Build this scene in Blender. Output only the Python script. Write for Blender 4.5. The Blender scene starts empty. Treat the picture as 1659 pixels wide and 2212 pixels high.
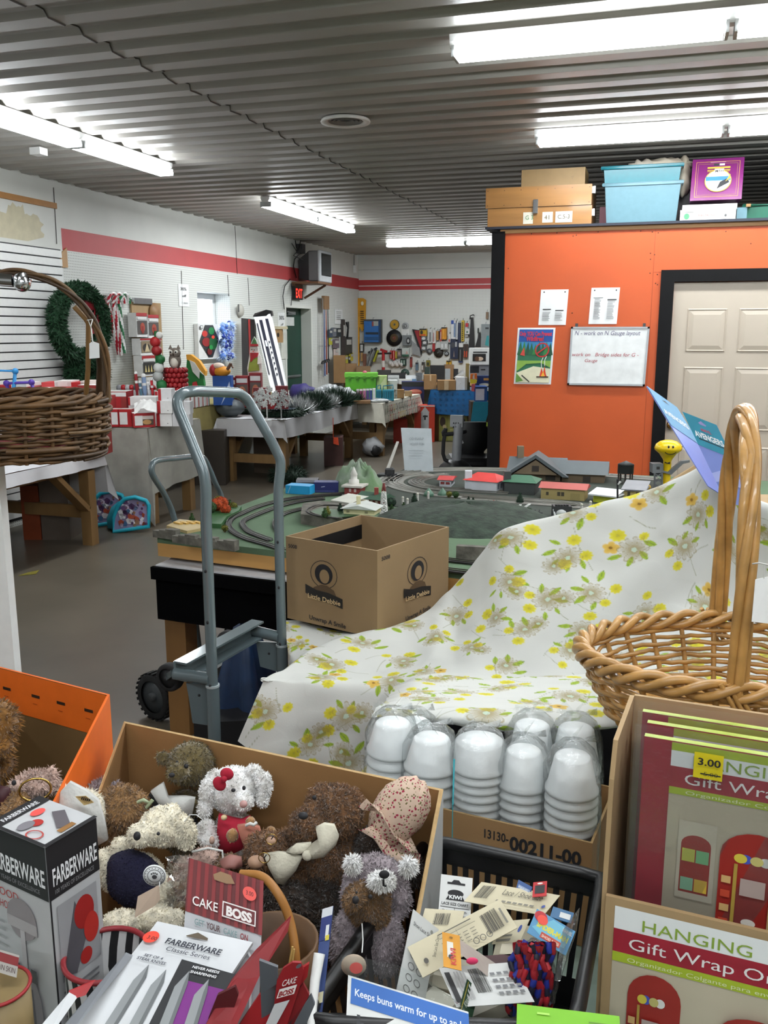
import bpy,math,random
import numpy as np
from mathutils import Vector as V,Matrix,Euler
random.seed(7)
SC=bpy.context.scene
COL=SC.collection
sin,cos,pi=math.sin,math.cos,math.pi
# ------------------------------------------------------------------ camera
EYE=1.70;FPX=1950.0;TH=math.radians(11.34);PSI=math.radians(17.05)
cam=bpy.data.objects.new('camera',bpy.data.cameras.new('camera'));COL.objects.link(cam)
cam.location=(0,0,EYE)
cam.rotation_euler=(pi/2-TH,0,PSI)
cam.data.sensor_fit='VERTICAL';cam.data.sensor_height=24.0
cam.data.lens=FPX/2212*24.0
cam.data.clip_start=0.05;cam.data.clip_end=80
SC.camera=cam
SC.view_settings.view_transform='Standard';SC.view_settings.look='None'
SC.view_settings.gamma=1;SC.view_settings.use_curve_mapping=False
SC.view_settings.exposure=0.0
SC.cycles.max_bounces=6;SC.cycles.diffuse_bounces=3;SC.cycles.glossy_bounces=3
SC.cycles.transparent_max_bounces=12;SC.cycles.transmission_bounces=4
SC.cycles.caustics_reflective=False;SC.cycles.caustics_refractive=False
SC.cycles.sample_clamp_indirect=6
w=bpy.data.worlds.new('daylight');SC.world=w;w.use_nodes=True
w.node_tree.nodes['Background'].inputs[0].default_value=(.75,.87,1,1)
w.node_tree.nodes['Background'].inputs[1].default_value=2.2
TUBE_W=14.0     # watts per four-foot run of a fluorescent fixture
ROOM_X0,ROOM_X1,ROOM_Y0,ROOM_Y1,CEIL=-5.42,5.2,-3.2,16.1,3.04

def ray(x,y):
    u=x-829.5;v=1106.0-y
    f=FPX*cos(TH)+v*sin(TH);z=-FPX*sin(TH)+v*cos(TH)
    return V((-f*sin(PSI)+u*cos(PSI),f*cos(PSI)+u*sin(PSI),z)),f
def PZ(x,y,z):
    r,f=ray(x,y);return V((0,0,EYE))+r*((z-EYE)/r.z)
def PX(x,y,X):
    r,f=ray(x,y);return V((0,0,EYE))+r*(X/r.x)
def PY(x,y,Y):
    r,f=ray(x,y);return V((0,0,EYE))+r*(Y/r.y)
def PD(x,y,d):
    r,f=ray(x,y);return V((0,0,EYE))+r*(d/f)
RIGHT=V((cos(PSI),sin(PSI),0));FWD=V((-sin(PSI),cos(PSI),0));UP=V((0,0,1))
def pxm(d):return d/FPX           # metres per pixel at depth d (near the axis)

# ------------------------------------------------------------------ materials
MATS={}
def lin(h):
    h=h.lstrip('#');o=[]
    for i in (0,2,4):
        c=int(h[i:i+2],16)/255
        o.append(c/12.92 if c <= .04045 else ((c+.055)/1.055)**2.4)
    return (o[0],o[1],o[2],1)
def nmat(name,base,rough=.6,metal=0,var=.12,scale=30,bump=0,bscale=120,emit=None,estr=0,alpha=1,trans=0,spec=.5,sheen=0,coat=0,sub=0,base2=None,nd=3,tex='NOISE',stretch=None):
    if name in MATS:return MATS[name]
    m=bpy.data.materials.new(name);m.use_nodes=True
    nt=m.node_tree;N=nt.nodes;L=nt.links
    b=N['Principled BSDF']
    c=lin(base) if isinstance(base,str) else base
    b.inputs['Roughness'].default_value=rough;b.inputs['Metallic'].default_value=metal
    b.inputs['Specular IOR Level'].default_value=spec
    b.inputs['Alpha'].default_value=alpha;b.inputs['Transmission Weight'].default_value=trans
    if sheen:b.inputs['Sheen Weight'].default_value=sheen
    if coat:b.inputs['Coat Weight'].default_value=coat;b.inputs['Coat Roughness'].default_value=.08
    if sub:b.inputs['Subsurface Weight'].default_value=sub
    tc=N.new('ShaderNodeTexCoord');mp=N.new('ShaderNodeMapping');L.new(tc.outputs['Object'],mp.inputs[0])
    if stretch:mp.inputs['Scale'].default_value=stretch
    n=N.new('ShaderNodeTexNoise');n.inputs['Scale'].default_value=scale;n.inputs['Detail'].default_value=nd
    L.new(mp.outputs[0],n.inputs['Vector'])
    cr=N.new('ShaderNodeValToRGB');L.new(n.outputs['Fac'],cr.inputs[0])
    c2=(lin(base2) if isinstance(base2,str) else tuple(min(1,v*(1+var)) for v in c[:3])+(1,))
    c1=c if base2 else tuple(v*(1-var) for v in c[:3])+(1,)
    cr.color_ramp.elements[0].position=.33;cr.color_ramp.elements[1].position=.67
    cr.color_ramp.elements[0].color=c1;cr.color_ramp.elements[1].color=c2
    L.new(cr.outputs[0],b.inputs['Base Color'])
    if bump:
        n2=N.new('ShaderNodeTexNoise');n2.inputs['Scale'].default_value=bscale;n2.inputs['Detail'].default_value=4
        L.new(mp.outputs[0],n2.inputs['Vector'])
        bp=N.new('ShaderNodeBump');bp.inputs['Strength'].default_value=bump;bp.inputs['Distance'].default_value=.01
        L.new(n2.outputs['Fac'],bp.inputs['Height']);L.new(bp.outputs[0],b.inputs['Normal'])
    if emit:
        b.inputs['Emission Color'].default_value=lin(emit);b.inputs['Emission Strength'].default_value=estr
    MATS[name]=m
    return m
def mat(m):
    if m in MATS:return MATS[m]
    if m.startswith('#'):
        p=m.split('/')          # '#rrggbb/rough/metal'
        return nmat(m,p[0],float(p[1]) if len(p) > 1 else .55,float(p[2]) if len(p) > 2 else 0,var=.06,scale=14)
    raise KeyError(m)
def film(name,tint,gl=.25,op=.0,rough=.06):
    """thin clear plastic: mostly see-through with a glossy sheen"""
    m=bpy.data.materials.new(name);m.use_nodes=True;nt=m.node_tree;N=nt.nodes;L=nt.links
    N.remove(N['Principled BSDF']);out=N['Material Output']
    t=N.new('ShaderNodeBsdfTransparent');t.inputs[0].default_value=lin(tint)
    g=N.new('ShaderNodeBsdfGlossy');g.inputs['Roughness'].default_value=rough
    d=N.new('ShaderNodeBsdfDiffuse');d.inputs[0].default_value=lin('#f2f4f4')
    fr=N.new('ShaderNodeFresnel');fr.inputs[0].default_value=1.45
    n=N.new('ShaderNodeTexNoise');n.inputs['Scale'].default_value=22;n.inputs['Detail'].default_value=5
    tc=N.new('ShaderNodeTexCoord');L.new(tc.outputs['Object'],n.inputs['Vector'])
    bp=N.new('ShaderNodeBump');bp.inputs['Strength'].default_value=.7;bp.inputs['Distance'].default_value=.012
    L.new(n.outputs['Fac'],bp.inputs['Height']);L.new(bp.outputs[0],g.inputs['Normal']);L.new(bp.outputs[0],fr.inputs['Normal'])
    mu=N.new('ShaderNodeMath');mu.operation='MULTIPLY_ADD';L.new(fr.outputs[0],mu.inputs[0]);mu.inputs[1].default_value=.5;mu.inputs[2].default_value=gl*.06;mu.use_clamp=True
    a=N.new('ShaderNodeMixShader');L.new(mu.outputs[0],a.inputs[0]);L.new(t.outputs[0],a.inputs[1]);L.new(g.outputs[0],a.inputs[2])
    c=N.new('ShaderNodeMixShader');c.inputs[0].default_value=op;L.new(a.outputs[0],c.inputs[1]);L.new(d.outputs[0],c.inputs[2])
    L.new(c.outputs[0],out.inputs[0]);MATS[name]=m
    return m

# ------------------------------------------------------------------ geometry accumulator
class G:
    def __init__(s):s.v=[];s.f=[];s.m=[];s.s=[]
    def add(s,vs,fs,m,smooth=False):
        b=len(s.v);s.v.extend([tuple(p) for p in vs])
        for f in fs:s.f.append(tuple(i+b for i in f));s.m.append(m);s.s.append(smooth)
        return s
    def obox(s,o,a,b,c,m,mt=None):
        """box from a corner o with edge vectors a (right), b (back), c (up); mt: own material of the top"""
        o,a,b,c=V(o),V(a),V(b),V(c)
        p=[o,o+a,o+a+b,o+b,o+c,o+a+c,o+a+b+c,o+b+c]
        fs=[(0,1,5,4),(1,2,6,5),(2,3,7,6),(3,0,4,7),(0,3,2,1)]
        if a.cross(b).dot(c) < 0:fs=[f[::-1] for f in fs];top=(7,6,5,4)
        else:top=(4,5,6,7)
        s.add(p,fs,m);s.add(p,[top],mt or m);return s
    def box(s,c,d,m,rz=0,mt=None):
        """box with centre of its base c and size d"""
        a=V((cos(rz),sin(rz),0));b=V((-sin(rz),cos(rz),0))
        return s.obox(V(c)-a*d[0]/2-b*d[1]/2,a*d[0],b*d[1],V((0,0,d[2])),m,mt)
    def bbox(s,c,d,m,rz=0,bev=.004,R=None):
        """bevelled box centred at c (chamfered edges)"""
        hx,hy,hz=d[0]/2,d[1]/2,d[2]/2;bev=min(bev,hx*.9,hy*.9,hz*.9)
        R=R or Matrix.Rotation(rz,3,'Z');c=V(c);vs=[];idx={}
        for sx in (-1,1):
            for sy in (-1,1):
                for sz in (-1,1):
                    for ax in range(3):
                        p=[sx*(hx-bev),sy*(hy-bev),sz*(hz-bev)]
                        p[ax]=(sx*hx,sy*hy,sz*hz)[ax]
                        idx[(sx,sy,sz,ax)]=len(vs);vs.append(c+R@V(p))
        fs=[]
        def q(k):fs.append(tuple(idx[i] for i in k))
        for ax in range(3):
            o=[i for i in range(3) if i != ax]
            for sg in (-1,1):
                l=[]
                for a,b in ((-1,-1),(1,-1),(1,1),(-1,1)):
                    t=[0,0,0];t[ax]=sg;t[o[0]]=a;t[o[1]]=b;l.append((*t,ax))
                if (sg > 0) != (ax == 1):q(l)
                else:q(l[::-1])
        for ax in range(3):
            o=[i for i in range(3) if i != ax]
            for a in (-1,1):
                for b in (-1,1):
                    t0=[0,0,0];t0[o[0]]=a;t0[o[1]]=b;t1=list(t0);t0[ax]=-1;t1[ax]=1
                    q([(*t0,o[0]),(*t1,o[0]),(*t1,o[1]),(*t0,o[1])])
        for sx in (-1,1):
            for sy in (-1,1):
                for sz in (-1,1):q([(sx,sy,sz,0),(sx,sy,sz,1),(sx,sy,sz,2)])
        return s.add(vs,fs,m)
    def frame(s,d):
        d=V(d).normalized();u=d.cross(V((0,0,1)))
        if u.length < 1e-4:u=V((1,0,0))
        u.normalize();return u,u.cross(d).normalized()
    def tube(s,pts,r,m,n=8,closed=False,caps=True,smooth=True):
        pts=[V(p) for p in pts];k=len(pts);rs=r if isinstance(r,(list,tuple)) else [r]*k
        vs=[];u=None
        for i,p in enumerate(pts):
            a=pts[(i-1) % k] if (closed or i > 0) else p;b=pts[(i+1) % k] if (closed or i < k-1) else p
            t=(b-a)
            if t.length < 1e-9:t=V((0,0,1))
            t.normalize()
            if u is None:u,w_=s.frame(t)
            else:
                u=u-t*u.dot(t)
                if u.length < 1e-6:u,w_=s.frame(t)
                u.normalize()
            w_=t.cross(u)
            for j in range(n):
                an=2*pi*j/n;vs.append(p+(u*cos(an)+w_*sin(an))*rs[i])
        fs=[]
        for i in range(k if closed else k-1):
            for j in range(n):
                a=i*n+j;b=i*n+(j+1) % n;c=((i+1) % k)*n
                fs.append((a,b,c+(j+1) % n,c+j))
        s.add(vs,fs,m,smooth)
        if caps and not closed:
            s.add(vs[:n][::-1],[tuple(range(n))],m);s.add(vs[-n:],[tuple(range(n))],m)
        return s
    def cyl(s,p0,p1,r,m,r1=None,n=16,smooth=True):
        return s.tube([p0,p1],[r,r if r1 is None else r1],m,n,smooth=smooth)
    def bar(s,p0,p1,a,b,m,up=(0,0,1)):
        """rectangular bar from p0 to p1, a wide (sideways), b thick (along up)"""
        p0,p1=V(p0),V(p1);t=(p1-p0);u=t.cross(V(up))
        if u.length < 1e-5:u=t.cross(V((1,0,0)))
        u.normalize();w_=u.cross(t).normalized()
        return s.obox(p0-u*a/2-w_*b/2,u*a,t,w_*b,m)
    def lathe(s,prof,m,c=(0,0,0),n=24,R=None,smooth=True,arc=2*pi,sx=1,sy=1):
        c=V(c);vs=[];k=len(prof);full=abs(arc-2*pi) < 1e-6;nn=n if full else n+1
        for r,z in prof:
            for j in range(nn):
                a=arc*j/n;p=V((r*cos(a)*sx,r*sin(a)*sy,z));vs.append(c+(R@p if R else p))
        fs=[]
        for i in range(k-1):
            for j in range(n):
                a=i*nn+j;b=i*nn+(j+1) % nn
                fs.append((a,b,b+nn,a+nn))
        return s.add(vs,fs,m,smooth)
    def ell(s,c,r,m,nu=16,nv=10,R=None,f=None):
        c=V(c);r=(r,r,r) if not isinstance(r,(tuple,list)) else r;vs=[]
        for i in range(nv+1):
            ph=pi*i/nv
            for j in range(nu):
                a=2*pi*j/nu;p=V((sin(ph)*cos(a),sin(ph)*sin(a),cos(ph)))
                k=f(p) if f else 1
                p=V((p.x*r[0]*k,p.y*r[1]*k,p.z*r[2]*k));vs.append(c+(R@p if R else p))
        fs=[]
        for i in range(nv):
            for j in range(nu):
                a=i*nu+j;b=i*nu+(j+1) % nu;fs.append((a,a+nu,b+nu,b))
        return s.add(vs,fs,m,True)
    def poly(s,pts,m):return s.add(pts,[tuple(range(len(pts)))],m)
    def prism(s,pts,e,m,m2=None,smooth=False):
        """flat polygon pts extruded by vector e"""
        e=V(e);n=len(pts);p=[V(q) for q in pts]
        s.add(p,[tuple(range(n))[::-1]],m2 or m);s.add([q+e for q in p],[tuple(range(n))],m)
        return s.add(p+[q+e for q in p],[(i,(i+1) % n,n+(i+1) % n,n+i) for i in range(n)],m2 or m,smooth)
    def grid(s,P,m,smooth=True,close_u=False):
        """P: rows of points"""
        nr,nc=len(P),len(P[0]);vs=[p for r in P for p in r];fs=[]
        for i in range(nr-1):
            for j in range(nc if close_u else nc-1):
                k=(j+1) % nc;fs.append((i*nc+j,i*nc+k,(i+1)*nc+k,(i+1)*nc+j))
        return s.add(vs,fs,m,smooth)
    def merge(s,g,M=None):
        vs=g.v if M is None else [M@V(p) for p in g.v]
        b=len(s.v);s.v.extend([tuple(p) for p in vs])
        s.f.extend([tuple(i+b for i in f) for f in g.f]);s.m.extend(g.m);s.s.extend(g.s);return s
    def fur(s,n,ln,m,rnd=.6,droop=.3,wid=.0012,curl=0,seed=1,cond=None):
        """thin strands scattered over the faces so far"""
        rg=random.Random(seed);tri=[];ar=[]
        for f in s.f:
            a=V(s.v[f[0]])
            for i in range(1,len(f)-1):
                b,c=V(s.v[f[i]]),V(s.v[f[i+1]]);nn=(b-a).cross(c-a);tri.append((a,b,c,nn));ar.append(nn.length)
        ids=rg.choices(range(len(tri)),weights=ar,k=n);vs=[];fs=[]
        for i in ids:
            a,b,c,nn=tri[i];r1,r2=rg.random(),rg.random()
            if r1+r2 > 1:r1,r2=1-r1,1-r2
            p=a+(b-a)*r1+(c-a)*r2
            if cond and not cond(p):continue
            nn=nn.normalized();jit=V((rg.uniform(-1,1),rg.uniform(-1,1),rg.uniform(-1,1)))
            d=(nn+jit*rnd+V((0,0,-droop))).normalized();side=d.cross(jit).normalized()*wid
            l=ln*rg.uniform(.6,1.25);q=p-nn*.001
            mid=q+d*l*.55+(jit.cross(nn)*curl*l);e=q+d*l*(1-.4*curl)+V((0,0,-droop*.4))*l+(nn*curl*l*.2)
            k=len(vs);vs += [q-side,q+side,mid+side*.8,mid-side*.8,e];fs += [(k,k+1,k+2,k+3),(k+3,k+2,k+4)]
        return s.add(vs,fs,m,False)
    def mesh(s,name,org):
        me=bpy.data.meshes.new(name);me.from_pydata([(p[0]-org[0],p[1]-org[1],p[2]-org[2]) for p in s.v],[],s.f)
        ms=[];ix={}
        for k in s.m:
            if k not in ix:ix[k]=len(ms);ms.append(k);me.materials.append(mat(k))
        me.polygons.foreach_set('material_index',[ix[k] for k in s.m]);me.polygons.foreach_set('use_smooth',s.s)
        me.update();return me
    def lo(s):
        a=np.array(s.v);mn,mx=a.min(0),a.max(0)
        return V(((mn[0]+mx[0])/2,(mn[1]+mx[1])/2,mn[2]))

# ------------------------------------------------------------------ objects
def tag(o,label=None,cat=None,group=None,kind=None):
    if label:o['label']=label
    if cat:o['category']=cat
    if group:o['group']=group
    if kind:o['kind']=kind
    return o
def thing(name,label,cat,loc,group=None):
    o=bpy.data.objects.new(name,None);o.empty_display_size=.05;o.location=loc;COL.objects.link(o)
    return tag(o,label,cat,group)
def worg(par):
    p=V((0,0,0))
    while par:p=p+par.location;par=par.parent
    return p
def part(par,name,g,label=None,kind=None):
    """mesh in world coordinates linked as a child (or grandchild) of par"""
    org=g.lo();o=bpy.data.objects.new(name,g.mesh(name,org));COL.objects.link(o)
    o.parent=par;o.location=org-worg(par)
    return tag(o,label,None,None,kind)
def solo(name,label,cat,g,group=None,kind=None):
    org=g.lo();o=bpy.data.objects.new(name,g.mesh(name,org));COL.objects.link(o);o.location=org
    return tag(o,label,cat,group,kind)
def struct(name,g,par=None):
    if par:return part(par,name,g)
    return solo(name,None,None,g,kind='structure')
def dup(o,loc,rz=0,label=None,group=None,sc=None):
    def cp(a,par):
        c=a.copy();COL.objects.link(c)
        if par:c.parent=par
        for ch in list(a.children):cp(ch,c)
        return c
    r=cp(o,None);r.location=loc;r.rotation_euler=(0,0,rz)
    if sc:r.scale=sc if isinstance(sc,(tuple,list)) else (sc,sc,sc)
    if label:r['label']=label
    if group:r['group']=group
    return r
# ------------------------------------------------------------------ flat prints
TXT={}
def txt(sx,bold=0,shear=0):
    k=(sx,bold,shear)
    if k in TXT:return TXT[k]
    cu=bpy.data.curves.new('t','FONT');cu.body=sx;cu.size=1;cu.offset=bold;cu.shear=shear;cu.resolution_u=3
    o=bpy.data.objects.new('t',cu);COL.objects.link(o)
    dg=bpy.context.evaluated_depsgraph_get();me=o.evaluated_get(dg).to_mesh()
    vs=[(p.co.x,p.co.y) for p in me.vertices];fs=[tuple(f.vertices) for f in me.polygons]
    o.evaluated_get(dg).to_mesh_clear();bpy.data.objects.remove(o);bpy.data.curves.remove(cu)
    TXT[k]=(vs,fs);return TXT[k]
def prints(g,o,ux,uy,items,off=.0004,base=None):
    """flat shapes on the rectangle o + u*ux + v*uy (u, v in 0..1, v upward); each item lies a little above the last"""
    o,ux,uy=V(o),V(ux),V(uy);n=ux.cross(uy).normalized();lx,ly=ux.length,uy.length;k=0
    def P(u,v):return o+ux*u+uy*v+n*h
    for it in items:
        k += 1;h=off*(base or 1)+off*.5*k;t=it[0]
        if t == 'r':_,u,v,w_,hh,m=it;g.poly([P(u,v),P(u+w_,v),P(u+w_,v+hh),P(u,v+hh)],m)
        elif t == 'e':
            _,u,v,ru,rv,m=it[:6];g.poly([P(u+ru*cos(a*pi/12),v+rv*sin(a*pi/12)) for a in range(24)],m)
        elif t == 'o':   # ring
            _,u,v,ru,rv,th,m=it
            A=[P(u+ru*cos(a*pi/12),v+rv*sin(a*pi/12)) for a in range(24)];B=[P(u+ru*(1-th)*cos(a*pi/12),v+rv*(1-th)*sin(a*pi/12)) for a in range(24)]
            g.add(A+B,[(i,(i+1) % 24,24+(i+1) % 24,24+i) for i in range(24)],m)
        elif t == 'p':g.poly([P(*q) for q in it[1]],it[2])
        elif t == 'l':   # polyline of a width (in v units)
            _,pts,wd,m=it
            for a,b in zip(pts[:-1],pts[1:]):
                A,B=P(*a),P(*b);sd=(B-A).cross(n)
                if sd.length > 1e-9:sd=sd.normalized()*wd*ly/2;g.poly([A+sd,A-sd,B-sd,B+sd],m)
        elif t == 't':   # text: u, v, height in v units, colour, [bold, shear, xstretch, align, width]
            _,sx,u,v,hh,m=it[:6];op=it[6] if len(it) > 6 else {}
            vs,fs=txt(sx,op.get('b',0),op.get('sh',0));xs=op.get('x',1)
            if not vs:continue
            wd=max(p[0] for p in vs)
            if 'w' in op:xs=op['w']*lx/(wd*hh*ly*1.38)
            sft={'l':0,'c':.5,'r':1}[op.get('a','l')]*wd
            ca,sa=cos(op.get('r',0)),sin(op.get('r',0));s_=hh*ly*1.38
            pts=[]
            for x,y in vs:
                x=(x-sft)*xs*s_;y=y*s_;x,y=x*ca-y*sa,x*sa+y*ca
                pts.append(P(u+x/lx,v+y/ly))
            g.add(pts,fs,m)
    return g
def lines(u,v,w_,dv,n,hh,m,seed=0):
    """small grey text lines"""
    rg=random.Random(seed);return [('r',u,v-dv*i,w_*rg.uniform(.7,1),hh,m) for i in range(n)]
def blob(parts,vox):
    """union of ellipsoids (c, r, R) as one smooth closed surface"""
    g=G()
    for p in parts:g.ell(p[0],p[1],'#888888',20,14,p[2] if len(p) > 2 else None)
    me=g.mesh('b',(0,0,0));o=bpy.data.objects.new('b',me);COL.objects.link(o)
    md=o.modifiers.new('r','REMESH');md.mode='VOXEL';md.voxel_size=vox
    ms=o.modifiers.new('s','SMOOTH');ms.factor=.5;ms.iterations=5
    dg=bpy.context.evaluated_depsgraph_get();e=o.evaluated_get(dg);m2=e.to_mesh()
    vs=[tuple(p.co) for p in m2.vertices];fs=[tuple(f.vertices) for f in m2.polygons]
    e.to_mesh_clear();bpy.data.objects.remove(o);bpy.data.meshes.remove(me)
    return vs,fs
# ------------------------------------------------------------------ shared surfaces
nmat('paint white','#d9dad4',.55,var=.03,scale=3)
nmat('concrete','#5c554a',.34,var=.16,scale=1.6,bump=.04,bscale=9,nd=8)
nmat('ceiling steel','#98958e',.42,var=.05,scale=2,spec=.6)
nmat('red paint','#b23a3c',.55,var=.05,scale=4)
nmat('orange paint','#bb501f',.5,var=.07,scale=2.2,bump=.03,bscale=200,nd=6)
nmat('black paint','#08080a',.7,var=.2,scale=6,spec=.2);nmat('matte black','#050506',.95,spec=.05)
nmat('door paint','#b3a899',.4,var=.03,scale=3)
nmat('pine','#86673f',.6,var=.16,scale=6,stretch=(1,1,.15),nd=6)
nmat('plywood','#b98a55',.5,var=.14,scale=5,stretch=(.3,1,3),nd=6)
nmat('cardboard','#8c6b45',.8,var=.05,scale=8,bump=.05,bscale=300)
nmat('cardboard inside','#8b663c',.8,var=.06,scale=8,bump=.04,bscale=250)
nmat('cardboard pale','#a08560',.8,var=.06,scale=10)
nmat('cut edge','#ab8e62',.85,var=.1,scale=80)
nmat('chrome','#c8ccd0',.18,1,var=.04)
nmat('grey steel','#5f6c70',.24,.1,var=.04,scale=5,coat=.3)
nmat('steel','#9aa0a3',.3,.9,var=.06)
nmat('black plastic','#0c0c0e',.4,var=.15,scale=20)
nmat('rubber','#121214',.75,var=.2,scale=40)
nmat('white plastic','#e8e9e7',.35,var=.02)
nmat('paper','#e6e8e8',.6,var=.02,scale=20)
nmat('ink','#17161a',.7,var=.1)
nmat('brass','#b99a55',.25,1,var=.05)
nmat('foliage','#123a1e',.7,var=.5,scale=60)
nmat('white cloth','#cfcfd2',.85,var=.03,scale=10,bump=.06,bscale=60)
nmat('lamp tube','#ffffff',.4,emit='#f6fbff',estr=36)
film('clear plastic','#f4f8f8',.3,.02)
film('bag plastic','#fafcfc',.5,.03)

def pegboard():
    """white hardboard with a one-inch grid of round holes"""
    m=bpy.data.materials.new('pegboard');m.use_nodes=True;nt=m.node_tree;N=nt.nodes;L=nt.links;b=N['Principled BSDF']
    tc=N.new('ShaderNodeTexCoord');sp=N.new('ShaderNodeSeparateXYZ');L.new(tc.outputs['Object'],sp.inputs[0])
    def M2(op,a,c=None):
        n=N.new('ShaderNodeMath');n.operation=op
        for i,q in enumerate((a,c)):
            if q is None:continue
            if isinstance(q,(int,float)):n.inputs[i].default_value=q
            else:L.new(q,n.inputs[i])
        return n.outputs[0]
    h=M2('ADD',sp.outputs['X'],sp.outputs['Y'])
    def cell(q):return M2('SUBTRACT',M2('FRACT',M2('MULTIPLY',q,1/.0254)),.5)
    a,c=cell(h),cell(sp.outputs['Z'])
    r=M2('SQRT',M2('ADD',M2('MULTIPLY',a,a),M2('MULTIPLY',c,c)))
    k=M2('LESS_THAN',r,.15)
    mx=N.new('ShaderNodeMix');mx.data_type='RGBA';L.new(k,mx.inputs['Factor'])
    mx.inputs['A'].default_value=lin('#d6d8d3');mx.inputs['B'].default_value=lin('#26231f')
    L.new(mx.outputs['Result'],b.inputs['Base Color']);b.inputs['Roughness'].default_value=.5
    MATS['pegboard']=m
pegboard()
X0,X1,Y0,Y1=ROOM_X0,ROOM_X1,ROOM_Y0,ROOM_Y1
g=G();g.box(((X0+X1)/2,(Y0+Y1)/2,-.1),(X1-X0,Y1-Y0,.1),'concrete');struct('floor',g)
# ceiling: corrugated steel, ribs across the room
g=G();rows=[];y=Y0;P=.254
prof=[(0,0),(.44,0),(.56,.024),(.60,.027),(.84,.027),(.88,.024)]
while y < Y1:
    for a,h in prof:rows.append((min(y+a*P,Y1),CEIL+h))
    y += P
g.grid([[(X0,a,h),(X1,a,h)] for a,h in rows][::-1],'ceiling steel',smooth=False)
g.obox((X0,Y0,CEIL+.08),(X1-X0,0,0),(0,Y1-Y0,0),(0,0,.05),'black paint')
struct('ceiling',g)
# lap seam of the ceiling sheets
g=G();pts=[]
rg=random.Random(3)
for i,(a,h) in enumerate(rows):
    if 1.5 < a < 12:pts.append((-2.66+rg.uniform(-.012,.012),a,h-.003))
g.tube(pts,.0035,'#4a4744',5);struct('trim_1',g)
# left wall
g=G()
DY0,DY1,DZ=12.68,13.70,2.055          # exit door opening
WY0,WY1,WZ0,WZ1=10.01,10.875,1.36,2.168   # window opening
T=.012
def wl(y0,y1,z0,z1,m):g.obox((X0,y0,z0),(0,0,z1-z0),(0,y1-y0,0),(-.28,0,0),m)
wl(Y0,Y1,2.635,CEIL+.03,'paint white');wl(7.46,Y1,2.44,2.635,'red paint');wl(Y0,7.46,2.44,2.635,'paint white')
for a,b in ((Y0,WY0),(WY1,DY0),(DY1,Y1)):wl(a,b,0,2.44,'pegboard')
wl(WY0,WY1,WZ1,2.44,'pegboard');wl(WY0,WY1,0,WZ0,'pegboard');wl(DY0,DY1,DZ,2.44,'pegboard')
# worn old paint, a beige patch with rough edges, and panel seams
rg=random.Random(5);n=26
top=[PX(0+116*i/n,455+18*i/n+rg.uniform(-5,5)-(18 if 3 < i < 12 else 0),X0+.001) for i in range(n)]
rt=[PX(92+rg.uniform(-6,4),478+7*i,X0+.001) for i in range(6)]
top=[p for p in top if p.y < rt[0].y]
g.poly(top+rt+[PX(60,521,X0+.001),PX(0,512,X0+.001)],'#c7bfa2')
for a,b in (((115,405),(122,527)),((507,488),(512,592)),((391,585),(396,755)),((535,600),(538,660)),((491,594),(494,640))):
    p,q=PX(*a,X0),PX(*b,X0);g.bar(p+V((.001,0,0)),q+V((.001,0,0)),.002,.012,'#3b3835',up=(1,0,0))
struct('wall_left',g)
g=G()
for z in [2.44-.0762*i for i in range(1,32)]:   # slatwall with horizontal slots
    g.obox((X0,Y0+3,z),(.019,0,0),(0,7.42-Y0-3,0),(0,0,.064),'white plastic')
g.obox((X0,Y0+3,.05),(.006,0,0),(0,7.42-Y0-3,0),(0,0,2.39),'#2a2a2c')
struct('wall_slat_left',g)
g=G();g.obox((X0,Y0+3,2.797),(.018,0,0),(0,7.4-Y0-3,0),(0,0,.05),'#a8763f');struct('trim_2',g)
g=G();p=PX(130,535,X0);g.prism([PX(132,545,X0+.001),PX(128,562,X0+.001),PX(134,578,X0+.001),PX(145,578,X0+.001),PX(142,535,X0+.001)],(.012,0,0),'#b98f5c');struct('trim_3',g)
# window: reveal, frame with a cross bar, bright glass
g=G();fx=X0-.27
for (y0,y1,z0,z1) in ((WY0,WY0+.06,WZ0,WZ1),(WY1-.06,WY1,WZ0,WZ1),(WY0+.06,WY1-.06,WZ1-.07,WZ1),(WY0+.06,WY1-.06,WZ0,WZ0+.06),(WY0+.06,WY1-.06,1.77,1.80)):
    g.obox((fx,y0,z0),(.05,0,0),(0,y1-y0,0),(0,0,z1-z0),'white plastic')
win=solo('window_1',None,None,g,kind='structure')
nmat('window glass','#ffffff',.1,var=.0,emit='#e4f0ff',estr=3.2)
g=G();g.obox((fx+.01,WY0+.02,WZ0+.02),(.006,0,0),(0,WY1-WY0-.04,0),(0,0,WZ1-WZ0-.04),'window glass');part(win,'pane',g)
# exit door, dark green steel, set back in its opening
g=G();nmat('green door','#0f3a2c',.4,var=.1,scale=3)
g.obox((X0-.22,DY0,0),(.05,0,0),(0,DY1-DY0,0),(0,0,DZ),'green door')
dr=solo('door_1',None,None,g,kind='structure')
g=G()
for y0,y1,z0,z1 in ((DY0-.04,DY0+.012,0,DZ+.04),(DY1-.012,DY1+.04,0,DZ+.04),(DY0+.012,DY1-.012,DZ-.012,DZ+.04)):
    g.obox((X0-.165,y0,z0),(.175,0,0),(0,y1-y0,0),(0,0,z1-z0),'paint white')
part(dr,'frame',g)
g=G();g.obox((X0-.3,DY0-.1,-.06),(.3,0,0),(0,DY1-DY0+.2,0),(0,0,.065),'concrete');part(dr,'threshold',g)
g=G();g.bbox((X0-.14,13.2,1.97),(.06,.3,.05),'steel');g.bar((X0-.12,13.3,1.96),(X0-.09,12.95,1.99),.02,.02,'steel');part(dr,'door_closer',g)
g=G();g.obox((X0-.168,13.03,1.78),(.003,0,0),(0,.38,0),(0,0,.13),'#cfd2cf');part(dr,'notice',g)
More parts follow.
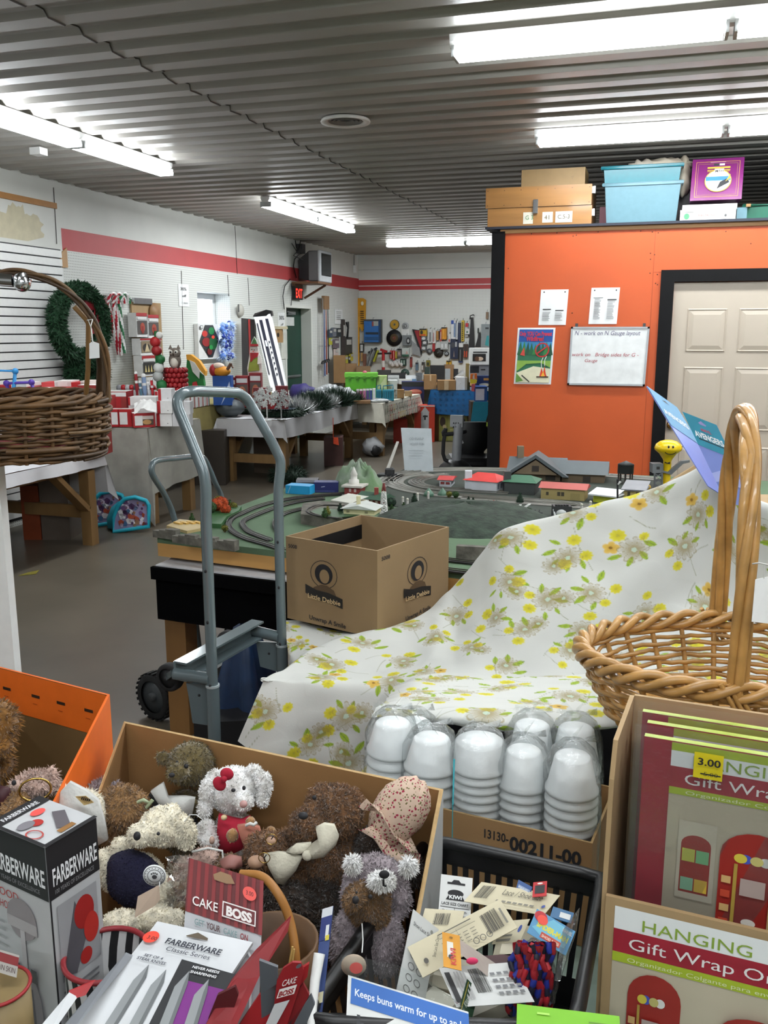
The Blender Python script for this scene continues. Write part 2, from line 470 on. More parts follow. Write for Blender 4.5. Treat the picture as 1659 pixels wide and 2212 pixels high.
g=G();g.cyl((X0-.16,12.8,1.0),(X0-.16,13.6,1.0),.02,'steel');part(dr,'push_bar',g)
# back wall
g=G()
def wb(z0,z1,m):g.obox((X0,Y1,z0),(X1-X0,0,0),(0,0,z1-z0),(0,.15,0),m)
wb(0,2.425,'pegboard');wb(2.425,2.61,'red paint');wb(2.61,CEIL+.03,'paint white')
g.obox((X0,Y1-.012,2.495),(3.6,0,0),(0,.012,0),(0,0,.016),'#d8cfcb')
g.obox((X0,Y1-.01,2.78),(3.6,0,0),(0,.01,0),(0,0,.012),'#b9bab6')
struct('wall_back',g)
g=G();g.obox((X1,Y0,0),(.15,0,0),(0,Y1-Y0,0),(0,0,CEIL+.03),'paint white');struct('wall_right',g)
g=G();g.obox((X0,Y0-.15,0),(X1-X0,0,0),(0,.15,0),(0,0,CEIL+.03),'paint white');struct('wall_front',g)
# the orange room within the room
OX,OY=-1.30,7.1
g=G()
DX0,DX1=.035,.875
for x0,x1,z0,z1 in ((OX+.085,DX0,0,2.44),(DX0,DX1,2.05,2.44),(DX1,3.4,0,2.44)):
    g.obox((x0,OY,z0),(x1-x0,0,0),(0,.1,0),(0,0,z1-z0),'orange paint')
g.obox((OX,OY+.1,0),(.1,0,0),(0,3.4,0),(0,0,2.44),'black paint')
g.obox((3.3,OY+.1,0),(.1,0,0),(0,3.4,0),(0,0,2.44),'black paint')
g.obox((OX,OY+3.4,0),(4.7,0,0),(0,.1,0),(0,0,2.44),'black paint')
sx=PY(1410,600,OY).x                         # panel joints and nail heads
g.obox((sx,OY-.001,0),(.003,0,0),(0,.002,0),(0,0,2.44),'#8f3a10')
g.obox((sx,OY-.001,2.12),(.09,0,0),(0,.002,0),(0,0,.003),'#8f3a10')
for x,y in ((1096,502),(1148,505),(1203,503),(1292,501),(1384,499),(1409,501),(1422,503),(1568,500),(1245,508),(1405,547),(1414,550),(1405,560),(1420,593),(1416,612),(1404,590),(1420,615),(1236,676),(1238,510),(1622,526),(1098,580)):
    p=PY(x,y,OY-.0005);g.ell(p,(.005,.002,.005),'#5a2a12',8,4)
struct('wall_partition',g)
g=G();g.obox((OX-.012,OY-.02,0),(.1,0,0),(0,.12,0),(0,0,2.44),'black paint');struct('trim_4',g)
g=G();g.obox((OX-.06,OY-.05,2.455),(4.8,0,0),(0,3.6,0),(0,0,.018),'#1d2230');g.obox((OX+.05,OY-.012,2.425),(4.6,0,0),(0,.03,0),(0,0,.03),'plywood');struct('ceiling_partition',g)
g=G()
for x0,x1,z0,z1 in ((DX0-.095,DX0,0,2.135),(DX1,DX1+.095,0,2.135),(DX0,DX1,2.05,2.135)):
    g.obox((x0,OY-.02,z0),(x1-x0,0,0),(0,.03,0),(0,0,z1-z0),'black paint')
struct('trim_5',g)
# six-panel door
g=G();D=OY+.02
g.obox((DX0,D,0),(DX1-DX0,0,0),(0,.045,0),(0,0,2.045),'door paint')
door=solo('door_2',None,None,g,kind='structure')
for i in range(2):
    for z0,z1 in ((1.55,1.86),(.98,1.44),(.16,.86)):
        g=G();x0=DX0+.105+i*.355;x1=x0+.275;q=.028
        A=[(x0,D-.001,z0),(x1,D-.001,z0),(x1,D-.001,z1),(x0,D-.001,z1)]
        B=[(x0+q,D+.011,z0+q),(x1-q,D+.011,z0+q),(x1-q,D+.011,z1-q),(x0+q,D+.011,z1-q)]
        A2=[(a+(.008 if a == x0 else -.008),b-.007,c+(.008 if c == z0 else -.008)) for a,b,c in A]
        A0=A;m_=[]
        g.add(A0+A2,[(k,(k+1) % 4,4+(k+1) % 4,4+k) for k in range(4)],'door paint')
        B1=[(a+(.014 if a == x0 else -.014),b-.0015,c+(.014 if c == z0 else -.014)) for a,b,c in A]
        g.add(A2+B1,[(k,(k+1) % 4,4+(k+1) % 4,4+k) for k in range(4)],'door paint')
        B2=[(a+(.045 if a == x0 else -.045),b-.008,c+(.045 if c == z0 else -.045)) for a,b,c in A]
        g.add(B1+B2,[(k,(k+1) % 4,4+(k+1) % 4,4+k) for k in range(4)],'door paint');g.poly(B2,'door paint')
        part(door,'panel',g)
g=G();k=V((.075,D,1.012))
g.lathe([(.0,-.001),(.032,0),(.032,.006),(.012,.01),(.011,.03),(.026,.04),(.031,.055),(.024,.068),(0,.07)],'brass',k,20,Matrix.Rotation(pi/2,3,'X'));part(door,'door_knob',g)
# ------------------------------------------------------------------ lamps
TUBES=[]
def fixture(x,y,n,along,label,grp='fluorescent ceiling fixtures',one=1.22,k=1.0):
    """strip fixture of n four-foot pairs starting at (x, y)"""
    ax=V((1,0,0)) if along == 'x' else V((0,1,0));sd=V((-ax.y,ax.x,0));ln=n*one
    o=V((x,y,CEIL-.005));t=thing('fluorescent_light',label,'ceiling light',o,grp)
    g=G();h=.055
    g.prism([o+sd*a+V((0,0,b)) for a,b in ((-.05,0),(.05,0),(.045,-.03),(.03,-h),(-.03,-h),(-.045,-.03))],ax*ln,'white plastic');part(t,'housing',g)
    for i in range(n):
        for s in (-.05,.05):
            g=G();p=o+ax*(i*one+.03)+sd*s+V((0,0,-h-.028));q=p+ax*(one-.06)
            g.cyl(p,q,.0165,'lamp tube',n=10);part(t,'tube',g)
        for e in (.012,one-.024):
            g=G();p=o+ax*(i*one+e)+V((0,0,-h-.045))-sd*.06;g.obox(p,ax*.014,sd*.12,(0,0,.05),'#b9bdbd');part(t,'lamp_holder',g)
        la=bpy.data.lights.new('lamp_light','AREA');la.shape='RECTANGLE';la.size=one-.06;la.size_y=.13;la.energy=TUBE_W*k;la.color=(.94,.985,1)
        lo_=bpy.data.objects.new('lamp_light',la);COL.objects.link(lo_);lo_.parent=t;lo_.location=ax*(i*one+one/2)+V((0,0,-h-.06))
        if along == 'y':lo_.rotation_euler=(0,0,pi/2)
fixture(-1.03,4.43,3,'x','long fluorescent strip light nearest the camera, running off to the right')
fixture(-.93,6.55,3,'x','fluorescent strip light on the ceiling above the boxes on the orange room')
fixture(-3.96,4.46,2,'y','long fluorescent strip light above the dark wicker basket')
fixture(-3.96,8.8,2,'y','fluorescent strip light midway along the left wall in front of the television',one=1.33,k=2.0)
fixture(-4.1,13.48,2,'x','farthest fluorescent strip light, above the tool wall',k=2.8)
for x,y,a in ((-3.96,-.6,'y'),(-1.0,2.2,'x'),(-1.0,.2,'x'),(-1.0,-1.8,'x'),(2.0,2.2,'x')):
    fixture(x,y,2,a,'fluorescent strip light on the ceiling behind the camera','fluorescent fixtures behind the camera',k=.62)
# round air vent
t=thing('ceiling_vent','round white air diffuser in the corrugated ceiling','vent',(-2.057,5.86,3.0))
c=V((-2.057,5.86,3.035))
g=G();g.lathe([(.11,.0),(.115,-.012),(.158,-.02),(.162,-.012),(.155,0)],'#d9d9d4',c,32);part(t,'rim',g)
g=G()
for r in (.095,.07,.045):g.lathe([(r,.0),(r+.012,-.014),(r+.014,-.012),(r+.003,0)],'#8d8d8a',c,28)
g.lathe([(.0,.002),(.112,.002)],'#1b1b1b',c,24);part(t,'louvres',g)
g=G();p=PZ(83,323,3.02);g.box((p.x,p.y,2.98),(.09,.09,.05),'white plastic');solo('junction_box','small white box on the ceiling beside the left strip light','junction box',g)
# ------------------------------------------------------------------ helpers for goods
def frontbox(x0,y0,x1,y1,z0,ytop,depth,body,items=(),mt=None,right=(),off=.0012,g=None,d=None):
    """box standing at height z0 whose front bottom edge shows at two image points; returns geometry"""
    g=g or G()
    p0=PZ(x0,y0,z0) if d is None else PD(x0,y0,d);p1=PZ(x1,y1,z0) if d is None else PD(x1,y1,d)
    p1.z=p0.z;d0=p0.dot(FWD)
    h=PD(x0,ytop,d0).z-p0.z;a=p1-p0;b=V((-a.y,a.x,0)).normalized()*depth
    g.obox(p0,a,b,(0,0,h),body,mt)
    if items:prints(g,p0,a,V((0,0,h)),items,off)
    if right:prints(g,p1,b,V((0,0,h)),right,off)
    return g
def cloth_table(name,label,x0,x1,y0,y1,z,drops,m,grp=None,seed=0,wav=.02):
    """tablecloth over a table; drops: overhang at (-x, +x, -y, +y) sides, with soft folds"""
    rg=random.Random(seed);g=G();t=.004
    def fold(p,q,out,dr):
        if dr <= 0:return
        p,q,out=V(p),V(q),V(out);ln=(q-p).length;n=max(6,int(ln/.06));P=[]
        ph=rg.uniform(0,6);k=rg.uniform(7,11)
        for j in range(7):
            f=j/6;row=[]
            for i in range(n+1):
                s=i/n;w_=sin(s*ln*k+ph)*.6+sin(s*ln*k*2.3+ph*2)*.4
                e=(1+.04*sin(s*ln*3+ph))
                row.append(p+(q-p)*s+out*(.004+f*wav*(1+w_))+V((0,0,-dr*f*e)))
            P.append(row)
        g.grid(P,m)
    g.grid([[(x0+(x1-x0)*i/8,y0+(y1-y0)*j/12,z+.004+.002*sin(i*2+j*3)) for i in range(9)] for j in range(13)],m)
    a,b,c,d=drops
    fold((x0,y1,z),(x0,y0,z),(-1,0,0),a);fold((x1,y0,z),(x1,y1,z),(1,0,0),b)
    fold((x0,y0,z),(x1,y0,z),(0,-1,0),c);fold((x1,y1,z),(x0,y1,z),(0,1,0),d)
    # the corners hang as points
    for cx,cy,sx,sy,p,q in ((x1,y0,1,-1,b,c),(x0,y0,-1,-1,a,c),(x1,y1,1,1,b,d),(x0,y1,-1,1,a,d)):
        if p > 0 and q > 0:
            A=V((cx,cy,z+.002));L_=max(p,q)*1.22
            B1=V((cx+sx*(.012+wav),cy,z-p));B2=V((cx,cy+sy*(.012+wav),z-q));T_=V((cx+sx*.07,cy+sy*.07,max(.015,z-L_)))
            g.add([A,B1,T_,B2],[(0,1,2),(0,2,3)],m)
    return solo(name,label,'tablecloth',g,grp)
def trestle(name,label,x0,x1,y0,y1,z,along='y',leg=.09,rail=True,grp=None,m='pine'):
    t=thing(name,label,'table',((x0+x1)/2,(y0+y1)/2,0),grp)
    g=G();g.box(((x0+x1)/2,(y0+y1)/2,z-.025),(x1-x0,y1-y0,.023),'plywood');part(t,'tabletop',g)
    i=.06
    xs,ys=(x0+i,x1-i),(y0+i+.05,y1-i-.05)
    for a in xs:
        for b in ys:
            g=G();g.box((a,b,0),(leg,leg,z-.115),m);part(t,'leg',g)
    for a in xs:
        g=G();g.box((a,(y0+y1)/2,z-.115),(.04,y1-y0-.1,.09),m);part(t,'apron',g)
    for b in ys:
        g=G();g.box(((x0+x1)/2,b,z-.115),(x1-x0-.2,.04,.09),m);part(t,'apron',g)
        if rail:
            g=G();g.box(((x0+x1)/2,b,.22),(x1-x0-.2,.04,.1),m);part(t,'stretcher',g)
    if rail:
        for a in xs:
            for b,s in ((ys[0],1),(ys[1],-1)):
                g=G();g.bar((a,b+s*.045,.3),(a,b+s*.42,z-.1),.04,.09,m,up=(1,0,0));part(t,'brace',g)
    return t
RW=[('r',0,0,1,.14,'#a81f22'),('r',.1,.25,.8,.62,'#dadad8')]
RED,WHT='#a5191f','#dcdcda'
# ------------------------------------------------------------------ table against the slat wall and its goods
trestle('work_table','wooden trestle table under white cloth along the slat wall',-5.36,-4.31,3.2,6.24,.725)
cloth_table('tablecloth','white cloth on the table below the dark wicker basket',-5.37,-4.29,3.2,6.26,.73,(0,.09,0,.32),'white cloth',seed=2)
n=0
for x0,x1,yt,c,lab in ((-2,24,832,RED,'red carton at the left edge of the slat wall table'),(30,62,828,WHT,'white carton with red trim behind the blue crate handle'),(46,80,836,'#8c1c20','dark red carton between the blue and purple handles'),(82,118,838,RED,'flat red carton right of the purple handle'),(118,172,838,'#b02a20','wide red carton with orange print below the wreath'),(172,214,832,'#8e2320','dark red carton at the end of the slat wall table')):
    g=frontbox(x0,905,x1,905,.73,yt,.3,c,[('r',.1,.62,.6,.2,WHT),('r',.1,.12,.5,.1,'#d8c9a8')] ,mt=WHT if n % 2 else c,d=7.0);n += 1
    zz=min(p[2] for p in g.v);g.v=[(p[0],p[1],.736+(p[2]-zz) if p[2]-zz < .05 else p[2]) for p in g.v]
    solo('carton',lab,'carton',g,'cartons on the slat wall table')
for i in range(4):
    g=frontbox(90+28*i,838-3*(i % 2),126+28*i,838-3*(i % 2),.98,826-3*(i % 2),.2,('#b9383a','#d9d4d2','#a52226','#c9b9b4')[i],d=7.12)
    solo('gift_box',('flat red gift box on the cartons beside the purple handle','flat white gift box on the cartons below the wreath','flat dark red gift box on the cartons below the wreath','flat pale gift box at the right end of the carton row')[i],'gift box',g,'flat gift boxes on the cartons')
for pts,c,l in ((((-14,880),(-12,800),(33,802),(26,880)),'#2a86c4','blue plastic tote with a raised handle behind the dark basket'),(((28,890),(14,828),(68,826),(84,890)),'#4c2f96','purple plastic tote with a raised handle behind the dark basket')):
    q0,q3=PD(*pts[0],6.85),PD(*pts[3],6.85)
    t=thing('plastic_tote',l,'tote',(q0.x,q0.y,.74));g=G();g.tube([PD(*p,6.85) for p in pts],.016,c,8)
    for p in pts[1:3]:g.ell(PD(*p,6.85),.024,c,10,8)
    part(t,'handle',g);g=G();a=q3-q0;a.z=0;q0.z=.738;g.obox(q0,a,V((-a.y,a.x,0)).normalized()*.16,(0,0,.16),c);part(t,'body',g)
# ------------------------------------------------------------------ wall decorations on the left
def wreath(c,ry,rz,th,lab,bow=False,arc=(0,2*pi)):
    t=thing('wreath',lab,'wreath',c)
    g=G();n=40
    pts=[V(c)+V((th*.7,ry*cos(a),rz*sin(a))) for a in [arc[0]+(arc[1]-arc[0])*i/n for i in range(n)]]
    g.tube(pts,[th*(.85+.25*random.random()) for _ in pts],'foliage',8,closed=arc[1] > 6)
    g.fur(7000,th*.75,'foliage',rnd=1.1,droop=.1,wid=.007,seed=int(ry*100));part(t,'foliage',g)
    if bow:
        g=G();b=PX(207,663,X0+.2)
        for s in (-1,1):g.ell(b+V((0,s*.09,.03)),(.03,.1,.07),'#7d1220',14,8)
        for s,l in ((-1,.25),(1,.3),(.2,.2)):g.prism([b+V((.01,s*.03,0)),b+V((.01,s*.1+.03,-l)),b+V((.01,s*.1-.04,-l))],(.008,0,0),'#7d1220')
        g.ell(b,.035,'#6a0f1b',10,8);part(t,'bow',g,'dark red ribbon bow')
    return t
wreath(PX(165,700,X0+.16),.35,.31,.065,'large green artificial wreath with a dark red bow on the left wall',True)
wreath(PX(180,806,X0+.13),.2,.13,.07,'smaller green wreath standing below the large wreath')
nmat('candy red','#a5172a',.3,var=.05);nmat('candy green','#156b3d',.3,var=.05)
def candy(off,c,lab,tilt):
    t=thing('candy_cane',lab,'candy cane',PX(250,765,X0+.05))
    a=PX(262+off*.4,768-abs(off)*.3,X0+.05+off*.002);b=PX(243+off*.9,655,X0+.05)
    pts=[a+(b-a)*i/14 for i in range(15)]
    r=.085;cy=b.y+r
    pts += [V((b.x+.01,cy-r*cos(k*pi/10),b.z+r*1.2*sin(k*pi/10))) for k in range(1,11)]
    g=G();rr=.02;u0=None
    k=len(pts);n=12;vs=[]
    for i,p in enumerate(pts):
        d=(pts[min(i+1,k-1)]-pts[max(i-1,0)]).normalized();u,w_=g.frame(d) if abs(d.z) < .99 else (V((1,0,0)),V((0,1,0)))
        for j in range(n):vs.append(p+(u*cos(2*pi*j/n)+w_*sin(2*pi*j/n))*rr)
    for i in range(k-1):
        for j in range(n):
            g.add([vs[i*n+j],vs[i*n+(j+1) % n],vs[(i+1)*n+(j+1) % n],vs[(i+1)*n+j]],[(0,1,2,3)],('white plastic' if ((i+j) % 6) in (0,1,2) else c),True)
    part(t,'cane',g);return t
candy(-12,'candy red','leftmost red and white striped candy cane on the pegboard',0)
candy(2,'candy red','middle red and white striped candy cane on the pegboard',0)
candy(16,'candy green','green and white striped candy cane on the pegboard',0)
def wallcard(name,lab,cat,x0,y0,x1,y1,X,th,c,items=(),grp=None,mside=None):
    """flat thing on the left wall: image rectangle (x0,y0)-(x1,y1)"""
    a,b=PX(x0,y1,X),PX(x1,y1,X);h=PX((x0+x1)/2,y0,X).z-PX((x0+x1)/2,y1,X).z
    z=(a.z+b.z)/2;g=G();o=V((X,a.y,z));ux=V((0,b.y-a.y,0));uy=V((0,0,h))
    g.obox(o-V((th,0,0)),ux,(th,0,0),uy,c) if not mside else g.obox(o-V((th,0,0)),ux,(th,0,0),uy,mside)
    # printed side faces the room
    prints(g,o,ux,uy,items,.003)
    return solo(name,lab,cat,g,grp)
# the picture side of these cards is seen from the room: +Y runs to the right
wallcard('price_sign','white paper sign reading 30% off on the pegboard','sign',387,614,409,662,X0+.006,.004,'paper',[('t','30%',.15,.72,.14,'ink',{'w':.6}),('t','off',.3,.42,.12,'ink',{'w':.4}),('t','1 item',.2,.12,.09,'ink',{'w':.6})])
wallcard('price_sign','white paper sign reading 30% beside the exit door','sign',601,675,616,706,X0+.006,.004,'paper',[('t','30%',.1,.5,.28,'ink',{'w':.75}),('t','off',.35,.1,.16,'ink',{'w':.35})])
PACK=[('r',0,.86,1,.14,RED),('r',.08,.72,.84,.12,WHT),('r',.06,.12,.88,.56,'#4a4340'),('e',.5,.4,.22,.2,'#a8442c'),('r',.4,.15,.2,.3,'#8c2018')]
PACK2=[('r',0,.9,1,.1,RED),('r',.05,.15,.9,.7,'#857258'),('e',.45,.45,.3,.25,'#2a2320'),('p',[(.3,.2),(.5,.75),(.7,.2)],'#cdbb94')]
PACK3=[('r',0,.82,1,.18,RED),('r',.07,.72,.86,.14,WHT),('r',.05,.1,.9,.58,'#24221f')]+[('p',[(.15+.2*i,.2),(.22+.2*i,.55),(.29+.2*i,.2)],'#d8c684') for i in range(4)]
for k,(x0,y0,x1,y1,P_,l) in enumerate(((296,676,319,728,PACK,'boxed red lantern ornament hanging upper left on the display strip'),(321,680,344,730,PACK,'boxed red lantern ornament hanging upper right on the display strip'),(304,731,330,767,PACK2,'boxed brown ornament in the second row of the display strip, left'),(332,731,350,767,PACK2,'boxed brown ornament in the second row of the display strip, right'),(308,768,337,812,PACK3,'black boxed light set in the third row of the display strip, left'),(339,768,354,812,PACK3,'black boxed light set in the third row of the display strip, right'),(318,815,344,842,RW,'red and white box in the lowest row of the display strip, left'),(345,815,357,842,RW,'red and white box in the lowest row of the display strip, right'))):
    wallcard('ornament_box',l,'boxed ornament',x0,y0,x1,y1,X0+.13+.04*(k//2),.1,WHT,P_,'boxed ornaments on the display strip')
g=G();a,b=PX(293,840,X0+.02),PX(346,655,X0+.02)
g.obox((X0+.005,a.y,a.z),(.02,0,0),(0,b.y-a.y,0),(0,0,b.z-a.z),'cardboard pale');g.lathe([(0,.0),(.1,.0),(.1,.02),(0,.02)],'#8f6a40',PX(332,675,X0+.03),20,Matrix.Rotation(pi/2,3,'Y'))
g.obox((X0+.02,a.y+.02,b.z-.02),(.03,0,0),(0,(b.y-a.y)*.6,0),(0,0,.06),'chrome');solo('display_strip','cardboard display strip with a shiny top hung on the pegboard','display strip',g)
# window sill goods
HEX=[('p',[(.33,.97),(.72,.97),(.98,.55),(.66,.03),(.45,.03),(.03,.5)],'#2a2b2c'),('e',.3,.72,.13,.09,'#c22b20'),('e',.62,.8,.14,.11,'#157a3a'),('e',.35,.48,.2,.13,'#8f1c1a'),('e',.68,.45,.2,.2,'#1d5a2f'),('e',.68,.62,.08,.05,'#d94a35'),('e',.48,.2,.12,.1,'#6a1712'),('e',.55,.32,.09,.07,'#22883f'),('r',.06,.86,.12,.1,'#555b60'),('r',.08,.875,.08,.07,WHT)]
wallcard('ornament_box','white carton with a six-sided window of red and green baubles below the window','boxed ornaments',430,700,474,774,X0+.06,.055,WHT,HEX)
g=G();rg=random.Random(4);c0=PX(489,735,X0+.1)
for i in range(70):
    p=PX(rg.uniform(480,501),rg.uniform(698,772),X0+rg.uniform(.08,.17));g.ell(p,rg.uniform(.02,.045),rg.choice(['#2d4fb8','#89a7e0','#d7e3f3','#20358f','#5b86d6']),8,6)
g.fur(1500,.05,'#c9dcf2',rnd=1,wid=.004);solo('ornament_bag','bag of blue and silver baubles at the right of the window','bag of baubles',g)
g=G();g.lathe([(0,.05),(.07,.045),(.085,.02),(.08,0)],'#b9b6ad',PX(516,671,X0),18,Matrix.Rotation(pi/2,3,'Y'));g.obox(PX(514,674,X0+.052),(.006,0,0),(0,.03,0),(0,0,.1),'#4a4a48');solo('bell','small round alarm bell on the wall right of the window','alarm bell',g)
# television on its wall bracket, exit sign, cables
t=thing('television','grey boxy television on a wall bracket above the exit door','television',(-5.2,13.25,2.43))
nmat('screen glass','#1c2023',.08,var=.1);nmat('tv grey','#6a6a6c',.5,var=.04)
g=G();g.bbox((-5.1,13.27,2.655),(.16,.5,.44),'tv grey',bev=.012);part(t,'cabinet',g)
g=G();g.prism([(-5.18,13.05,2.46),(-5.18,13.49,2.46),(-5.18,13.49,2.86),(-5.18,13.05,2.86)],(-.001,0,0),'#2a2a2c')
q=[(-5.18,13.04,2.44),(-5.18,13.5,2.44),(-5.18,13.5,2.87),(-5.18,13.04,2.87)];r=[(-5.38,13.14,2.48),(-5.38,13.4,2.48),(-5.38,13.4,2.76),(-5.38,13.14,2.76)]
g.add(q+r,[(i,(i+1) % 4,4+(i+1) % 4,4+i) for i in range(4)]+[(4,5,6,7)],'#3a3a3d');part(t,'back_housing',g)
g=G();g.bbox((-5.01,13.27,2.655),(.035,.52,.46),'#b9bcc0',bev=.01);bz=part(t,'bezel',g,'silver front frame')
g=G();g.bbox((-4.995,13.29,2.68),(.02,.41,.33),'screen glass',bev=.008);part(bz,'screen',g)
t=thing('wall_bracket','brown bracket shelf carrying the grey television','bracket',(X0,13.2,2.35))
g=G();g.box((-5.2,13.2,2.395),(.42,.55,.03),'#6b4a30');part(t,'shelf',g)
g=G();g.box((X0+.03,13.1,2.3),(.05,.3,.1),'#5b3d26');g.bar((X0+.02,13.4,2.2),(-5.05,13.4,2.39),.03,.03,'#5b3d26');part(t,'arm',g)
g=G()
g.tube([PX(638,520,X0+.05),PX(640,535,X0+.1),PX(650,545,X0+.15),PX(636,560,X0+.08),PX(634,575,X0+.04),PX(640,600,X0+.03)],.008,'black plastic',6)
g.tube([PX(650,518,X0+.05),PX(645,540,X0+.1),PX(634,552,X0+.12),PX(655,562,X0+.2)],.007,'black plastic',6)
g.tube([PX(630,525,X0+.03),PX(640,542,X0+.06),PX(655,530,X0+.03)],.006,'black plastic',6);g.box((X0+.05,PX(643,530,X0).y,2.85),(.1,.12,.14),'#3a3a3c')
solo('cable_bundle','tangle of black cables behind the television','cables',g)
g=G();g.tube([PX(627,603,X0+.02),PX(615,618,X0+.03),PX(611,640,X0+.03),PX(614,668,X0+.02)],.007,'black plastic',6);g.tube([PX(629,612,X0+.02),PX(631,630,X0+.02),PX(629,660,X0+.02)],.006,'black plastic',6);solo('wall_cable','black cable looping down the wall left of the exit sign','cable',g)
t=thing('exit_sign','red EXIT sign on the wall above the green door','exit sign',PX(645,640,X0))
a,b=PX(637,647,X0+.05),PX(654,648,X0+.05);h=.2
g=G();g.obox((X0,a.y,a.z),(.05,0,0),(0,b.y-a.y,0),(0,0,h),'#1d1a1a');part(t,'case',g)
nmat('exit red','#d8392c',.4,emit='#ff4030',estr=1.0)
g=G();prints(g,(X0+.052,a.y,a.z),(0,b.y-a.y,0),(0,0,h),[('r',.04,.06,.92,.88,'#2a0d0b'),('t','EXIT',.06,.16,.68,'exit red',{'w':.86,'b':.03})],.003);part(t,'lettering',g)
g=G();g.box((X0+.03,Y1-.3,2.72),(.05,.05,.13),'white plastic');g.bar((X0+.01,Y1-.28,2.85),(X0+.01,Y1-.28,3.03),.008,.008,'#6a6a68');solo('wall_sensor','small white sensor box near the far corner of the left wall','sensor',g)
# ------------------------------------------------------------------ grey cloth table with red and white boxes
trestle('work_table','wooden trestle table under the long grey cloth',-5.34,-4.27,6.89,7.78,.865,rail=False)
nmat('grey cloth','#9b9990',.85,var=.14,scale=7,nd=6,bump=.05,bscale=50)
cloth_table('tablecloth','long stained grey cloth hanging to the floor below the red boxes',-5.37,-4.25,6.87,7.8,.87,(0,.55,.8,0),'grey cloth',seed=7,wav=.03)
Z2=.877
SP=[('r',0,0,.22,1,RED),('r',.7,.2,.05,.06,'ink')]
bx=lambda *a,**k:frontbox(*a,**k)
for a,lab in (
  ((232,922,239,922,Z2,856,.2,RED),'narrow red carton at the left end of the grey table'),
  ((240,922,257,922,Z2,884,.12,RED,[('r',.1,.13,.8,.7,WHT)],'#c8b9b4'),'red box with a white label, left of the front pair'),
  ((258,922,285,922,Z2,884,.12,RED,[('r',.06,.13,.62,.7,WHT)],'#c8b9b4'),'red box with a white label, right of the front pair'),
  ((289,924,336,922,Z2,893,.17,RED,[('r',.06,.14,.36,.68,WHT),('r',.42,.16,.5,.4,'#4b3b30'),('e',.62,.36,.2,.17,'#b58a55'),('r',.42,.56,.5,.24,'#cfc3bc')],WHT),'red box with a brown picture window in the front row'),
  ((339,921,372,921,Z2,893,.14,WHT,SP),'white box with a red spine at the bottom of the stack'),
  ((373,921,410,921,Z2,895,.14,'#c9c9ca',[('r',.75,.15,.04,.1,'ink')]),'plain white box at the right end of the grey table'),
):solo('gift_box',lab,'gift box',bx(*a),'red and white boxes on the grey table')
S_=lambda x0,x1,yb,yt,d,c,it,lab:solo('gift_box',lab,'gift box',frontbox(x0,yb,x1,yb,0,yt,.14,c,it,d=d),'red and white boxes on the grey table')
S_(340,372,893,866,7.93,WHT,SP,'white box with a red spine in the middle of the stack')
S_(342,371,866,840,7.95,'#d5d5d6',SP,'white box with a red spine on top of the stack')
S_(374,411,895,868,7.95,'#c9c9ca',[('r',.5,.5,.06,.12,'ink')],'white box with black dots below the hand truck handle')
g=bx(220,921,276,921,Z2,846,.25,RED,[('r',.0,.86,1,.12,WHT),('r',.8,0,.2,.86,'#8d2c28')],'#d9d9d6',d=8.25);g.v=[(p[0],p[1],max(p[2],Z2)) for p in g.v];solo('gift_box','large red box with a white lid at the back of the grey table','gift box',g,'red and white boxes on the grey table')
g=bx(280,921,340,921,Z2,858,.22,WHT,[('r',0,.72,.07,.28,RED),('r',.06,.7,.94,.02,'#b9b9ba')],d=8.12);g.v=[(p[0],p[1],max(p[2],Z2)) for p in g.v];solo('gift_box','wide white box with red corner in the second row of the grey table','gift box',g,'red and white boxes on the grey table')
g=bx(338,921,396,921,Z2,846,.22,'#d3d3d4',[('r',0,.0,.1,1,RED),('r',.45,.62,.12,.1,'#b33c2c')],'#dedede',d=8.45);g.v=[(p[0],p[1],max(p[2],Z2)) for p in g.v];solo('gift_box','tall white box under the red bauble basket','gift box',g,'red and white boxes on the grey table')
# crumpled tissue on the front box, small goods
g=G();rg=random.Random(2);p0=PZ(291,893,1.0)
P=[]
for j in range(6):
    row=[]
    for i in range(8):
        x=290+48*i/7;y=892-22*sin(pi*j/10)-8*sin(pi*i/7)+rg.uniform(-3,3);row.append(PD(x,y,7.82+.03*j))
    P.append(row)
g.grid(P,WHT,False);solo('tissue_paper','crumpled white paper lying on the red box with the picture window','paper',g)
for x,y0,y1,r,c,l in ((296,846,806,.014,'#8a1a22','dark red cracker tube leaning on the boxes'),(313,850,812,.02,'#7b93b5','blue foil tube standing behind the boxes'),(305,850,826,.014,'#4d7488','short teal tube standing behind the boxes'),(330,852,820,.013,'#b01f28','slim red tube standing by the display strip'),(322,851,828,.012,'#c6c8ca','slim silver tube standing by the display strip')):
    a=PD(x,y0,8.6);b=PD(x-3,y1,8.6);g=G();g.cyl(a,b,r,c,n=10);g.ell(b,r*1.2,WHT,8,6);g.cyl(a+(b-a)*.45,a+(b-a)*.6,r*1.05,WHT,n=10);g.tube([a,V((a.x,a.y,.88))],r*.8,c,8);solo('cracker_tube',l,'tube',g)
for i in range(9):
    g=G();p=PD(258+9*i,842,8.75);g.ell(p+V((0,0,.02)),(.03,.03,.03),('#8b8e92',RED,'#b8babc',RED,'#5e6468','#b03034',WHT,'#70767a',RED)[i],10,8);g.cyl(V((p.x,p.y,.88)),p,.024,WHT,n=8)
    solo('bauble',('grey','red','silver','dark red','slate','bright red','white','smoky','last red')[i]+' bauble in the row on the large red box','bauble',g,'small baubles on the large red box')
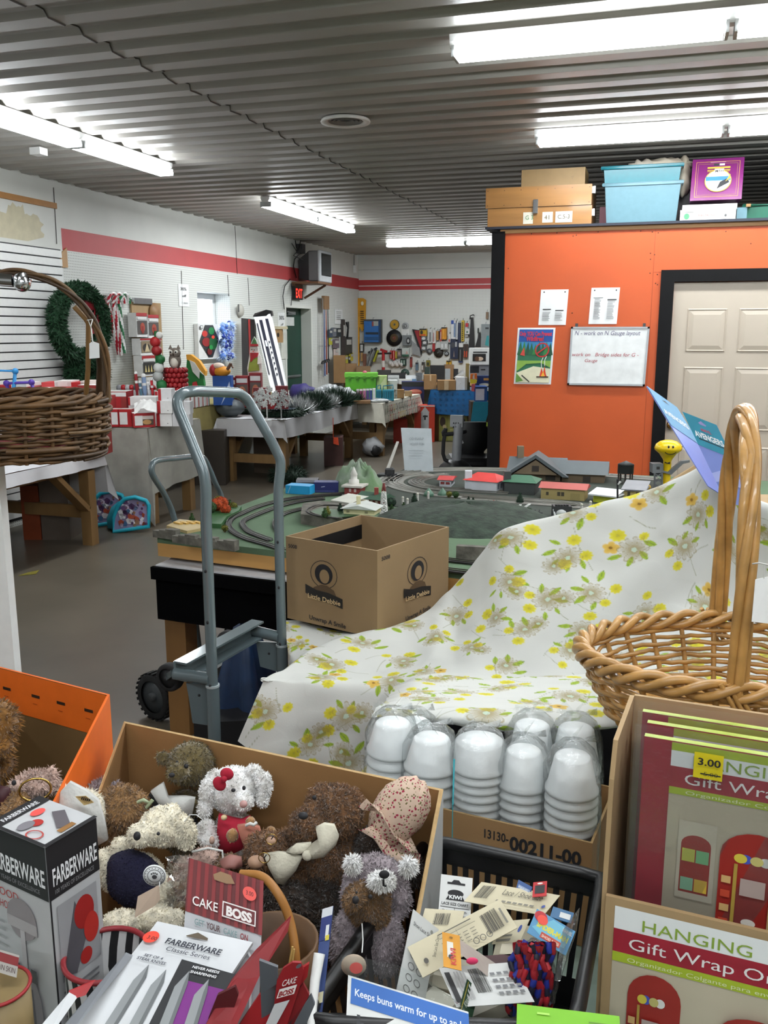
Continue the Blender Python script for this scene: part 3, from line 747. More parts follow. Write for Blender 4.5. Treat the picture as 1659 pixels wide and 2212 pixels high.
# red bauble basket with a stuffed owl
t=thing('bauble_basket','basket made of red baubles on the tall white box','basket',PD(381,848,8.6))
g=G();c=PD(381,847,8.75);c.z=max(c.z,1.0)
for j in range(5):
    for i in range(14):
        a=2*pi*i/14+.2*j;g.ell(c+V((.095*cos(a),.095*sin(a),.025+.046*j)),.026,'#8e0f16',10,7)
part(t,'baubles',g)
g=G();g.lathe([(0,0),(.085,0),(.085,.22),(.08,.22),(.08,.01)],'#5a0c10',c,18);g.tube([V((c.x,c.y,c.z)),V((c.x,c.y,c.z-.16))],.05,'#5a0c10',12);part(t,'inner_pot',g)
nmat('owl grey','#6e655c',.9,var=.3,scale=60)
o=c+V((0,0,.3));t=thing('owl_figure','grey owl figure sitting in the red bauble basket','owl',o)
g=G();g.ell(o,(.06,.055,.085),'owl grey');g.ell(o+V((.01,-.01,.07)),(.055,.05,.05),'owl grey')
vx=-RIGHT*0+RIGHT;fr=-FWD
for s in (-1,1):g.lathe([(.022,0),(.001,.045)],'owl grey',o+vx*.038*s+V((0,0,.105)),8)
part(t,'body',g);g=G()
for s in (-1,1):g.ell(o+vx*.024*s+fr*.048+V((0,0,.08)),(.02,.02,.02),'#e0ddd2',10,8);g.ell(o+vx*.024*s+fr*.066+V((0,0,.08)),(.009,.009,.009),'ink',8,6)
g.lathe([(.01,0),(.001,-.025)],'#3a2c20',o+fr*.06+V((0,0,.066)),8);part(t,'face',g)
g=G();g.ell(o+fr*.03+V((0,0,-.02)),(.04,.04,.055),'#cfc8bb');part(t,'belly',g)
g=G();p=PD(378,762,8.6)
for i,(dx,dz,r,c2) in enumerate(((-.2,.02,.05,'#8f1418'),(-.17,-.06,.045,'#14602e'),(-.21,.1,.05,'#a51a1e'),(-.17,.16,.035,'#d5d3cd'),(-.19,-.14,.05,'#c8cac6'),(-.2,-.22,.05,'#a6a9a6'),(-.17,-.3,.05,'#1b6a36'))):
    g.ell(p+RIGHT*(dx+.03)+V((0,0,dz)),r,c2,10,8)
g.tube([p+RIGHT*-.17+V((0,0,.2)),p+RIGHT*-.17+V((0,0,-.5))],.02,'#14602e',6);solo('bauble_garland','hanging garland of red, green and white balls beside the owl','garland',g)
# green and yellow cushion, toys on the mustard table
t=thing('holiday_cushion','green and yellow stuffed cushion with a white panel leaning on the pegboard','cushion',PX(420,845,X0+.3))
def fan(pts,d,dd,c):
    g=G();g.prism([PD(x,y,d) for x,y in pts],FWD*dd,c);return g
part(t,'body',fan([(404,772),(424,800),(438,812),(441,832),(436,868),(408,868),(402,800)],10.4,.1,'#187a35'))
part(t,'edge_band',fan([(402,766),(412,766),(430,780),(444,802),(443,812),(432,800),(416,784),(403,776)],10.37,.12,'#d89a2a'))
part(t,'panel',fan([(409,778),(420,783),(431,800),(430,818),(416,803)],10.35,.02,'#cfd2cf'))
part(t,'ribbon',fan([(416,826),(424,824),(427,838),(424,846),(414,845)],10.34,.03,'#b3252b'))
trestle('work_table','wooden table under the mustard cloth by the pegboard',-5.38,-4.9,8.1,11.9,.865,rail=False)
nmat('mustard cloth','#8f8350',.8,var=.12,scale=8,bump=.1,bscale=40)
cloth_table('tablecloth','shiny mustard cloth on the table below the window',-5.38,-4.88,8.05,11.95,.87,(0,.3,.35,0),'mustard cloth',seed=9,wav=.03)
for i in range(7):
    g=frontbox(388+9*i,868,396+9*i,868,0,858-2*(i % 2),.08,WHT,[('r',.6,.0,.2,1,RED)],d=9.6+.1*i);z_=min(p[2] for p in g.v);g.v=[(p[0],p[1],max(.878,p[2]) if p[2] > z_+.01 else .878) for p in g.v]
    solo('gift_box',('first','second','third','fourth','fifth','sixth','seventh')[i]+' small white box from the left on the mustard table','gift box',g,'small white boxes on the mustard table')
g=frontbox(460,842,500,842,0,812,.15,'#1d4f9c',[('p',[(.4,.05),(.9,.6),(.95,.1)],'#c6d4ea')],d=10.2);z_=min(p[2] for p in g.v);g.v=[(p[0],p[1],.88 if p[2] < z_+.01 else p[2]) for p in g.v];solo('carton','blue carton on the mustard table below the window','carton',g)
t=thing('plush_toy','yellow and red plush toy lying on the blue carton','plush toy',PD(480,812,10.2))
g=G();c=PD(478,802,10.25);g.ell(c,(.11,.08,.06),'#d28a1e');part(t,'body',g)
g=G();c=PD(462,800,10.25);g.ell(c,(.05,.06,.07),'#a01f28');part(t,'cap',g)
g=G();c=PD(472,791,10.25);g.ell(c,(.07,.06,.04),'#d9c3b4');part(t,'head',g)
g=G();[g.tube([PD(484,808,10.2),PD(495+i,795-5*i,10.2),PD(500+i*2,785+5*i,10.2)],.012,'#5b3b26',6) for i in range(3)];part(t,'antler',g)
# leaning tall cartons, snowman board
g=G();a,b,c_,d_=PD(524,860,11.6),PD(555,860,11.6),PD(549,690,12.0),PD(521,687,12.0)
g.prism([a,b,c_,d_],FWD*.15,'#26221f');g.prism([PD(541,850,11.58),PD(545,850,11.58),PD(540,690,11.98),PD(536,690,11.98)],FWD*.02,'#a22420');solo('carton','tall black and red carton leaning against the pegboard','carton',g)
t=thing('carton','tall white and navy carton leaning beside the birdhouse','carton',PD(600,870,10.9))
a,b,c_,d_=PD(592,870,10.9),PD(626,868,10.9),PD(584,678,11.9),PD(548,682,11.9)
g=G();g.prism([a,b,c_,d_],FWD*.12,'#e2e3e4');ux,uy=b-a,d_-a
prints(g,a,ux,uy,[('r',.3,.12,.2,.82,'#14172b'),('r',.72,.05,.2,.9,'#14172b'),('r',.08,.3,.08,.6,'#14172b'),('r',.34,.62,.12,.07,'#c8cbd6')]+[('e',.62,.3+.06*i,.05,.015,'#14172b') for i in range(7)],.004)
part(t,'box_body',g);g=G();g.prism([PD(546,684,11.88),PD(588,682,11.88),PD(586,671,11.95),PD(575,669,11.95),PD(550,677,11.95)],FWD*.16,'black plastic');part(t,'end_cap',g)
t=thing('snowman_board','painted snowman board with a small snowman, standing on the mustard table','snowman decoration',PD(548,815,10.6))
def pl(pts,d,c,th=.02):g=G();g.prism([PD(x,y,d) for x,y in pts],FWD*th,c);return g
part(t,'board',pl([(549,727),(553,733),(556,748),(561,765),(565,775),(566,800),(560,815),(536,815),(534,795),(539,765),(540,748),(545,735)],10.6,'#e6e4de'))
part(t,'hat',pl([(549,728),(553,736),(557,748),(541,748),(545,737)],10.58,'#3e6a3c'));part(t,'hat_band',pl([(541,743),(557,743),(558,748),(540,748)],10.57,'#a02028'))
part(t,'scarf',pl([(540,762),(558,762),(557,770),(548,775),(541,783)],10.58,'#a82028'))
part(t,'coat',pl([(541,775),(556,772),(560,800),(536,803),(538,785)],10.585,'#8a9a3a'));part(t,'small_snowman',pl([(557,768),(563,768),(565,785),(556,787)],10.57,'#efe9e2'))
part(t,'stand',pl([(540,815),(558,815),(558,838),(540,838)],10.62,'#9c8d70'))
g=G();g.ell(PD(549,756,10.58),(.006,.006,.006),'ink',8,6);g.ell(PD(544,755,10.58),(.006,.006,.006),'ink',8,6);g.ell(PD(547,759,10.57),(.008,.02,.006),'#c8402c',8,6);part(t,'face',g)
# birdhouse on the wall
t=thing('birdhouse','plain wooden birdhouse hanging left of the exit door','birdhouse',PX(607,735,X0+.1))
g=frontbox(594,740,610,740,0,710,.12,'#b08a5c',[('e',.45,.55,.16,.16,'#2a1d12')],d=13.3);part(t,'box',g)
g=frontbox(590,711,619,710,0,705,.16,'#cfc3a4',d=13.28);part(t,'roof',g)
a=PX(608,776,X0+.01);b=PX(620,715,X0+.01);g=G();g.obox((X0+.002,a.y,a.z),(.008,0,0),(0,b.y-a.y,0),(0,0,b.z-a.z),'#cfd0c8');solo('hanging_card','pale card hanging on the wall beside the birdhouse','card',g)
# ------------------------------------------------------------------ long white table and its goods
trestle('work_table','long wooden trestle table under the white cloth in the middle of the room',-4.78,-4.0,9.26,11.7,.725)
cloth_table('tablecloth','long white cloth on the middle table with silver sprays',-4.8,-3.98,9.21,11.71,.73,(.2,.2,.2,0),'white cloth',seed=11,wav=.015)
ZT=.738
g=G();c=PZ(496,900,ZT)
g.ell(c+V((0,0,.1)),(.17,.15,.1),'#4c5356',18,12,f=lambda p:1+.06*sin(9*p.x+4*p.z)+.05*sin(13*p.y+5*p.x));solo('plastic_bag','grey plastic bag of goods at the near end of the white table','bag',g)
def spray(name,lab,cat,x,y,r,n,m,ln,dv=ZT,flat=.6,w_=.004,core='foliage',cat2=None):
    c=PZ(x,y,dv);g=G();g.ell(c+V((0,0,r*flat*.5)),(r,r,r*flat*.5),core,14,8);g.fur(n,ln,m,rnd=.9,droop=-.3,wid=w_,seed=int(x));g.v=[(p[0],p[1],max(p[2],dv)) for p in g.v]
    return solo(name,lab,cat,g,cat2)
nmat('tinsel','#b9bcbc',.3,.5,var=.3,scale=90);nmat('frost','#d9dcda',.5,var=.1)
nmat('dark green','#0f2a1a',.7,var=.5,scale=60)
spray('tinsel_spray','silver spray nearest the near end of the white table','silver spray',646,893,.14,900,'tinsel',.12,cat2='silver sprays on the white table')
spray('tinsel_spray','silver spray in front of the dark green bush','silver spray',672,885,.11,700,'tinsel',.1,cat2='silver sprays on the white table')
spray('tinsel_spray','silver spray between the two green bushes','silver spray',706,880,.12,800,'tinsel',.11,cat2='silver sprays on the white table')
spray('green_bush','dark green artificial bush with frosted tips, nearer of two','artificial bush',676,884,.17,2200,'dark green',.14,cat2='artificial bushes on the white table')
spray('green_bush','dark green artificial bush at the far end of the white table','artificial bush',727,876,.17,2200,'dark green',.14,cat2='artificial bushes on the white table')
spray('green_bush','low green garland at the far corner of the white table','garland',760,870,.13,900,'dark green',.1)
for x,y,r,l in ((668,852,.14,'white plastic bag on the nearer green bush'),(700,846,.18,'clear plastic bag of silver baubles, middle of the pile'),(738,848,.2,'large silver foil bag at the top of the pile'),(712,838,.15,'crumpled pale bag at the back of the pile')):
    g=G();c=PD(x,y+4,12.1);ph=x;r *= .8
    g.ell(c,(r*1.1,r,r*.6),'foil',18,12,f=lambda p:1+.13*sin(11*p.x+ph)+.1*sin(17*p.y+5*p.z)) if 'foil' in MATS else (nmat('foil','#a4a8aa',.3,.2,var=.25,scale=25,bump=.6,bscale=25),g.ell(c,(r*1.1,r,r*.6),'foil',18,12,f=lambda p:1+.13*sin(11*p.x+ph)+.1*sin(17*p.y+5*p.z)))
    g.tube([c,V((c.x,c.y,.74))],r*.4,'foil',10);solo('plastic_bag',l,'bag',g,'bags piled on the white table')
g=G();c=PD(652,848,12.2);g.ell(c,(.2,.12,.12),'#2a2260',16,10,f=lambda p:1+.1*sin(9*p.x));g.tube([c,V((c.x,c.y,.74))],.09,'#2a2260',10);solo('plastic_bag','dark purple bag at the left of the pile of bags','bag',g)
# wreath lying flat with a blue plate
c=PZ(606,898,ZT);t=thing('table_wreath','dark green wreath lying flat near the front of the white table','wreath',c)
g=G();g.tube([c+V((.22*cos(a*pi/14),.2*sin(a*pi/14),.03)) for a in range(28)],.04,'dark green',8,closed=True);g.fur(1800,.05,'dark green',rnd=1,wid=.004);g.v=[(p[0],p[1],max(p[2],ZT)) for p in g.v];part(t,'foliage',g)
g=G();g.lathe([(0,.055),(.1,.055),(.19,.08),(.195,.085),(.1,.065),(0,.065)],'#20303f',c,28);solo('plate','dark blue plate resting on the flat wreath','plate',g)
g=G();g.prism([PD(592,884,10.1),PD(612,876,10.2),PD(613,872,10.25),PD(594,878,10.15)],FWD*.1+V((0,0,.01)),'#2b3338');solo('folder','dark folder leaning over the flat wreath','folder',g)
c=PZ(545,893,ZT);t=thing('table_wreath','low green centrepiece with orange berries by the hand truck handle','centrepiece',c)
g=G();g.ell(c+V((0,0,.04)),(.2,.14,.04),'dark green');g.fur(1500,.06,'dark green',rnd=1,wid=.004);g.v=[(p[0],p[1],max(p[2],ZT)) for p in g.v];part(t,'foliage',g)
g=G();[g.ell(c+V((random.uniform(-.2,.2),random.uniform(-.14,.0),random.uniform(.04,.09))),.014,'#b8481c',8,6) for i in range(12)];part(t,'berries',g)
# boxed wreaths and snowflakes
for x0,x1,yt,c,l in ((476,512,816,'#7d1a22','dark red carton with a wreath picture, leftmost behind the white table'),(510,538,812,'#90282c','red carton with a candle picture, second of the row'),(540,566,806,'#7d1a22','red carton with a narrow white label, third of the row')):
    g=frontbox(x0,880,x1,880,0,yt,.12,c,[('r',.08,.78,.84,.14,WHT),('r',.06,.05,.88,.68,'#5a4c46'),('e',.5,.45,.3,.22,'#b06a4a')],d=10.45);g.v=[(p[0],p[1],max(p[2],ZT)) for p in g.v]
    solo('carton',l,'carton',g,'red cartons at the back of the white table')
def flake(x,y,r,m,lab,d):
    c=PD(x,y,d);t=thing('snowflake_ornament',lab,'snowflake ornament',c);g=G()
    for k in range(6):
        a=k*pi/3+.2;e=c+RIGHT*r*cos(a)+UP*r*sin(a);g.bar(c,e,.02,.012,m,up=FWD)
        for f in (.45,.7):
            for s in (-1,1):b=c+(e-c)*f;g.bar(b,b+RIGHT*r*.34*cos(a+s*.9)+UP*r*.34*sin(a+s*.9),.016,.01,m,up=FWD)
    for k in range(30):
        a=random.uniform(0,6.28);q=random.uniform(.1,.9)*r;g.ell(c+RIGHT*q*cos(a)+UP*q*sin(a),.012,m,6,4)
    part(t,'star',g);g=G();g.tube([c-UP*r*.8,V((c.x,c.y,.74))],.008,m,6);g.lathe([(0,.74),(.05,.74),(.045,.752),(0,.752)],m,(c.x,c.y,0),12);part(t,'stand',g)
flake(562,862,.1,'tinsel','silver snowflake ornament on the white table, left of the white one',9.9)
flake(576,857,.12,'frost','white snowflake ornament in front of the dark red carton',9.85)
flake(607,862,.11,'tinsel','silver snowflake ornament by the right dark red carton',9.95)
for x0,x1,yt,l in ((548,584,838,'dark red carton behind the white snowflake'),(596,622,834,'dark red carton behind the right silver snowflake'),(583,599,858,'short bright red carton between the two dark red ones')):
    g=frontbox(x0,884,x1,884,0,yt,.08,'#6d1a1e' if yt < 850 else '#a01e22',[('r',.1,.8,.8,.02,'#b98f8f')],d=10.2);g.v=[(p[0],p[1],max(p[2],ZT)) for p in g.v];solo('carton',l,'carton',g)
# ------------------------------------------------------------------ printed cloth table
trestle('work_table','wooden trestle table under the printed kitchen cloth',-4.4,-3.64,11.8,13.66,.725)
t4=cloth_table('tablecloth','cream tablecloth printed with red kitchen motifs on the farther table',-4.42,-3.62,11.74,13.72,.732,(0,.26,.26,.2),'#c9c6b8',seed=13,wav=.012)
g=G();rg=random.Random(8)
for r in range(2):
    for i in range(22):
        y=11.85+i*.083;z=.72-.13*r-.04;k=rg.choice('abc');X=-3.62+.03+.012*r
        pr=[('r',0,0,1,1,('#a5433f','#b08d80','#8c9a86','#5d5a52','#c0a45c')[rg.randrange(5) if y < 12.9 else 0]),('r',.25,.2,.5,.6,'#d8d2c2')] if k != 'c' else [('l',[(.5,0),(.5,1)],.25,'#5d5a52'),('e',.5,.85,.4,.15,'#8a6f60')]
        prints(g,(X,y,z-.07),(0,.045,0),(0,0,.09),pr,.003)
part(t4,'printed_motifs',g)
nmat('lime plastic','#4e9c1f',.35,var=.05)
def onto(g,z):
    m_=min(p[2] for p in g.v);g.v=[(p[0],p[1],z if p[2] < m_+.012 else p[2]) for p in g.v];return g
ZP=.74
t=thing('storage_tote','lime green plastic tote on the printed cloth table','storage tote',PZ(790,850,ZP))
g=frontbox(746,845,812,842,0,812,.3,'lime plastic',d=12.9);part(t,'body',onto(g,ZP))
g=frontbox(744,815,816,812,0,806,.34,'#6ab53a',d=12.88);part(t,'lid',g)
g=G();[g.obox(PD(752+16*i,818,12.86),RIGHT*.04,FWD*.02,UP*.03,'#3f8517') for i in range(4)];part(t,'clips',g)
g=onto(frontbox(810,842,836,839,0,812,.25,'#a9bf78',[('p',[(.2,.1),(.9,.95),(.95,.1)],'#c9d09a')],d=12.95),ZP);solo('carton','pale green translucent box beside the lime tote','box',g)
g=onto(frontbox(838,856,858,853,0,822,.2,'#c4c7c6',[('r',.7,.25,.06,.2,'ink')],d=13.2),ZP);solo('carton','white canister box beside the teal carriers','box',g)
g=G();c=PD(788,805,13.0);g.ell(c,(.035,.035,.03),'#c25a72',10,8);g.ell(c+V((.03,0,-.02)),(.03,.03,.02),'#d77d8d',10,8);solo('pink_bow','pink bow lying on the lime green tote','bow',g)
for i,(x,c) in enumerate(((770,'#c9a7b5'),(777,'#8d3b66'),(784,'#b76a93'),(791,'#4a3a7a'),(798,'#2d3f78'),(805,'#c9c9d0'))):
    g=onto(frontbox(x,856-i*.6,x+6,856-i*.6,0,841-i*.4,.06,c,[('r',0,.75,1,.25,WHT)],d=12.45),ZP);solo('small_bottle',('pink','plum','mauve','violet','navy','pale')[i]+' small bottle in the row in front of the lime tote','bottle',g,'small bottles in front of the lime tote')
for x0,x1,l in ((812,824,'teal plastic carrier, left of the pair'),(826,851,'teal plastic carrier with a slatted side, right of the pair')):
    t=thing('carrier',l,'carrier',PZ(x0,864,ZP),'teal carriers on the printed cloth')
    g=onto(frontbox(x0,864,x1,861,0,843,.2,'#0e6c82',[('r',.1+.2*i,.15,.08,.7,'#0a4c5c') for i in range(4)],d=12.75),ZP);part(t,'body',g)
    g=G();a,b=PD(x0+2,843,12.85),PD(x1-2,841,12.85);g.tube([a,a+V((0,0,.06)),b+V((0,0,.06)),b],.008,'#0e6c82',6);part(t,'handle',g)
g=onto(frontbox(852,860,873,856,0,842,.15,'cardboard',d=13.2),ZP);solo('carton','small brown carton right of the teal carriers','carton',g)
g=onto(frontbox(874,854,890,851,0,845,.12,'cardboard pale',d=13.6),ZP);solo('carton','low pale carton near the far corner of the printed cloth','carton',g)
c=PZ(758,862,ZP);t=thing('figurine','tan kneeling figurine beside the green garland','figurine',c)
g=G();g.lathe([(0,0),(.05,0),(.055,.05),(.035,.1),(.03,.14),(0,.16)],'#a06a48',c,14);part(t,'body',g);g=G();g.ell(c+V((0,0,.19)),(.04,.04,.045),'#b57c58');part(t,'head',g)
g=G();g.ell(PZ(812,868,ZP)+V((0,0,.02)),(.2,.12,.03),'foil',16,8,f=lambda p:1+.15*sin(12*p.x+6*p.y));solo('foil_tray','crumpled silver foil tray at the front of the printed cloth','foil',g)
g=onto(frontbox(764,872,800,868,0,866,.25,'#7a5a38',d=12.2),ZP);solo('wooden_board','flat brown board near the front of the printed cloth','board',g)
# below the tables
t=thing('lap_desk','turquoise lap desk with a printed front on the floor, nearer of two','lap desk',PZ(270,1118,0),'turquoise lap desks under the grey cloth')
def lapdesk(t,ox,dd):
    d=7.58+dd
    A=lambda x,y,q=0:PD(x+ox,y,d+q)
    shape=[(243,1118),(320,1106),(320,1060),(314,1050),(290,1042),(268,1046),(252,1062),(243,1085)]
    z0=A(243,1118).z;lift=lambda p:V((p.x,p.y,p.z-z0+.005))
    g=G();g.prism([lift(A(*p)) for p in shape],FWD*.025,'#8f86a8')
    rg=random.Random(4)
    for i in range(60):
        x,y=rg.uniform(255,316),rg.uniform(1052,1104);p=lift(A(x,y,-.004));r=rg.uniform(.008,.03);g.prism([p+RIGHT*r*cos(k)+UP*r*sin(k*1.0) for k in (0.3,1.6,2.7,4.1,5.2)],-FWD*.001,rg.choice(['#6d4a7a','#c9b9d0','#a0452f','#4b2f58','#e2e0e4','#8c6a52','#3d5f86']))
    part(t,'printed_panel',g)
    g=G();pts=[lift(A(x,y,-.01)) for x,y in shape];g.tube(pts,.018,'#139ab0',8,closed=True);part(t,'rim',g,'turquoise rim')
    g=G();P=[[lift(A(x,y,q)) for x,y in ((262,1116),(243,1110),(241,1090),(250,1066),(266,1052))] for q in (0,.06,.14)];P=[[p+(-RIGHT*.05 if k else V((0,0,0))) for p in r] for k,r in enumerate(P)];g.grid(P,'#139ab0');part(t,'storage_pocket',g)
lapdesk(t,0,0)
t=thing('lap_desk','turquoise lap desk with a printed front on the floor, farther of two','lap desk',PZ(220,1112,0),'turquoise lap desks under the grey cloth');lapdesk(t,-52,.22)
g=frontbox(48,1120,86,1114,0,1050,.3,'#7d3616',d=7.3);onto(g,0);solo('carton','orange carton on the floor under the slat wall table','carton',g)
g=frontbox(90,1140,150,1130,0,1010,.3,'#5b5148',d=7.3);onto(g,0);solo('carton','dark carton on the floor behind the slat wall table leg','carton',g)
g=G();p=PZ(60,1238,0);g.prism([p+V((0,0,.002)),PZ(85,1232,.002),PZ(78,1240,.002),PZ(40,1244,.002)],(0,0,.003),'#7d7426');solo('paper_scrap','yellow scrap lying on the floor at left','scrap',g)
g=G();c=PZ(12,1200,0);g.ell(c+V((-.12,0,.1)),(.08,.08,.1),'#b03a36');solo('red_ball','red ball on the floor at the left edge behind the white panel','ball',g)
for x0,y0,x1,y1,yt,c,l in ((420,1000,486,990,930,'#3a332c','dark carton on the floor under the mustard table'),(548,985,600,978,930,'#5c4c3c','brown carton on the floor under the white table'),(700,990,740,980,945,'#4a2a26','dark red carton under the far half of the white table'),(850,940,880,935,905,'#b8351f','red orange carton under the printed cloth')):
    g=frontbox(x0,y0,x1,y1,0,yt,.3,c,d={420:10.0,548:10.9,700:11.5,850:13.9}[x0]);onto(g,0);solo('carton',l,'carton',g)
g=G();c=PZ(806,985,0);g.ell(c+V((0,0,.13)),(.15,.17,.13),'#9fa0a2',16,10,f=lambda p:1+.1*sin(9*p.x+7*p.z));g.ell(c+V((.06,-.07,.1)),(.08,.1,.09),'#1c1c1e',14,8);solo('plastic_bag','white bag with a black opening under the printed cloth','bag',g)
g=G();p=PD(720,945,11.4);g.prism([p,p+RIGHT*.06,p+RIGHT*.07-UP*.1,p-UP*.08],FWD*.01,'#d8481f');g.tube([p,p+UP*.25],.004,'#d8481f',5);solo('orange_tag','bright orange tag hanging under the white table','tag',g)
g=G();c=PZ(622,1042,0);g.ell(c+V((0,0,.08)),(.2,.14,.08),'dark green',f=None);g.fur(1200,.08,'dark green',rnd=1,wid=.004);g.v=[(p[0],p[1],max(p[2],.003)) for p in g.v];solo('garland','dark green garland lying on the floor behind the train table','garland',g)
# ------------------------------------------------------------------ tool wall at the back
YB=Y1
HOOK=[]
def bcard(lab,x0,y0,x1,y1,c,items=(),name='hanging_package',cat='package',th=.03,out=.03,grp='packages hanging on the tool wall',tilt=0):
    """boxed or carded goods hanging on the back pegboard, image rectangle"""
    Y=YB-out;a,b=PY(x0,y1,Y),PY(x1,y1,Y);t_=PY((x0+x1)/2,y0,Y)
    o=V((a.x,Y-th,a.z));ux=V((b.x-a.x,0,0));uy=V((tilt,0,t_.z-a.z));g=G()
    g.obox(o,ux,(0,th,0),uy,c);prints(g,o,ux,uy,items,.004)
    m_=o+ux/2+uy
    g.tube([m_+V((0,th/2,-.01)),m_+V((0,th/2,.03)),m_+V((0,out+th,.035))],.004,'steel',5)
    return solo(name,lab,cat,g,grp)
def bdisc(lab,x,y,r,c,rings=(),th=.02,name='grinding_disc',cat='disc',out=.012):
    p=PY(x,y,YB-out);R=Matrix.Rotation(pi/2,3,'X');rr=r*p.length/FPX*1.0
    t=thing(name,lab,cat,p,'round discs on the tool wall');g=G();g.lathe([(0,0),(rr,0),(rr,th),(0,th)],c,p,28,R);part(t,'disc',g)
    g=G();k=0
    for f,m in rings:k += 1;g.lathe([(0,th+.003*k),(rr*f,th+.003*k)],m,p,24,R)
    if rings:part(t,'label_face',g)
    g=G();g.cyl(p,p+V((0,-th-.05,0)),.008,'steel',n=6);part(t,'peg',g)
# left end of the tool wall: fishing rods and tools on the left wall
def rod(x0,y0,x1,y1,Y,r,c,lab,name='fishing_rod',cat='fishing rod',tip=None):
    g=G();a,b=PX(x0,y0,X0+.1),PX(x1,y1,X0+.1);g.tube([a,a+(b-a)*.5,b],[r,r*.8,r*.5],c,6)
    if tip:g.obox(a+V((-.03,-.06,0)),(.06,0,0),(0,.12,0),V((0,0,tip)),'#9a7a50')
    g.tube([a+(b-a)*.2,a+(b-a)*.2+V((0,-.05,-.02)),a+(b-a)*.22+V((0,-.05,-.06))],r*2,'black plastic',6)
    g.tube([b,V((X0+.01,b.y,b.z))],.004,'steel',5);g.tube([a+(b-a)*.4,V((X0+.01,(a+(b-a)*.4).y,(a+(b-a)*.4).z))],.004,'steel',5);solo(name,lab,cat,g,'rods on the left wall')
for k,(x,c,l) in enumerate(((697,'#8d8e90','leftmost grey fishing rod in the corner'),(700,'#3f4f86','blue fishing rod in the corner'),(704,'#8f3c34','dark red fishing rod in the corner'),(708,'#202124','rightmost black fishing rod in the corner'))):rod(x+2,815-3*k,x,645+5*k,0,.012,c,l)
g=G();a,b=PX(695,668,X0+.08),PX(705,640,X0+.08);g.obox(a,V((0,b.y-a.y,0)),(.05,0,0),V((0,0,b.z-a.z)),'#8a6a4a',);solo('rod_rack','small wooden rack holding the fishing rods','rack',g)
def lcard(lab,x0,y0,x1,y1,c,items=(),out=.05,th=.03):
    a,b=PX(x0,y1,X0+out),PX(x1,y1,X0+out);h=PX((x0+x1)/2,y0,X0+out).z-a.z;g=G();o=V((X0+out,a.y,a.z));g.obox(o,(0,b.y-a.y,0),(-th,0,0),(0,0,h),c);prints(g,o,(0,b.y-a.y,0),(0,0,h),items,.004)
    g.tube([(X0,(a.y+b.y)/2,a.z+h),(X0+out,(a.y+b.y)/2,a.z+h)],.004,'steel',5);solo('hanging_package',lab,'package',g,'packages on the left wall by the corner')
lcard('white paper notice on the left wall near the corner',724,668,740,700,'paper',lines(.15,.8,.7,.12,5,.05,'#b5b7b7'),.012,.006)
for k,(x0,y0,x1,y1,c) in enumerate(((711,712,718,728,'#3d4a5c'),(719,708,727,727,'#6c7078'),(728,709,737,728,'#2e3436'),(713,730,718,745,'#b5b33c'),(722,733,733,752,'#6a5d66'),(724,754,731,770,'#c9b8b4'),(741,690,746,770,'#3a3230'),(746,728,761,765,'#3e3d36'),(745,768,752,786,'#b7b23a'),(757,762,763,780,'#c4b63a'),(752,770,757,786,'#2c2c2c'))):
    lcard(('dark blue','grey','black','yellow tagged','mauve','pale','tall dark','wide olive','low yellow','yellow and black','low black')[k]+' tool package on the left wall by the corner',x0,y0,x1,y1,c,[('r',.15,.55,.7,.3,'#b8b8b2')])
g=G();g.tube([PX(750,730,X0+.06),PX(752,708,X0+.08),PX(750,696,X0+.06)],[.02,.018,.035],'black plastic',8);g.tube([PX(750,696,X0+.06),(X0,PX(750,696,X0).y,PX(750,696,X0+.06).z)],.005,'steel',5);solo('hand_tool','black long handled tool hanging by the corner','tool',g)
# yellow snow-stake board
t=thing('sign_board','tall yellow board with black lettering standing in the corner','board',PY(772,790,YB-.05))
YY=YB-.06
g=G();P_=lambda x,y:PY(x,y,YY)
g.prism([P_(768,790),P_(776,790),P_(776,706),P_(782,716),P_(789,706),P_(790,648),P_(784,644),P_(770,644)],(0,.03,0),'#c98f1c');part(t,'board',g)
g=G();o=P_(769,790);ux=P_(790,790)-o;uy=V((0,0,P_(769,644).z-o.z))
prints(g,o,ux,uy,[('r',.12,.55+.025,.1,.2,'ink'),('r',.12,.3,.09,.2,'ink'),('r',.12,.1,.09,.15,'ink')]+[('r',.5,.62+.03*i,.38,.012,'#3b2a10') for i in range(7)]+[('e',.72,.92,.14,.03,'#ddd6bd')],.004);part(t,'lettering',g)
g=G();g.tube([P_(772,790),V((P_(772,790).x,YB-.06,.95))],.03,'#7d5c14',6);part(t,'foot',g)
# goods left to right
B=bcard
B('wide blue blister pack of tools on the back wall',789,690,826,740,'#3c3f44',[('r',.02,.02,.84,.9,'#2c66a8'),('r',.05,.1,.8,.15,'#23507f'),('r',.1,.35,.75,.1,'#22303f'),('r',.55,.72,.3,.2,'#9fa5a3'),('r',.48,.7,.1,.2,'#8f4a44'),('r',.88,.02,.1,.95,'#1f3e63')],th=.08)
bdisc('small yellow grinding disc above the large black one',853,701,10,'#191919',[(.92,'#b58a1e'),(.3,'#8a7a4a'),(.16,'#22262c')])
bdisc('large black cutting disc with a brown label',852,730,17,'#141416',[(.5,'#4a3a1e'),(.22,'#7a3a22')])
bdisc('shiny saw blade on a white card',876,704,7,'#a8abad',[(.6,'#6d7072'),(.3,'#c9cccd')])
B('white card below the shiny saw blade',868,711,886,724,'#d9d9d6',out=.01)
B('grey blister pack right of the large black disc',871,724,889,746,'#73787a',[('e',.7,.45,.25,.35,'#2c2e30'),('e',.7,.45,.13,.18,'#b5b8b8')],th=.05)
t=thing('hand_saw_set','red and black saw on a long triangular card','saw',PY(905,768,YB))
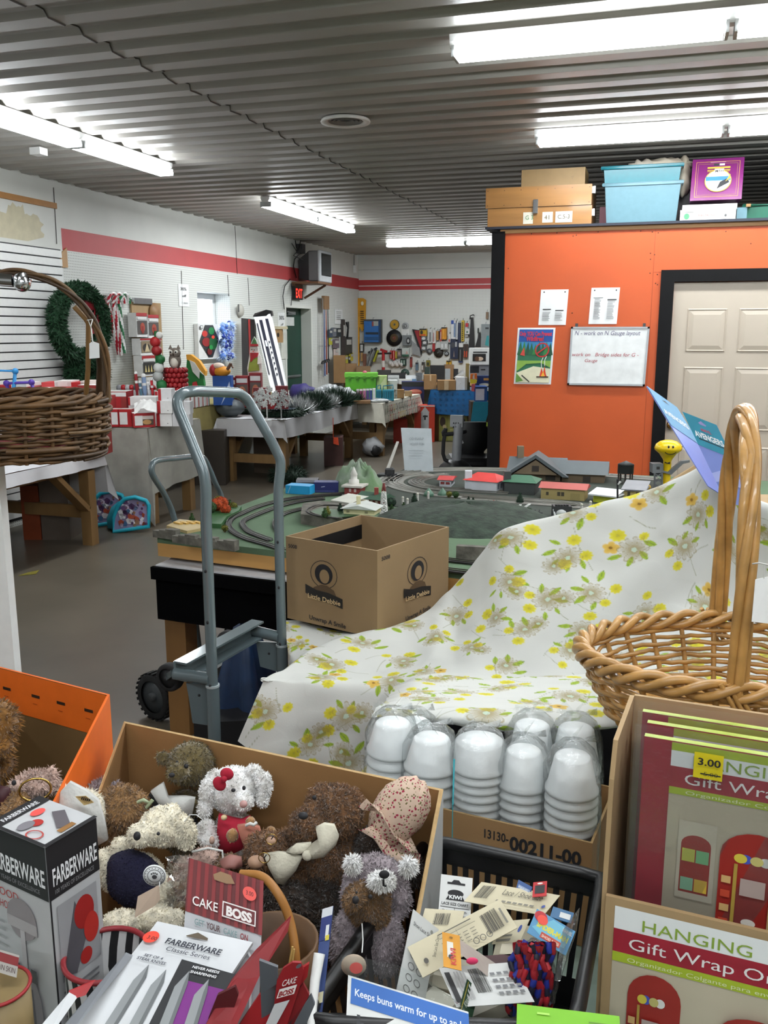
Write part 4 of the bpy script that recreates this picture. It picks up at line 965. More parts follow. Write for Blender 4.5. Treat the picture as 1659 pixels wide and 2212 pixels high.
g=G();q=lambda x,y:PY(x,y,YB-.05);g.prism([q(890,711),q(912,714),q(911,768),q(906,758)],(0,.02,0),'#1b1b1d');part(t,'card',g)
g=G();q2=lambda x,y:PY(x,y,YB-.06);g.prism([q2(895,714),q2(910,714),q2(910,757)],(0,.01,0),'#8f1f24');part(t,'red_panel',g)
g=G();g.prism([q2(889,735),q2(906,752),q2(909,770),q2(891,765)],(0,.01,0),'#8b8e8f');part(t,'blade',g)
B('yellow capped package above the saw',908,710,923,726,'#c29a1a',[('r',0,.82,1,.18,'#1b1b1b'),('e',.3,.5,.2,.28,'#2c2a22'),('r',.1,.05,.8,.2,'#c7541e')],th=.06)
for k,(x,y) in enumerate(((917,731),(919,740),(917,752))):
    B(('upper','middle','lower')[k]+' small grey tape measure pack right of the saw',x-5,y-5,x+5,y+5,'#5f6365',[('e',.5,.5,.4,.3,'#c9cbcb')],th=.06)
for k,(x0,y0,x1,y1,c,it) in enumerate(((926,712,934,741,'#c6c7c5',[('r',.3,.1,.4,.7,'#6a6d70')]),(935,713,942,741,'#d0cfcc',[('r',.25,.1,.2,.7,'#8f2a28')]),(943,715,948,735,'#a8773c',[]),(949,715,951,733,'#1e1e20',[]),(951,712,955,738,'#b4473f',[('r',.3,.2,.3,.6,'#dcd6d0')]))):
    B(('first pale','second pale','tan','thin black','red and white')[k]+' slim blister pack in the row left of the orange tube',x0,y0,x1,y1,c,it)
B('orange tube shaped pack with a black cap',956,707,966,733,'#c9861a',[('r',0,.9,1,.1,'#1d1d1f'),('r',.35,.1,.2,.75,'#e2a43a')],th=.08)
B('white pack right of the orange tube',969,722,974,740,'#d5d5d3',[('r',.2,.1,.5,.3,'#a8423c')])
bdisc('small grey disc left of the dark brown disc',928,759,6.2,'#55585a',[(.35,'#b9bcbd'),(.14,'#2a2a2a')])
bdisc('dark brown sanding disc in the lower row',948,762,10,'#2b2925',[(.1,'#5a564c')])
bdisc('small round mirror pack right of the brown disc',965,764,5,'#33373a',[(.6,'#a9adb0')])
B('red screwdriver handle hanging above the brown disc',935,742,940,759,'#a02325',th=.04)
for x in (957,965):B(('left' if x < 960 else 'right')+' clear bag of chrome fittings below the orange tube',x-4,737,x+4,755,'#a9acab',[('r',.2,.2,.5,.5,'#d8dada')],th=.05)
B('large navy tool card with a pale label',973,733,990,775,'#1c2640',[('e',.35,.7,.25,.15,'#3a3c44'),('r',.62,.62,.24,.25,'#a9adb0'),('p',[(.4,.1),(.5,.45),(.6,.1)],'#80706a')])
B('white card with a blue corner and a blue grey blade',975,692,987,732,'#cfd2d4',[('r',.0,.8,.45,.2,'#274a9a'),('r',.5,.1,.3,.75,'#6f86a8')])
B('thin navy pack left of the yellow level',990,697,995,741,'#222c4a')
B('slim white and blue strip between the blade card and the navy pack',985,693,989,736,'#d5d8da',[('r',.2,.1,.4,.8,'#aeb6c0')])
B('yellow pack with black lettering',997,692,1003,737,'#c3a52e',[('r',.3,.05+.1*i,.4,.06,'#2b2612') for i in range(9)])
B('dark pack with long metal bits under the yellow pack',991,748,1000,783,'#15161a',[('r',.35,.1,.12,.7,'#9a9a98'),('r',0,.0,1,.06,'#2a3f74')])
B('white header card above the dark bit pack',992,741,1001,750,'#d0d0cd',out=.05)
B('orange pliers on a brown card',1002,743,1011,773,'#3f2d22',[('r',.1,.05,.28,.45,'#b8431f'),('r',.6,.05,.28,.45,'#b8431f'),('r',.35,.45,.3,.4,'#2a2826')])
B('red and white pack left of the black umbrella bag',1006,698,1012,727,'#b9b9b8',[('r',0,.72,1,.28,'#b3202a')])
B('white pack with a grey blade above the pliers',1005,710,1015,722,'#c9cac8',[('e',.5,.4,.2,.2,'#4c6a5a')],out=.07)
t=thing('long_case','long black tool case with a strap hanging beside the white carton','case',PY(1017,752,YB))
g=G();q=lambda x,y:PY(x,y,YB-.1);g.prism([q(1012,752),q(1024,752),q(1023,715),q(1021,686),q(1017,686),q(1015,715)],(0,.06,0),'#141416');part(t,'body',g)
g=G();g.tube([q(1018,686),q(1015,690),q(1016,682),q(1022,680),q(1024,681)],.01,'#141416',6);g.tube([q(1022,681),q(1022,681)+V((0,.1,0))],.006,'steel',5);part(t,'strap',g)
t=thing('hand_broom','black triangular hand broom hanging right of the long case','broom',PY(1035,750,YB))
g=G();q=lambda x,y:PY(x,y,YB-.06);g.prism([q(1026,750),q(1044,750),q(1038,730),q(1037,718),q(1033,718),q(1032,730)],(0,.05,0),'#101113');part(t,'brush',g)
g=G();g.tube([q(1033,720),q(1033,709)],.012,'#1d2a22',6);g.tube([q(1033,709),q(1033,709)+V((0,.06,0))],.005,'steel',5);part(t,'handle',g)
B('grey and teal clamshell pack at the right end of the tool wall',1040,700,1058,750,'#7e8789',[('r',.5,.78,.4,.08,'#33383a'),('p',[(.5,.1),(.7,.5),(.95,.5),(.95,.05)],'#2a8f93')],th=.06)
B('tan tag hanging at the top right of the tool wall',1050,674,1055,689,'#7a6248')
# lower row of hanging tools on the left
for k,(x0,y0,x1,y1,c,it,l) in enumerate((
    (779,742,787,760,'#2d2a28',[('r',.2,.1,.65,.75,'#c3c4c2')],'dark pack with a white label beside the yellow board'),
    (781,762,785,780,'#a88455',[],'slim tan brush under the white label pack'),
    (786,764,792,792,'#7c5240',[],'brown handled brush by the yellow board'),
    (844,757,849,775,'#a51f22',[('r',.4,.1,.2,.8,'#d8c5bd')],'first red pack in the lower row'),
    (850,757,854,778,'#b0282a',[('r',.4,.1,.2,.8,'#d8c5bd')],'second red pack in the lower row'),
    (855,759,859,774,'#a8943a',[],'yellow green pack in the lower row'),
    (860,753,868,770,'#77706e',[('r',0,.8,1,.2,'#1d1d1e'),('e',.5,.4,.3,.2,'#b8918a')],'grey pack with a black top in the lower row'),
    (870,752,885,770,'#b9c2bd',[('r',0,0,1,.25,'#2a5540'),('p',[(.5,.3),(.7,.7),(.9,.35)],'#c9a09a')],'clear bag with a green base in the lower row'),
    (866,775,878,790,'#17352a',[('r',.15,.2,.25,.6,'#97aaa0'),('r',.6,.2,.25,.6,'#97aaa0')],'dark green pack of pale tools'),
    (887,771,891,793,'#8a2b26',[('r',.2,.8,.6,.2,'#1d1d1e')],'slim dark red tool with a black head'),
    (899,783,904,800,'#5a7286',[('r',0,.8,1,.2,'#26282c')],'slim blue grey pack with a dark top'),
    (912,782,918,800,'#6a665f',[('r',.1,.1,.4,.5,'#d3d3cf'),('r',.2,.7,.7,.3,'#2a2a28')],'grey pack with a white card, lower right'),
    (965,779,976,789,'#c79a26',[('r',.1,.75,.8,.25,'#1d1c18'),('r',.45,.1,.12,.6,'#2c2410')],'pair of yellow and black packs above the brown carton'),
    (922,778,930,790,'#7d7426',[('r',.2,.1,.6,.5,'#2e3424')],'yellow and dark green pack behind the black case'))):
    B(l,x0,y0,x1,y1,c,it,th=.05)
for k in range(6):
    g=G();p=PY(843+5*k,784+(k % 2)*3,YB-.05);g.ell(p,(.045,.04,.05),('#c9c9c7','#d4d2cf')[k % 2],10,8,f=lambda q:1+.1*sin(9*q.x+k));g.tube([p,p+V((0,.05,.04))],.005,'steel',5)
    solo('white_bag',('first','second','third','fourth','fifth','sixth')[k]+' small white bag in the row below the red packs','bag',g,'small white bags on the tool wall')
g=G();[g.bar(PY(792+4*i,792,YB-.08),PY(803+5*i,752+2*i,YB-.08),.025,.02,('#6b6f71','#8b8f90','#3a3c3e')[i]) for i in range(3)]
g.bar(PY(808,781,YB-.1),PY(817,757,YB-.1),.07,.03,'#b3b52c');g.bar(PY(796,762,YB-.06),PY(814,752,YB-.06),.06,.03,'#232527');g.tube([PY(805,757,YB-.06),PY(805,757,YB-.0)],.006,'steel',5);solo('tool_bundle','bundle of grey clamps with a lime handle on the back wall','tools',g)
t=thing('red_stand','red and white upright pole with a black crossbar in front of the tool wall','pole',PY(828,815,YB-.25))
g=G();q=lambda x,y:PY(x,y,YB-.25);g.tube([q(828,812),q(828,756)],.028,'#a81d22',10);g.tube([q(828,812),V((q(828,812).x,YB-.25,.86))],.028,'#a81d22',10);g.tube([q(828,793),q(828,779)],.0295,'#d6d3cf',10);part(t,'pole',g)
g=G();g.tube([q(816,764),q(845,763)],.018,'#18181a',8);part(t,'crossbar',g);g=G();g.bar(q(822,755),q(836,760),.05,.04,'#9c1a20');part(t,'head',g)
# bench along the back wall and what stands on it
trestle('work_bench','long bench along the back wall below the tools',-5.3,-1.5,14.72,16.0,.84,grp=None)
ZB=.842
def stand(lab,x0,x1,yt,d,c,items=(),name='carton',cat='carton',mt=None,dp=.3,yb=None,z=ZB,grp='goods on the back bench'):
    """goods standing on the bench (base hidden behind nearer things) or with a visible base yb"""
    g=frontbox(x0,850,x1,850,0,yt,dp,c,(),d=d,mt=mt);m_=min(p[2] for p in g.v);g.v=[(p[0],p[1],z if p[2] < m_+.012 else p[2]) for p in g.v]
    p0,p1=V(g.v[0]),V(g.v[1]);h=g.v[4][2]-z;prints(g,V((p0.x,p0.y,z)),V((p1.x-p0.x,p1.y-p0.y,0)),V((0,0,h)),items,.004)
    return solo(name,lab,cat,g,grp)
S=stand
S('open brown carton standing in the corner behind the lime tote',721,746,768,15.35,'cardboard',dp=.25)
S('low brown carton at the left of the back bench',740,770,786,15.5,'#8b6a45')
S('brown carton below the yellow board',770,800,792,15.4,'#7d6040')
S('dark case lying behind the red pole',815,845,800,15.6,'#33312e',dp=.2)
S('black sander case at the middle of the back bench',845,876,807,15.5,'#1d1e20')
S('clear plastic bin on the back bench',838,862,812,15.1,'#b4b7b6',[('r',.05,.7,.9,.06,'#8d9190')])
S('white and blue pack lying on the back bench',876,905,812,15.2,'#c6cacc',[('r',.4,.3,.4,.3,'#5f7f9d')])
S('stack of pale papers on the back bench',862,890,820,15.0,'#bdbcb7')
t=thing('power_tool_case','green handled circular tool hanging above the bench','tool',PY(875,812,YB-.1))
g=G();q=PY(875,806,YB-.12);g.lathe([(.03,-.02),(.075,-.02),(.08,0),(.075,.03),(.03,.03)],'#27433a',q,20,Matrix.Rotation(pi/2,3,'X'));part(t,'body',g);g=G();g.box((q.x+.02,q.y-.05,q.z-.1),(.06,.03,.09),'#d5d6d3');part(t,'label',g);g=G();g.tube([q,V((q.x,YB,q.z))],.02,'#27433a',6);part(t,'bracket',g)
S('black speaker box behind the brown cartons',930,960,790,15.6,'#151517',dp=.25)
S('dark green canister left of the black speaker box',917,928,793,15.3,'#23322a',dp=.12)
S('grey bucket on the back bench',898,912,806,15.2,'#55585a',dp=.15)
S('brown carton under the yellow packs',960,980,788,15.7,'#80603f',dp=.2)
S('grey metal jug between the brown cartons',961,972,797,15.15,'#8a8d8c',dp=.1)
S('black square speaker beside the tool wall packs',980,989,797,15.4,'#17181a',dp=.12)
g=G();a=PD(981,816,15.3);g.prism([a,PD(1002,800,15.3),PD(1003,804,15.3),PD(990,818,15.3)],FWD*.3,'#a5a7a6');g.tube([PD(990,816,15.4),V((PD(990,816,15.4).x,PD(990,816,15.4).y,ZB))],.03,'#a5a7a6',6);solo('tilted_tray','tilted grey tray propped on the back bench','tray',g)
# two brown cartons and a white one on the blue cloth table
BZ=.80
trestle('work_table','table under the blue plastic cloth near the tool wall',-3.42,-2.0,13.75,14.6,BZ-.005,rail=False)
nmat('blue plastic cloth','#1c5c93',.25,var=.18,scale=4,bump=.25,bscale=14)
t5=cloth_table('tablecloth','blue plastic tablecloth with a faint star grid near the tool wall',-3.45,-2.2,13.72,14.62,BZ,(.1,0,.37,0),'blue plastic cloth',seed=17,wav=.012)
g=G()
for r in range(4):
    for i in range(13):prints(g,(-3.4+.09*i,13.69,.47+.085*r),(.05,0,0),(0,0,.05),[('p',[(.5+.5*cos(k*pi/4)*(1 if k % 2 else .4),.5+.5*sin(k*pi/4)*(1 if k % 2 else .4)) for k in range(8)],'#174a78')],.003)
part(t5,'star_print',g)
def bl(lab,x0,x1,yb,yt,c,items=(),dp=.25,d=14.0,name='carton'):
    g=frontbox(x0,yb,x1,yb,0,yt,dp,c,(),d=d);m_=min(p[2] for p in g.v);g.v=[(p[0],p[1],BZ+.008 if p[2] < m_+.012 else p[2]) for p in g.v]
    p0,p1=V(g.v[0]),V(g.v[1]);prints(g,p0,p1-p0,V((0,0,g.v[4][2]-p0.z)),items,.004);return solo(name,lab,'carton',g,'cartons on the blue cloth')
g=frontbox(916,836,943,834,0,810,.22,'cardboard',[('r',.45,.5,.12,.5,'#b89e7c')],d=14.2);z_=min(p[2] for p in g.v);g.v=[(p[0],p[1],BZ+.008 if p[2] < z_+.02 else p[2]) for p in g.v];solo('carton','brown taped carton on the left of the blue cloth','carton',g,'cartons on the blue cloth')
bl('brown carton with a shiny tape on the middle of the blue cloth',946,984,844,822,'cardboard',[('r',.35,0,.25,1,'#b59d7d')])
bl('tall plain white carton on the blue cloth',985,1004,844,815,'#c3c4c6',[('e',.5,.5,.03,.03,'#8d8d8d')])
bl('thin grey carton right of the tall white one',1004,1009,844,815,'#8a8378')
# vacuum cleaner carton, orange cartons, big things around
g=frontbox(868,880,916,880,0,825,.3,'#1c2350',[('r',0,.82,1,.18,'#111318'),('e',.6,.6,.3,.12,'#a8402e'),('e',.6,.64,.25,.06,'#c97a66'),('p',[(.2,.1),(.5,.4),(.35,.05)],'#4a5596')],d=14.3);z_=min(p[2] for p in g.v)
g.v=[(p[0],p[1],.0 if p[2] < z_+.012 else p[2]) for p in g.v];solo('carton','large dark blue carton with a red oval beside the printed cloth','carton',g)
g=frontbox(888,926,939,922,0,876,.3,'#b8351c',[('r',.42,.0,.33,.72,'#a5a7a8'),('p',[(.4,.7),(.58,.95),(.78,.7)],'#a5a7a8'),('r',.55,.38,.07,.2,'#17171a'),('r',.5,.5,.2,.07,'#17171a'),('r',0,.95,1,.05,'#b9aea8')],d=14.0);z_=min(p[2] for p in g.v);g.v=[(p[0],p[1],.003 if p[2] < z_+.012 else p[2]) for p in g.v];solo('carton','tall red orange carton with a grey arrow panel under the printed cloth','carton',g)
g=frontbox(937,930,950,928,0,870,.3,'#26231f',d=14.9);z_=min(p[2] for p in g.v);g.v=[(p[0],p[1],.003 if p[2] < z_+.012 else p[2]) for p in g.v];solo('carton','dark carton in the gap left of the blue cloth table','carton',g)
for k,(x0,x1,yt,c,it) in enumerate(((948,968,897,'#8a8b42',[('e',.4,.6,.3,.3,'#3b2d22'),('e',.6,.3,.2,.12,'#c5b58a')]),(968,1010,893,'#9a9a5a',[('e',.5,.5,.38,.4,'#17161a'),('r',.1,.05,.8,.08,'#c2bf7c')]))):
    g=frontbox(x0,932,x1,931,0,yt,.25,c,it,d=14.15);z_=min(p[2] for p in g.v);g.v=[(p[0],p[1],.003 if p[2] < z_+.012 else p[2]) for p in g.v];solo('carton',('narrow olive carton with a brown picture under the blue cloth','wide olive carton with a black circle under the blue cloth')[k],'carton',g)
# right end: oven carton, toys and teal panel by the black corner post
RB=lambda lab,x0,x1,yb,yt,d,c,items=(),name='carton',dp=.25,grp='cartons stacked by the black corner post':solo(name,lab,'carton',frontbox(x0,yb,x1,yb,0,yt,dp,c,items,d=d),grp)
RB('white carton with an oven picture, on top of the stack by the corner post',1016,1062,788,752,13.95,'#cfd0ce',[('r',.12,.72,.66,.07,'#2c2c2e'),('r',.1,.22,.62,.44,'#231f1f'),('e',.45,.36,.15,.12,'#c9b09a'),('e',.3,.36,.1,.15,'#5a3d2c')])
RB('grey carton with a dark picture under the oven carton',1014,1062,826,789,14.0,'#b3b4b5',[('r',.02,.55,.4,.4,'#3b3c40'),('r',.5,.7,.2,.08,'#4a4a4c')])
RB('brown panel carton left of the oven carton',1008,1015,850,786,14.1,'#7d6a3a')
RB('dark blue toy carton below the grey carton',1030,1062,836,812,13.85,'#1d2c55',[('r',.45,.6,.5,.2,'#b8823a'),('e',.5,.2,.35,.15,'#c5bda5')])
RB('blue carton with a pale panel at the front of the stack',1027,1052,868,835,13.6,'#1c3f78',[('r',.0,.1,.75,.75,'#b9b3c0'),('r',0,.88,1,.12,'#20345f')])
g=frontbox(1015,815,1032,815,0,808,.04,'#c5661f',d=13.7);g=G()
for pts,c in ((((1017,808),(1030,807),(1031,818),(1016,819)),'#c9651f'),(((1015,819),(1031,820),(1029,828),(1017,829)),'#cdb32a'),(((1019,830),(1027,829),(1024,845),(1019,845)),'#b05058'),(((1021,808),(1025,808),(1025,818),(1021,818)),'#dcd5d0')):
    g.prism([PD(*p,13.7) for p in pts],FWD*.05,c)
g.tube([PD(1023,843,13.72),V((PD(1023,843,13.72).x,PD(1023,843,13.72).y,BZ+.006))],.03,'#b05058',6)
solo('toy','orange and yellow toy in front of the grey carton','toy',g)
g=G();a=PD(1016,921,13.55);g.prism([a,PD(1046,921,13.55),PD(1062,868,13.55),PD(1023,868,13.55)],FWD*.02,'#0e6f86');g.prism([PD(1020,921,13.54),PD(1062,921,13.54),PD(1062,912,13.54),PD(1020,913,13.54)],FWD*.01,'#9ab23a');g.tube([PD(1040,918,13.56),V((PD(1040,918,13.56).x,PD(1040,918,13.56).y,.0))],.03,'#0e6f86',6);solo('teal_board','teal panel with a lime edge standing behind the exercise bike','panel',g)
g=G();
for x0,x1 in ((1016,1062),):
    g=frontbox(x0,930,x1,930,0,868,.6,'#4a3c2a',d=13.62);z_=min(p[2] for p in g.v);g.v=[(p[0],p[1],.003 if p[2] < z_+.012 else p[2]) for p in g.v];solo('crate','dark crate carrying the stack of cartons by the corner post','crate',g)
# ------------------------------------------------------------------ exercise bike
t=thing('exercise_bike','black recumbent exercise bike with a chrome post beside the orange room','exercise bike',PD(990,1010,7.75))
D_=7.75;q=lambda x,y,e=0:PD(x,y,D_+e)
fz=lambda p:V((p.x,p.y,.03))
b0=q(985,1005);base=fz(b0)
g=G();g.tube([q(991,914),b0,base],[.042,.042,.042],'#a9adb2/.25/.5',16);part(t,'post',g,'chrome post')
g=G();g.box((q(987,918).x,q(987,918).y,q(987,922).z),(.11,.05,.1),'#8f9294');[g.ell(q(980+5*i,914+8*j,-.03),.006,'ink',6,4) for i in range(3) for j in range(2)];part(t,'bracket_plate',g)
g=G();g.tube([q(961,929),q(957,936),q(956,938),q(966,938),q(990,936),q(1005,932,.1)],.018,'rubber',10);g.tube([q(963,925),q(961,938),q(958,955),q(957,980),q(961,993),q(975,1000)],.017,'rubber',10);part(t,'handlebar',g)
g=G();P=[]
for j in range(9):
    row=[]
    for i in range(9):
        u,v=i/8*2-1,j/8*2-1;x=1019+u*(37 if abs(v) < .75 else 29)+v*-3;y=948+v*36;row.append(q(x,y,.5+.12*u*u-.05*(1-v*v)))
    P.append(row)
g.grid(P,'rubber');P2=[[p+FWD*.06 for p in r] for r in P];g.grid(P2[::-1],'rubber')
bd=[P[0][i] for i in range(9)]+[P[j][8] for j in range(1,9)]+[P[8][i] for i in range(7,-1,-1)]+[P[j][0] for j in range(7,0,-1)]
n_=len(bd);g.add(bd+[p+FWD*.06 for p in bd],[(i,n_+i,n_+(i+1) % n_,(i+1) % n_) for i in range(n_)],'rubber',True);part(t,'seat_back',g)
g=G();g.bbox(q(1015,995,.35),(.42,.4,.09),'black plastic',PSI,.03);part(t,'seat',g)
g=G();g.bar(base+V((0,0,.04)),base+FWD*.75+RIGHT*.25+V((0,0,.04)),.09,.08,'black plastic');g.bar(base-RIGHT*.28,base+RIGHT*.28,.06,.06,'black plastic');a=base+FWD*.75+RIGHT*.25;g.bar(a-RIGHT*.2,a+RIGHT*.12,.06,.06,'black plastic');g.tube([q(1015,995,.35),V((q(1015,995,.35).x,q(1015,995,.35).y,.08))],.05,'black plastic',10);part(t,'frame',g)
g=G();g.lathe([(0,-.1),(.21,-.1),(.24,-.06),(.24,.06),(.21,.1),(0,.1)],'black plastic',base+V((0,0,.34)),24,Matrix.Rotation(PSI+.4,3,'Z')@Matrix.Rotation(pi/2,3,'Y'));part(t,'flywheel_housing',g)
g=G();g.prism([q(988,942),q(994,940),q(1002,957),q(996,960)],FWD*.02,'#c9cacb');g.tube([q(995,950),q(990,952)],.008,'chrome',6);part(t,'lever',g)
for s,e in ((-1,-.1),(1,.12)):
    g=G();c=base+RIGHT*.17*s+V((0,0,.28+e));g.bbox(c,(.1,.2,.03),'rubber',PSI,.01);g.tube([c,base+V((0,0,.34))+RIGHT*.1*s],.012,'chrome',8);part(t,'pedal',g)
# ------------------------------------------------------------------ papers on the orange wall
YO=OY-.001
def wallpaper(name,lab,cat,x0,y0,x1,y1,items,c='paper',th=.004,dx=0,grp=None):
    a,b=PY(x0,y1,YO),PY(x1,y1,YO);h=PY(x0,y0,YO).z-a.z;g=G();o=V((a.x,YO-th,a.z));ux=V((b.x-a.x,0,0));uy=V((dx,0,h))
    g.obox(o,ux,(0,th,0),uy,c);prints(g,o,ux,uy,items,.0012);return solo(name,lab,cat,g,grp)
NB=[('e',.12,.93,.025,.02,'ink'),('e',.88,.93,.025,.02,'ink')]
wallpaper('paper_notice','white notice pinned on the orange wall above the wildfire poster','notice',1163,626,1222,702,NB+[('r',.12,.43,.3,.025,'ink'),('r',.58,.4,.3,.025,'ink')]+lines(.12,.36,.3,.03,9,.012,'#777879')+lines(.58,.34,.3,.03,8,.012,'#777879',3),dx=.012)
wallpaper('paper_notice','white notice with two columns pinned above the whiteboard','notice',1271,622,1332,700,NB+[('r',.1,.72,.34,.015,'#444546'),('r',.6,.66,.32,.03,'#444546')]+lines(.15,.68,.24,.03,19,.016,'#8c8d8f',1)+lines(.62,.62,.26,.03,17,.016,'#8c8d8f',2),dx=.012)
# wildfire poster: lettering, forest, path, fire and a no-fire ring
rg=random.Random(6)
po=[('r',.05,.03,.9,.94,'#1b4f9a'),('r',.05,.03,.9,.5,'#2d6e4f'),('r',.05,.55,.9,.2,'#3b86b8')]
for i in range(9):x=.08+.1*i;po.append(('p',[(x-.05,.52),(x+.03,.72+.06*rg.random()),(x+.11,.52)],('#1c5e3a','#2f7a3f','#164a34')[i % 3]))
po += [('p',[(.05,.2),(.5,.32),(.95,.28),(.95,.03),(.05,.03)],'#d9d6b8'),('p',[(.05,.22),(.3,.36),(.7,.38),(.95,.3),(.95,.42),(.05,.42)],'#7fa645'),('p',[(.05,.03),(.05,.2),(.25,.06)],'#5f8c3a'),
       ('p',[(.68,.14),(.72,.3),(.77,.2),(.8,.33),(.85,.18),(.88,.14)],'#c93b1f'),('p',[(.72,.14),(.77,.24),(.83,.14)],'#efb13a'),('l',[(.72,.3),(.7,.4),(.74,.48)],.01,'#e6e8e6'),('l',[(.8,.33),(.79,.43),(.83,.5)],.01,'#e6e8e6'),
       ('r',.6,.12,.32,.025,'#3d2a1c'),('o',.7,.61,.19,.13,.17,'#b3262a'),('l',[(.58,.55),(.82,.67)],.022,'#b3262a'),('p',[(.12,.52),(.22,.66),(.25,.5)],'#c2453a'),('l',[(.2,.16),(.35,.08),(.42,.04)],.02,'#23241f'),
       ('t','Only YOU Can Prevent',.07,.86,.075,'#c4282c',{'b':.03,'w':.86}),('t','Wildfires!',.26,.77,.08,'#c4282c',{'b':.03,'w':.46})]
wallpaper('poster','colourful forest poster reading Only YOU Can Prevent Wildfires on the orange wall','poster',1110,708,1190,829,po,dx=.02)
# whiteboard
a,b=PY(1226,831,YO),PY(1393,831,YO);h=PY(1230,706,YO).z-a.z
t=thing('whiteboard','whiteboard with red and purple handwriting beside the door','whiteboard',(a.x,YO,a.z))
o=V((a.x,YO-.018,a.z));ux=V((b.x-a.x,0,0));uy=V((.012,0,h))
g=G();g.obox(o,ux,(0,.017,0),uy,'#dfe2e2/.25');pn_=part(t,'panel',g)
g=G();f=.014
for p,q in ((o,ux),(o+uy-V((0,0,f)),ux)):g.obox(p-V((0,.006,0)),q,(0,.024,0),(0,0,f),'#a3a7aa')
for p in (o,o+ux-V((f,0,0))):g.obox(p-V((0,.006,0)),(f,0,0),(0,.024,0),uy,'#a3a7aa')
part(t,'frame',g)
for k in (.07,.93):
    g=G();p=o+ux*k+uy;g.obox(p-V((.01,.004,.005)),(.02,0,0),(0,.01,0),(0,0,.03),'#3a3a3c');part(t,'hanging_clip',g)
g=G();prints(g,o-V((0,.0005,0)),ux,uy,[('t','N - work on N Gauge layout',.05,.86,.075,'#5c5878',{'w':.84,'sh':.2}),('t','work on   Bridge sides for G -',.03,.5,.062,'#a03844',{'w':.86,'sh':.2}),('t','Gauge',.2,.4,.055,'#a03844',{'sh':.2,'w':.17})],.001);part(pn_,'handwriting',g)
# ------------------------------------------------------------------ goods on the roof of the orange room
ZR=2.474
def yb(x0,x1,y0,yt,Y,dp,c,items=(),mt=None,g=None,z=ZR,lean=0):
    a,b=PY(x0,y0,Y),PY(x1,y0,Y);z1=PY((x0+x1)/2,yt,Y).z;zz=z if z is not None else a.z;g=g or G()
    o=V((a.x,Y,zz));ux=V((b.x-a.x,0,0));uy=V((0,lean,z1-zz));g.obox(o,ux,(0,dp,0),uy,c,mt);prints(g,o,ux,uy,items,.0015);return g,o,ux,uy
t=thing('wooden_case','large varnished plywood case with a latch on the orange room roof','case',PY(1165,487,7.1))
nmat('varnished ply','#9a6d3a',.35,var=.14,scale=6,stretch=(.3,1,3),nd=6,coat=.3)
RV=lambda n,v:[('e',.02+.96*i/(n-1),v,.005,.02,'#4a3218') for i in range(n)]
g,o,ux,uy=yb(1053,1277,487,447,7.1,.42,'varnished ply',[('r',.35,.12,.095,.62,'#d8d4c4'),('r',.535,.16,.1,.56,'#d6d0be'),('r',.66,.14,.16,.58,'#d9d6c8'),('t','G 3',.37,.35,.22,'#3f7d46'),('t','41',.555,.32,.24,'#5c5446'),('t','C.5-3',.68,.34,.22,'#5c5446')]);part(t,'body',g)
g,o2,ux2,uy2=yb(1049,1277,447,402,7.09,.44,'varnished ply',RV(7,.85)+RV(7,.12),z=o.z+uy.z+.002);part(t,'lid',g)
g=G();p=o2+ux2*.46;g.obox(p+V((0,-.012,-.05)),(.035,0,0),(0,.012,0),(0,0,.1),'chrome');part(t,'latch',g)
g=G();p=o2+ux2;
for zz in (-.07,.09):g.obox(p+V((0,.08,zz)),(.02,0,0),(0,.05,0),(0,0,.05),'chrome')
part(t,'corner_fitting',g)
g,*_=yb(1126,1263,402,364,7.2,.3,'#94794f',[('l',[(.78,.5),(.82,.55),(.8,.4)],.02,'#7a6448')],z=o2.z+uy2.z+.003);solo('carton','flat pale cardboard carton on top of the plywood case','carton',g)
# translucent tub with a teal tub inside it
nmat('frosted plastic','#7199a6',.35,var=.03,alpha=.6)
nmat('teal plastic','#0a626e',.3,var=.04)
def tub(t,nm,x0,x1,y0,yt,Y,dp,m,z,taper,rim=True,rimpart=None):
    a,b=PY(x0,y0,Y),PY(x1,y0,Y);z1=PY((x0+x1)/2,yt,Y).z;w_=b.x-a.x;g=G()
    def ring(f,zz,ins=0):i=taper*w_*(1-f)+ins;return [V((a.x+i,Y+i*.5,zz)),V((b.x-i,Y+i*.5,zz)),V((b.x-i,Y+dp-i*.5,zz)),V((a.x+i,Y+dp-i*.5,zz))]
    A,B,C_,D_=ring(0,z),ring(1,z1),ring(1,z1,.006),ring(0,z+.008,.006)
    g.add(A+B+C_+D_,[(3,2,1,0)]+[(k*4+i,k*4+(i+1) % 4,k*4+4+(i+1) % 4,k*4+4+i) for k in range(3) for i in range(4)]+[(12,13,14,15)],m);part(t,nm,g)
    g=G();g.tube([p+V((0,0,-.008)) for p in ring(1,z1,-.012)],.013,m,8,closed=True);part(t,'rim',g)
t=thing('storage_tub','translucent white storage tub on the orange room roof, under the teal tub','storage tub',PY(1385,483,7.1));tub(t,'body',1303,1466,484,394,7.1,.4,'frosted plastic',ZR,.04)
t2=thing('storage_tub','teal storage tub stacked on the translucent tub','storage tub',PY(1385,392,7.1));tub(t2,'body',1303,1470,393,357,7.1,.42,'teal plastic',PY(1385,393,7.1).z,.02)
g=G();[g.box((PY(1385,400,7.25).x,7.3,ZR+.012),(.42,.3,.22),'#2a7f95')];solo('plastic_insert','blue contents showing through the translucent tub','contents',g)
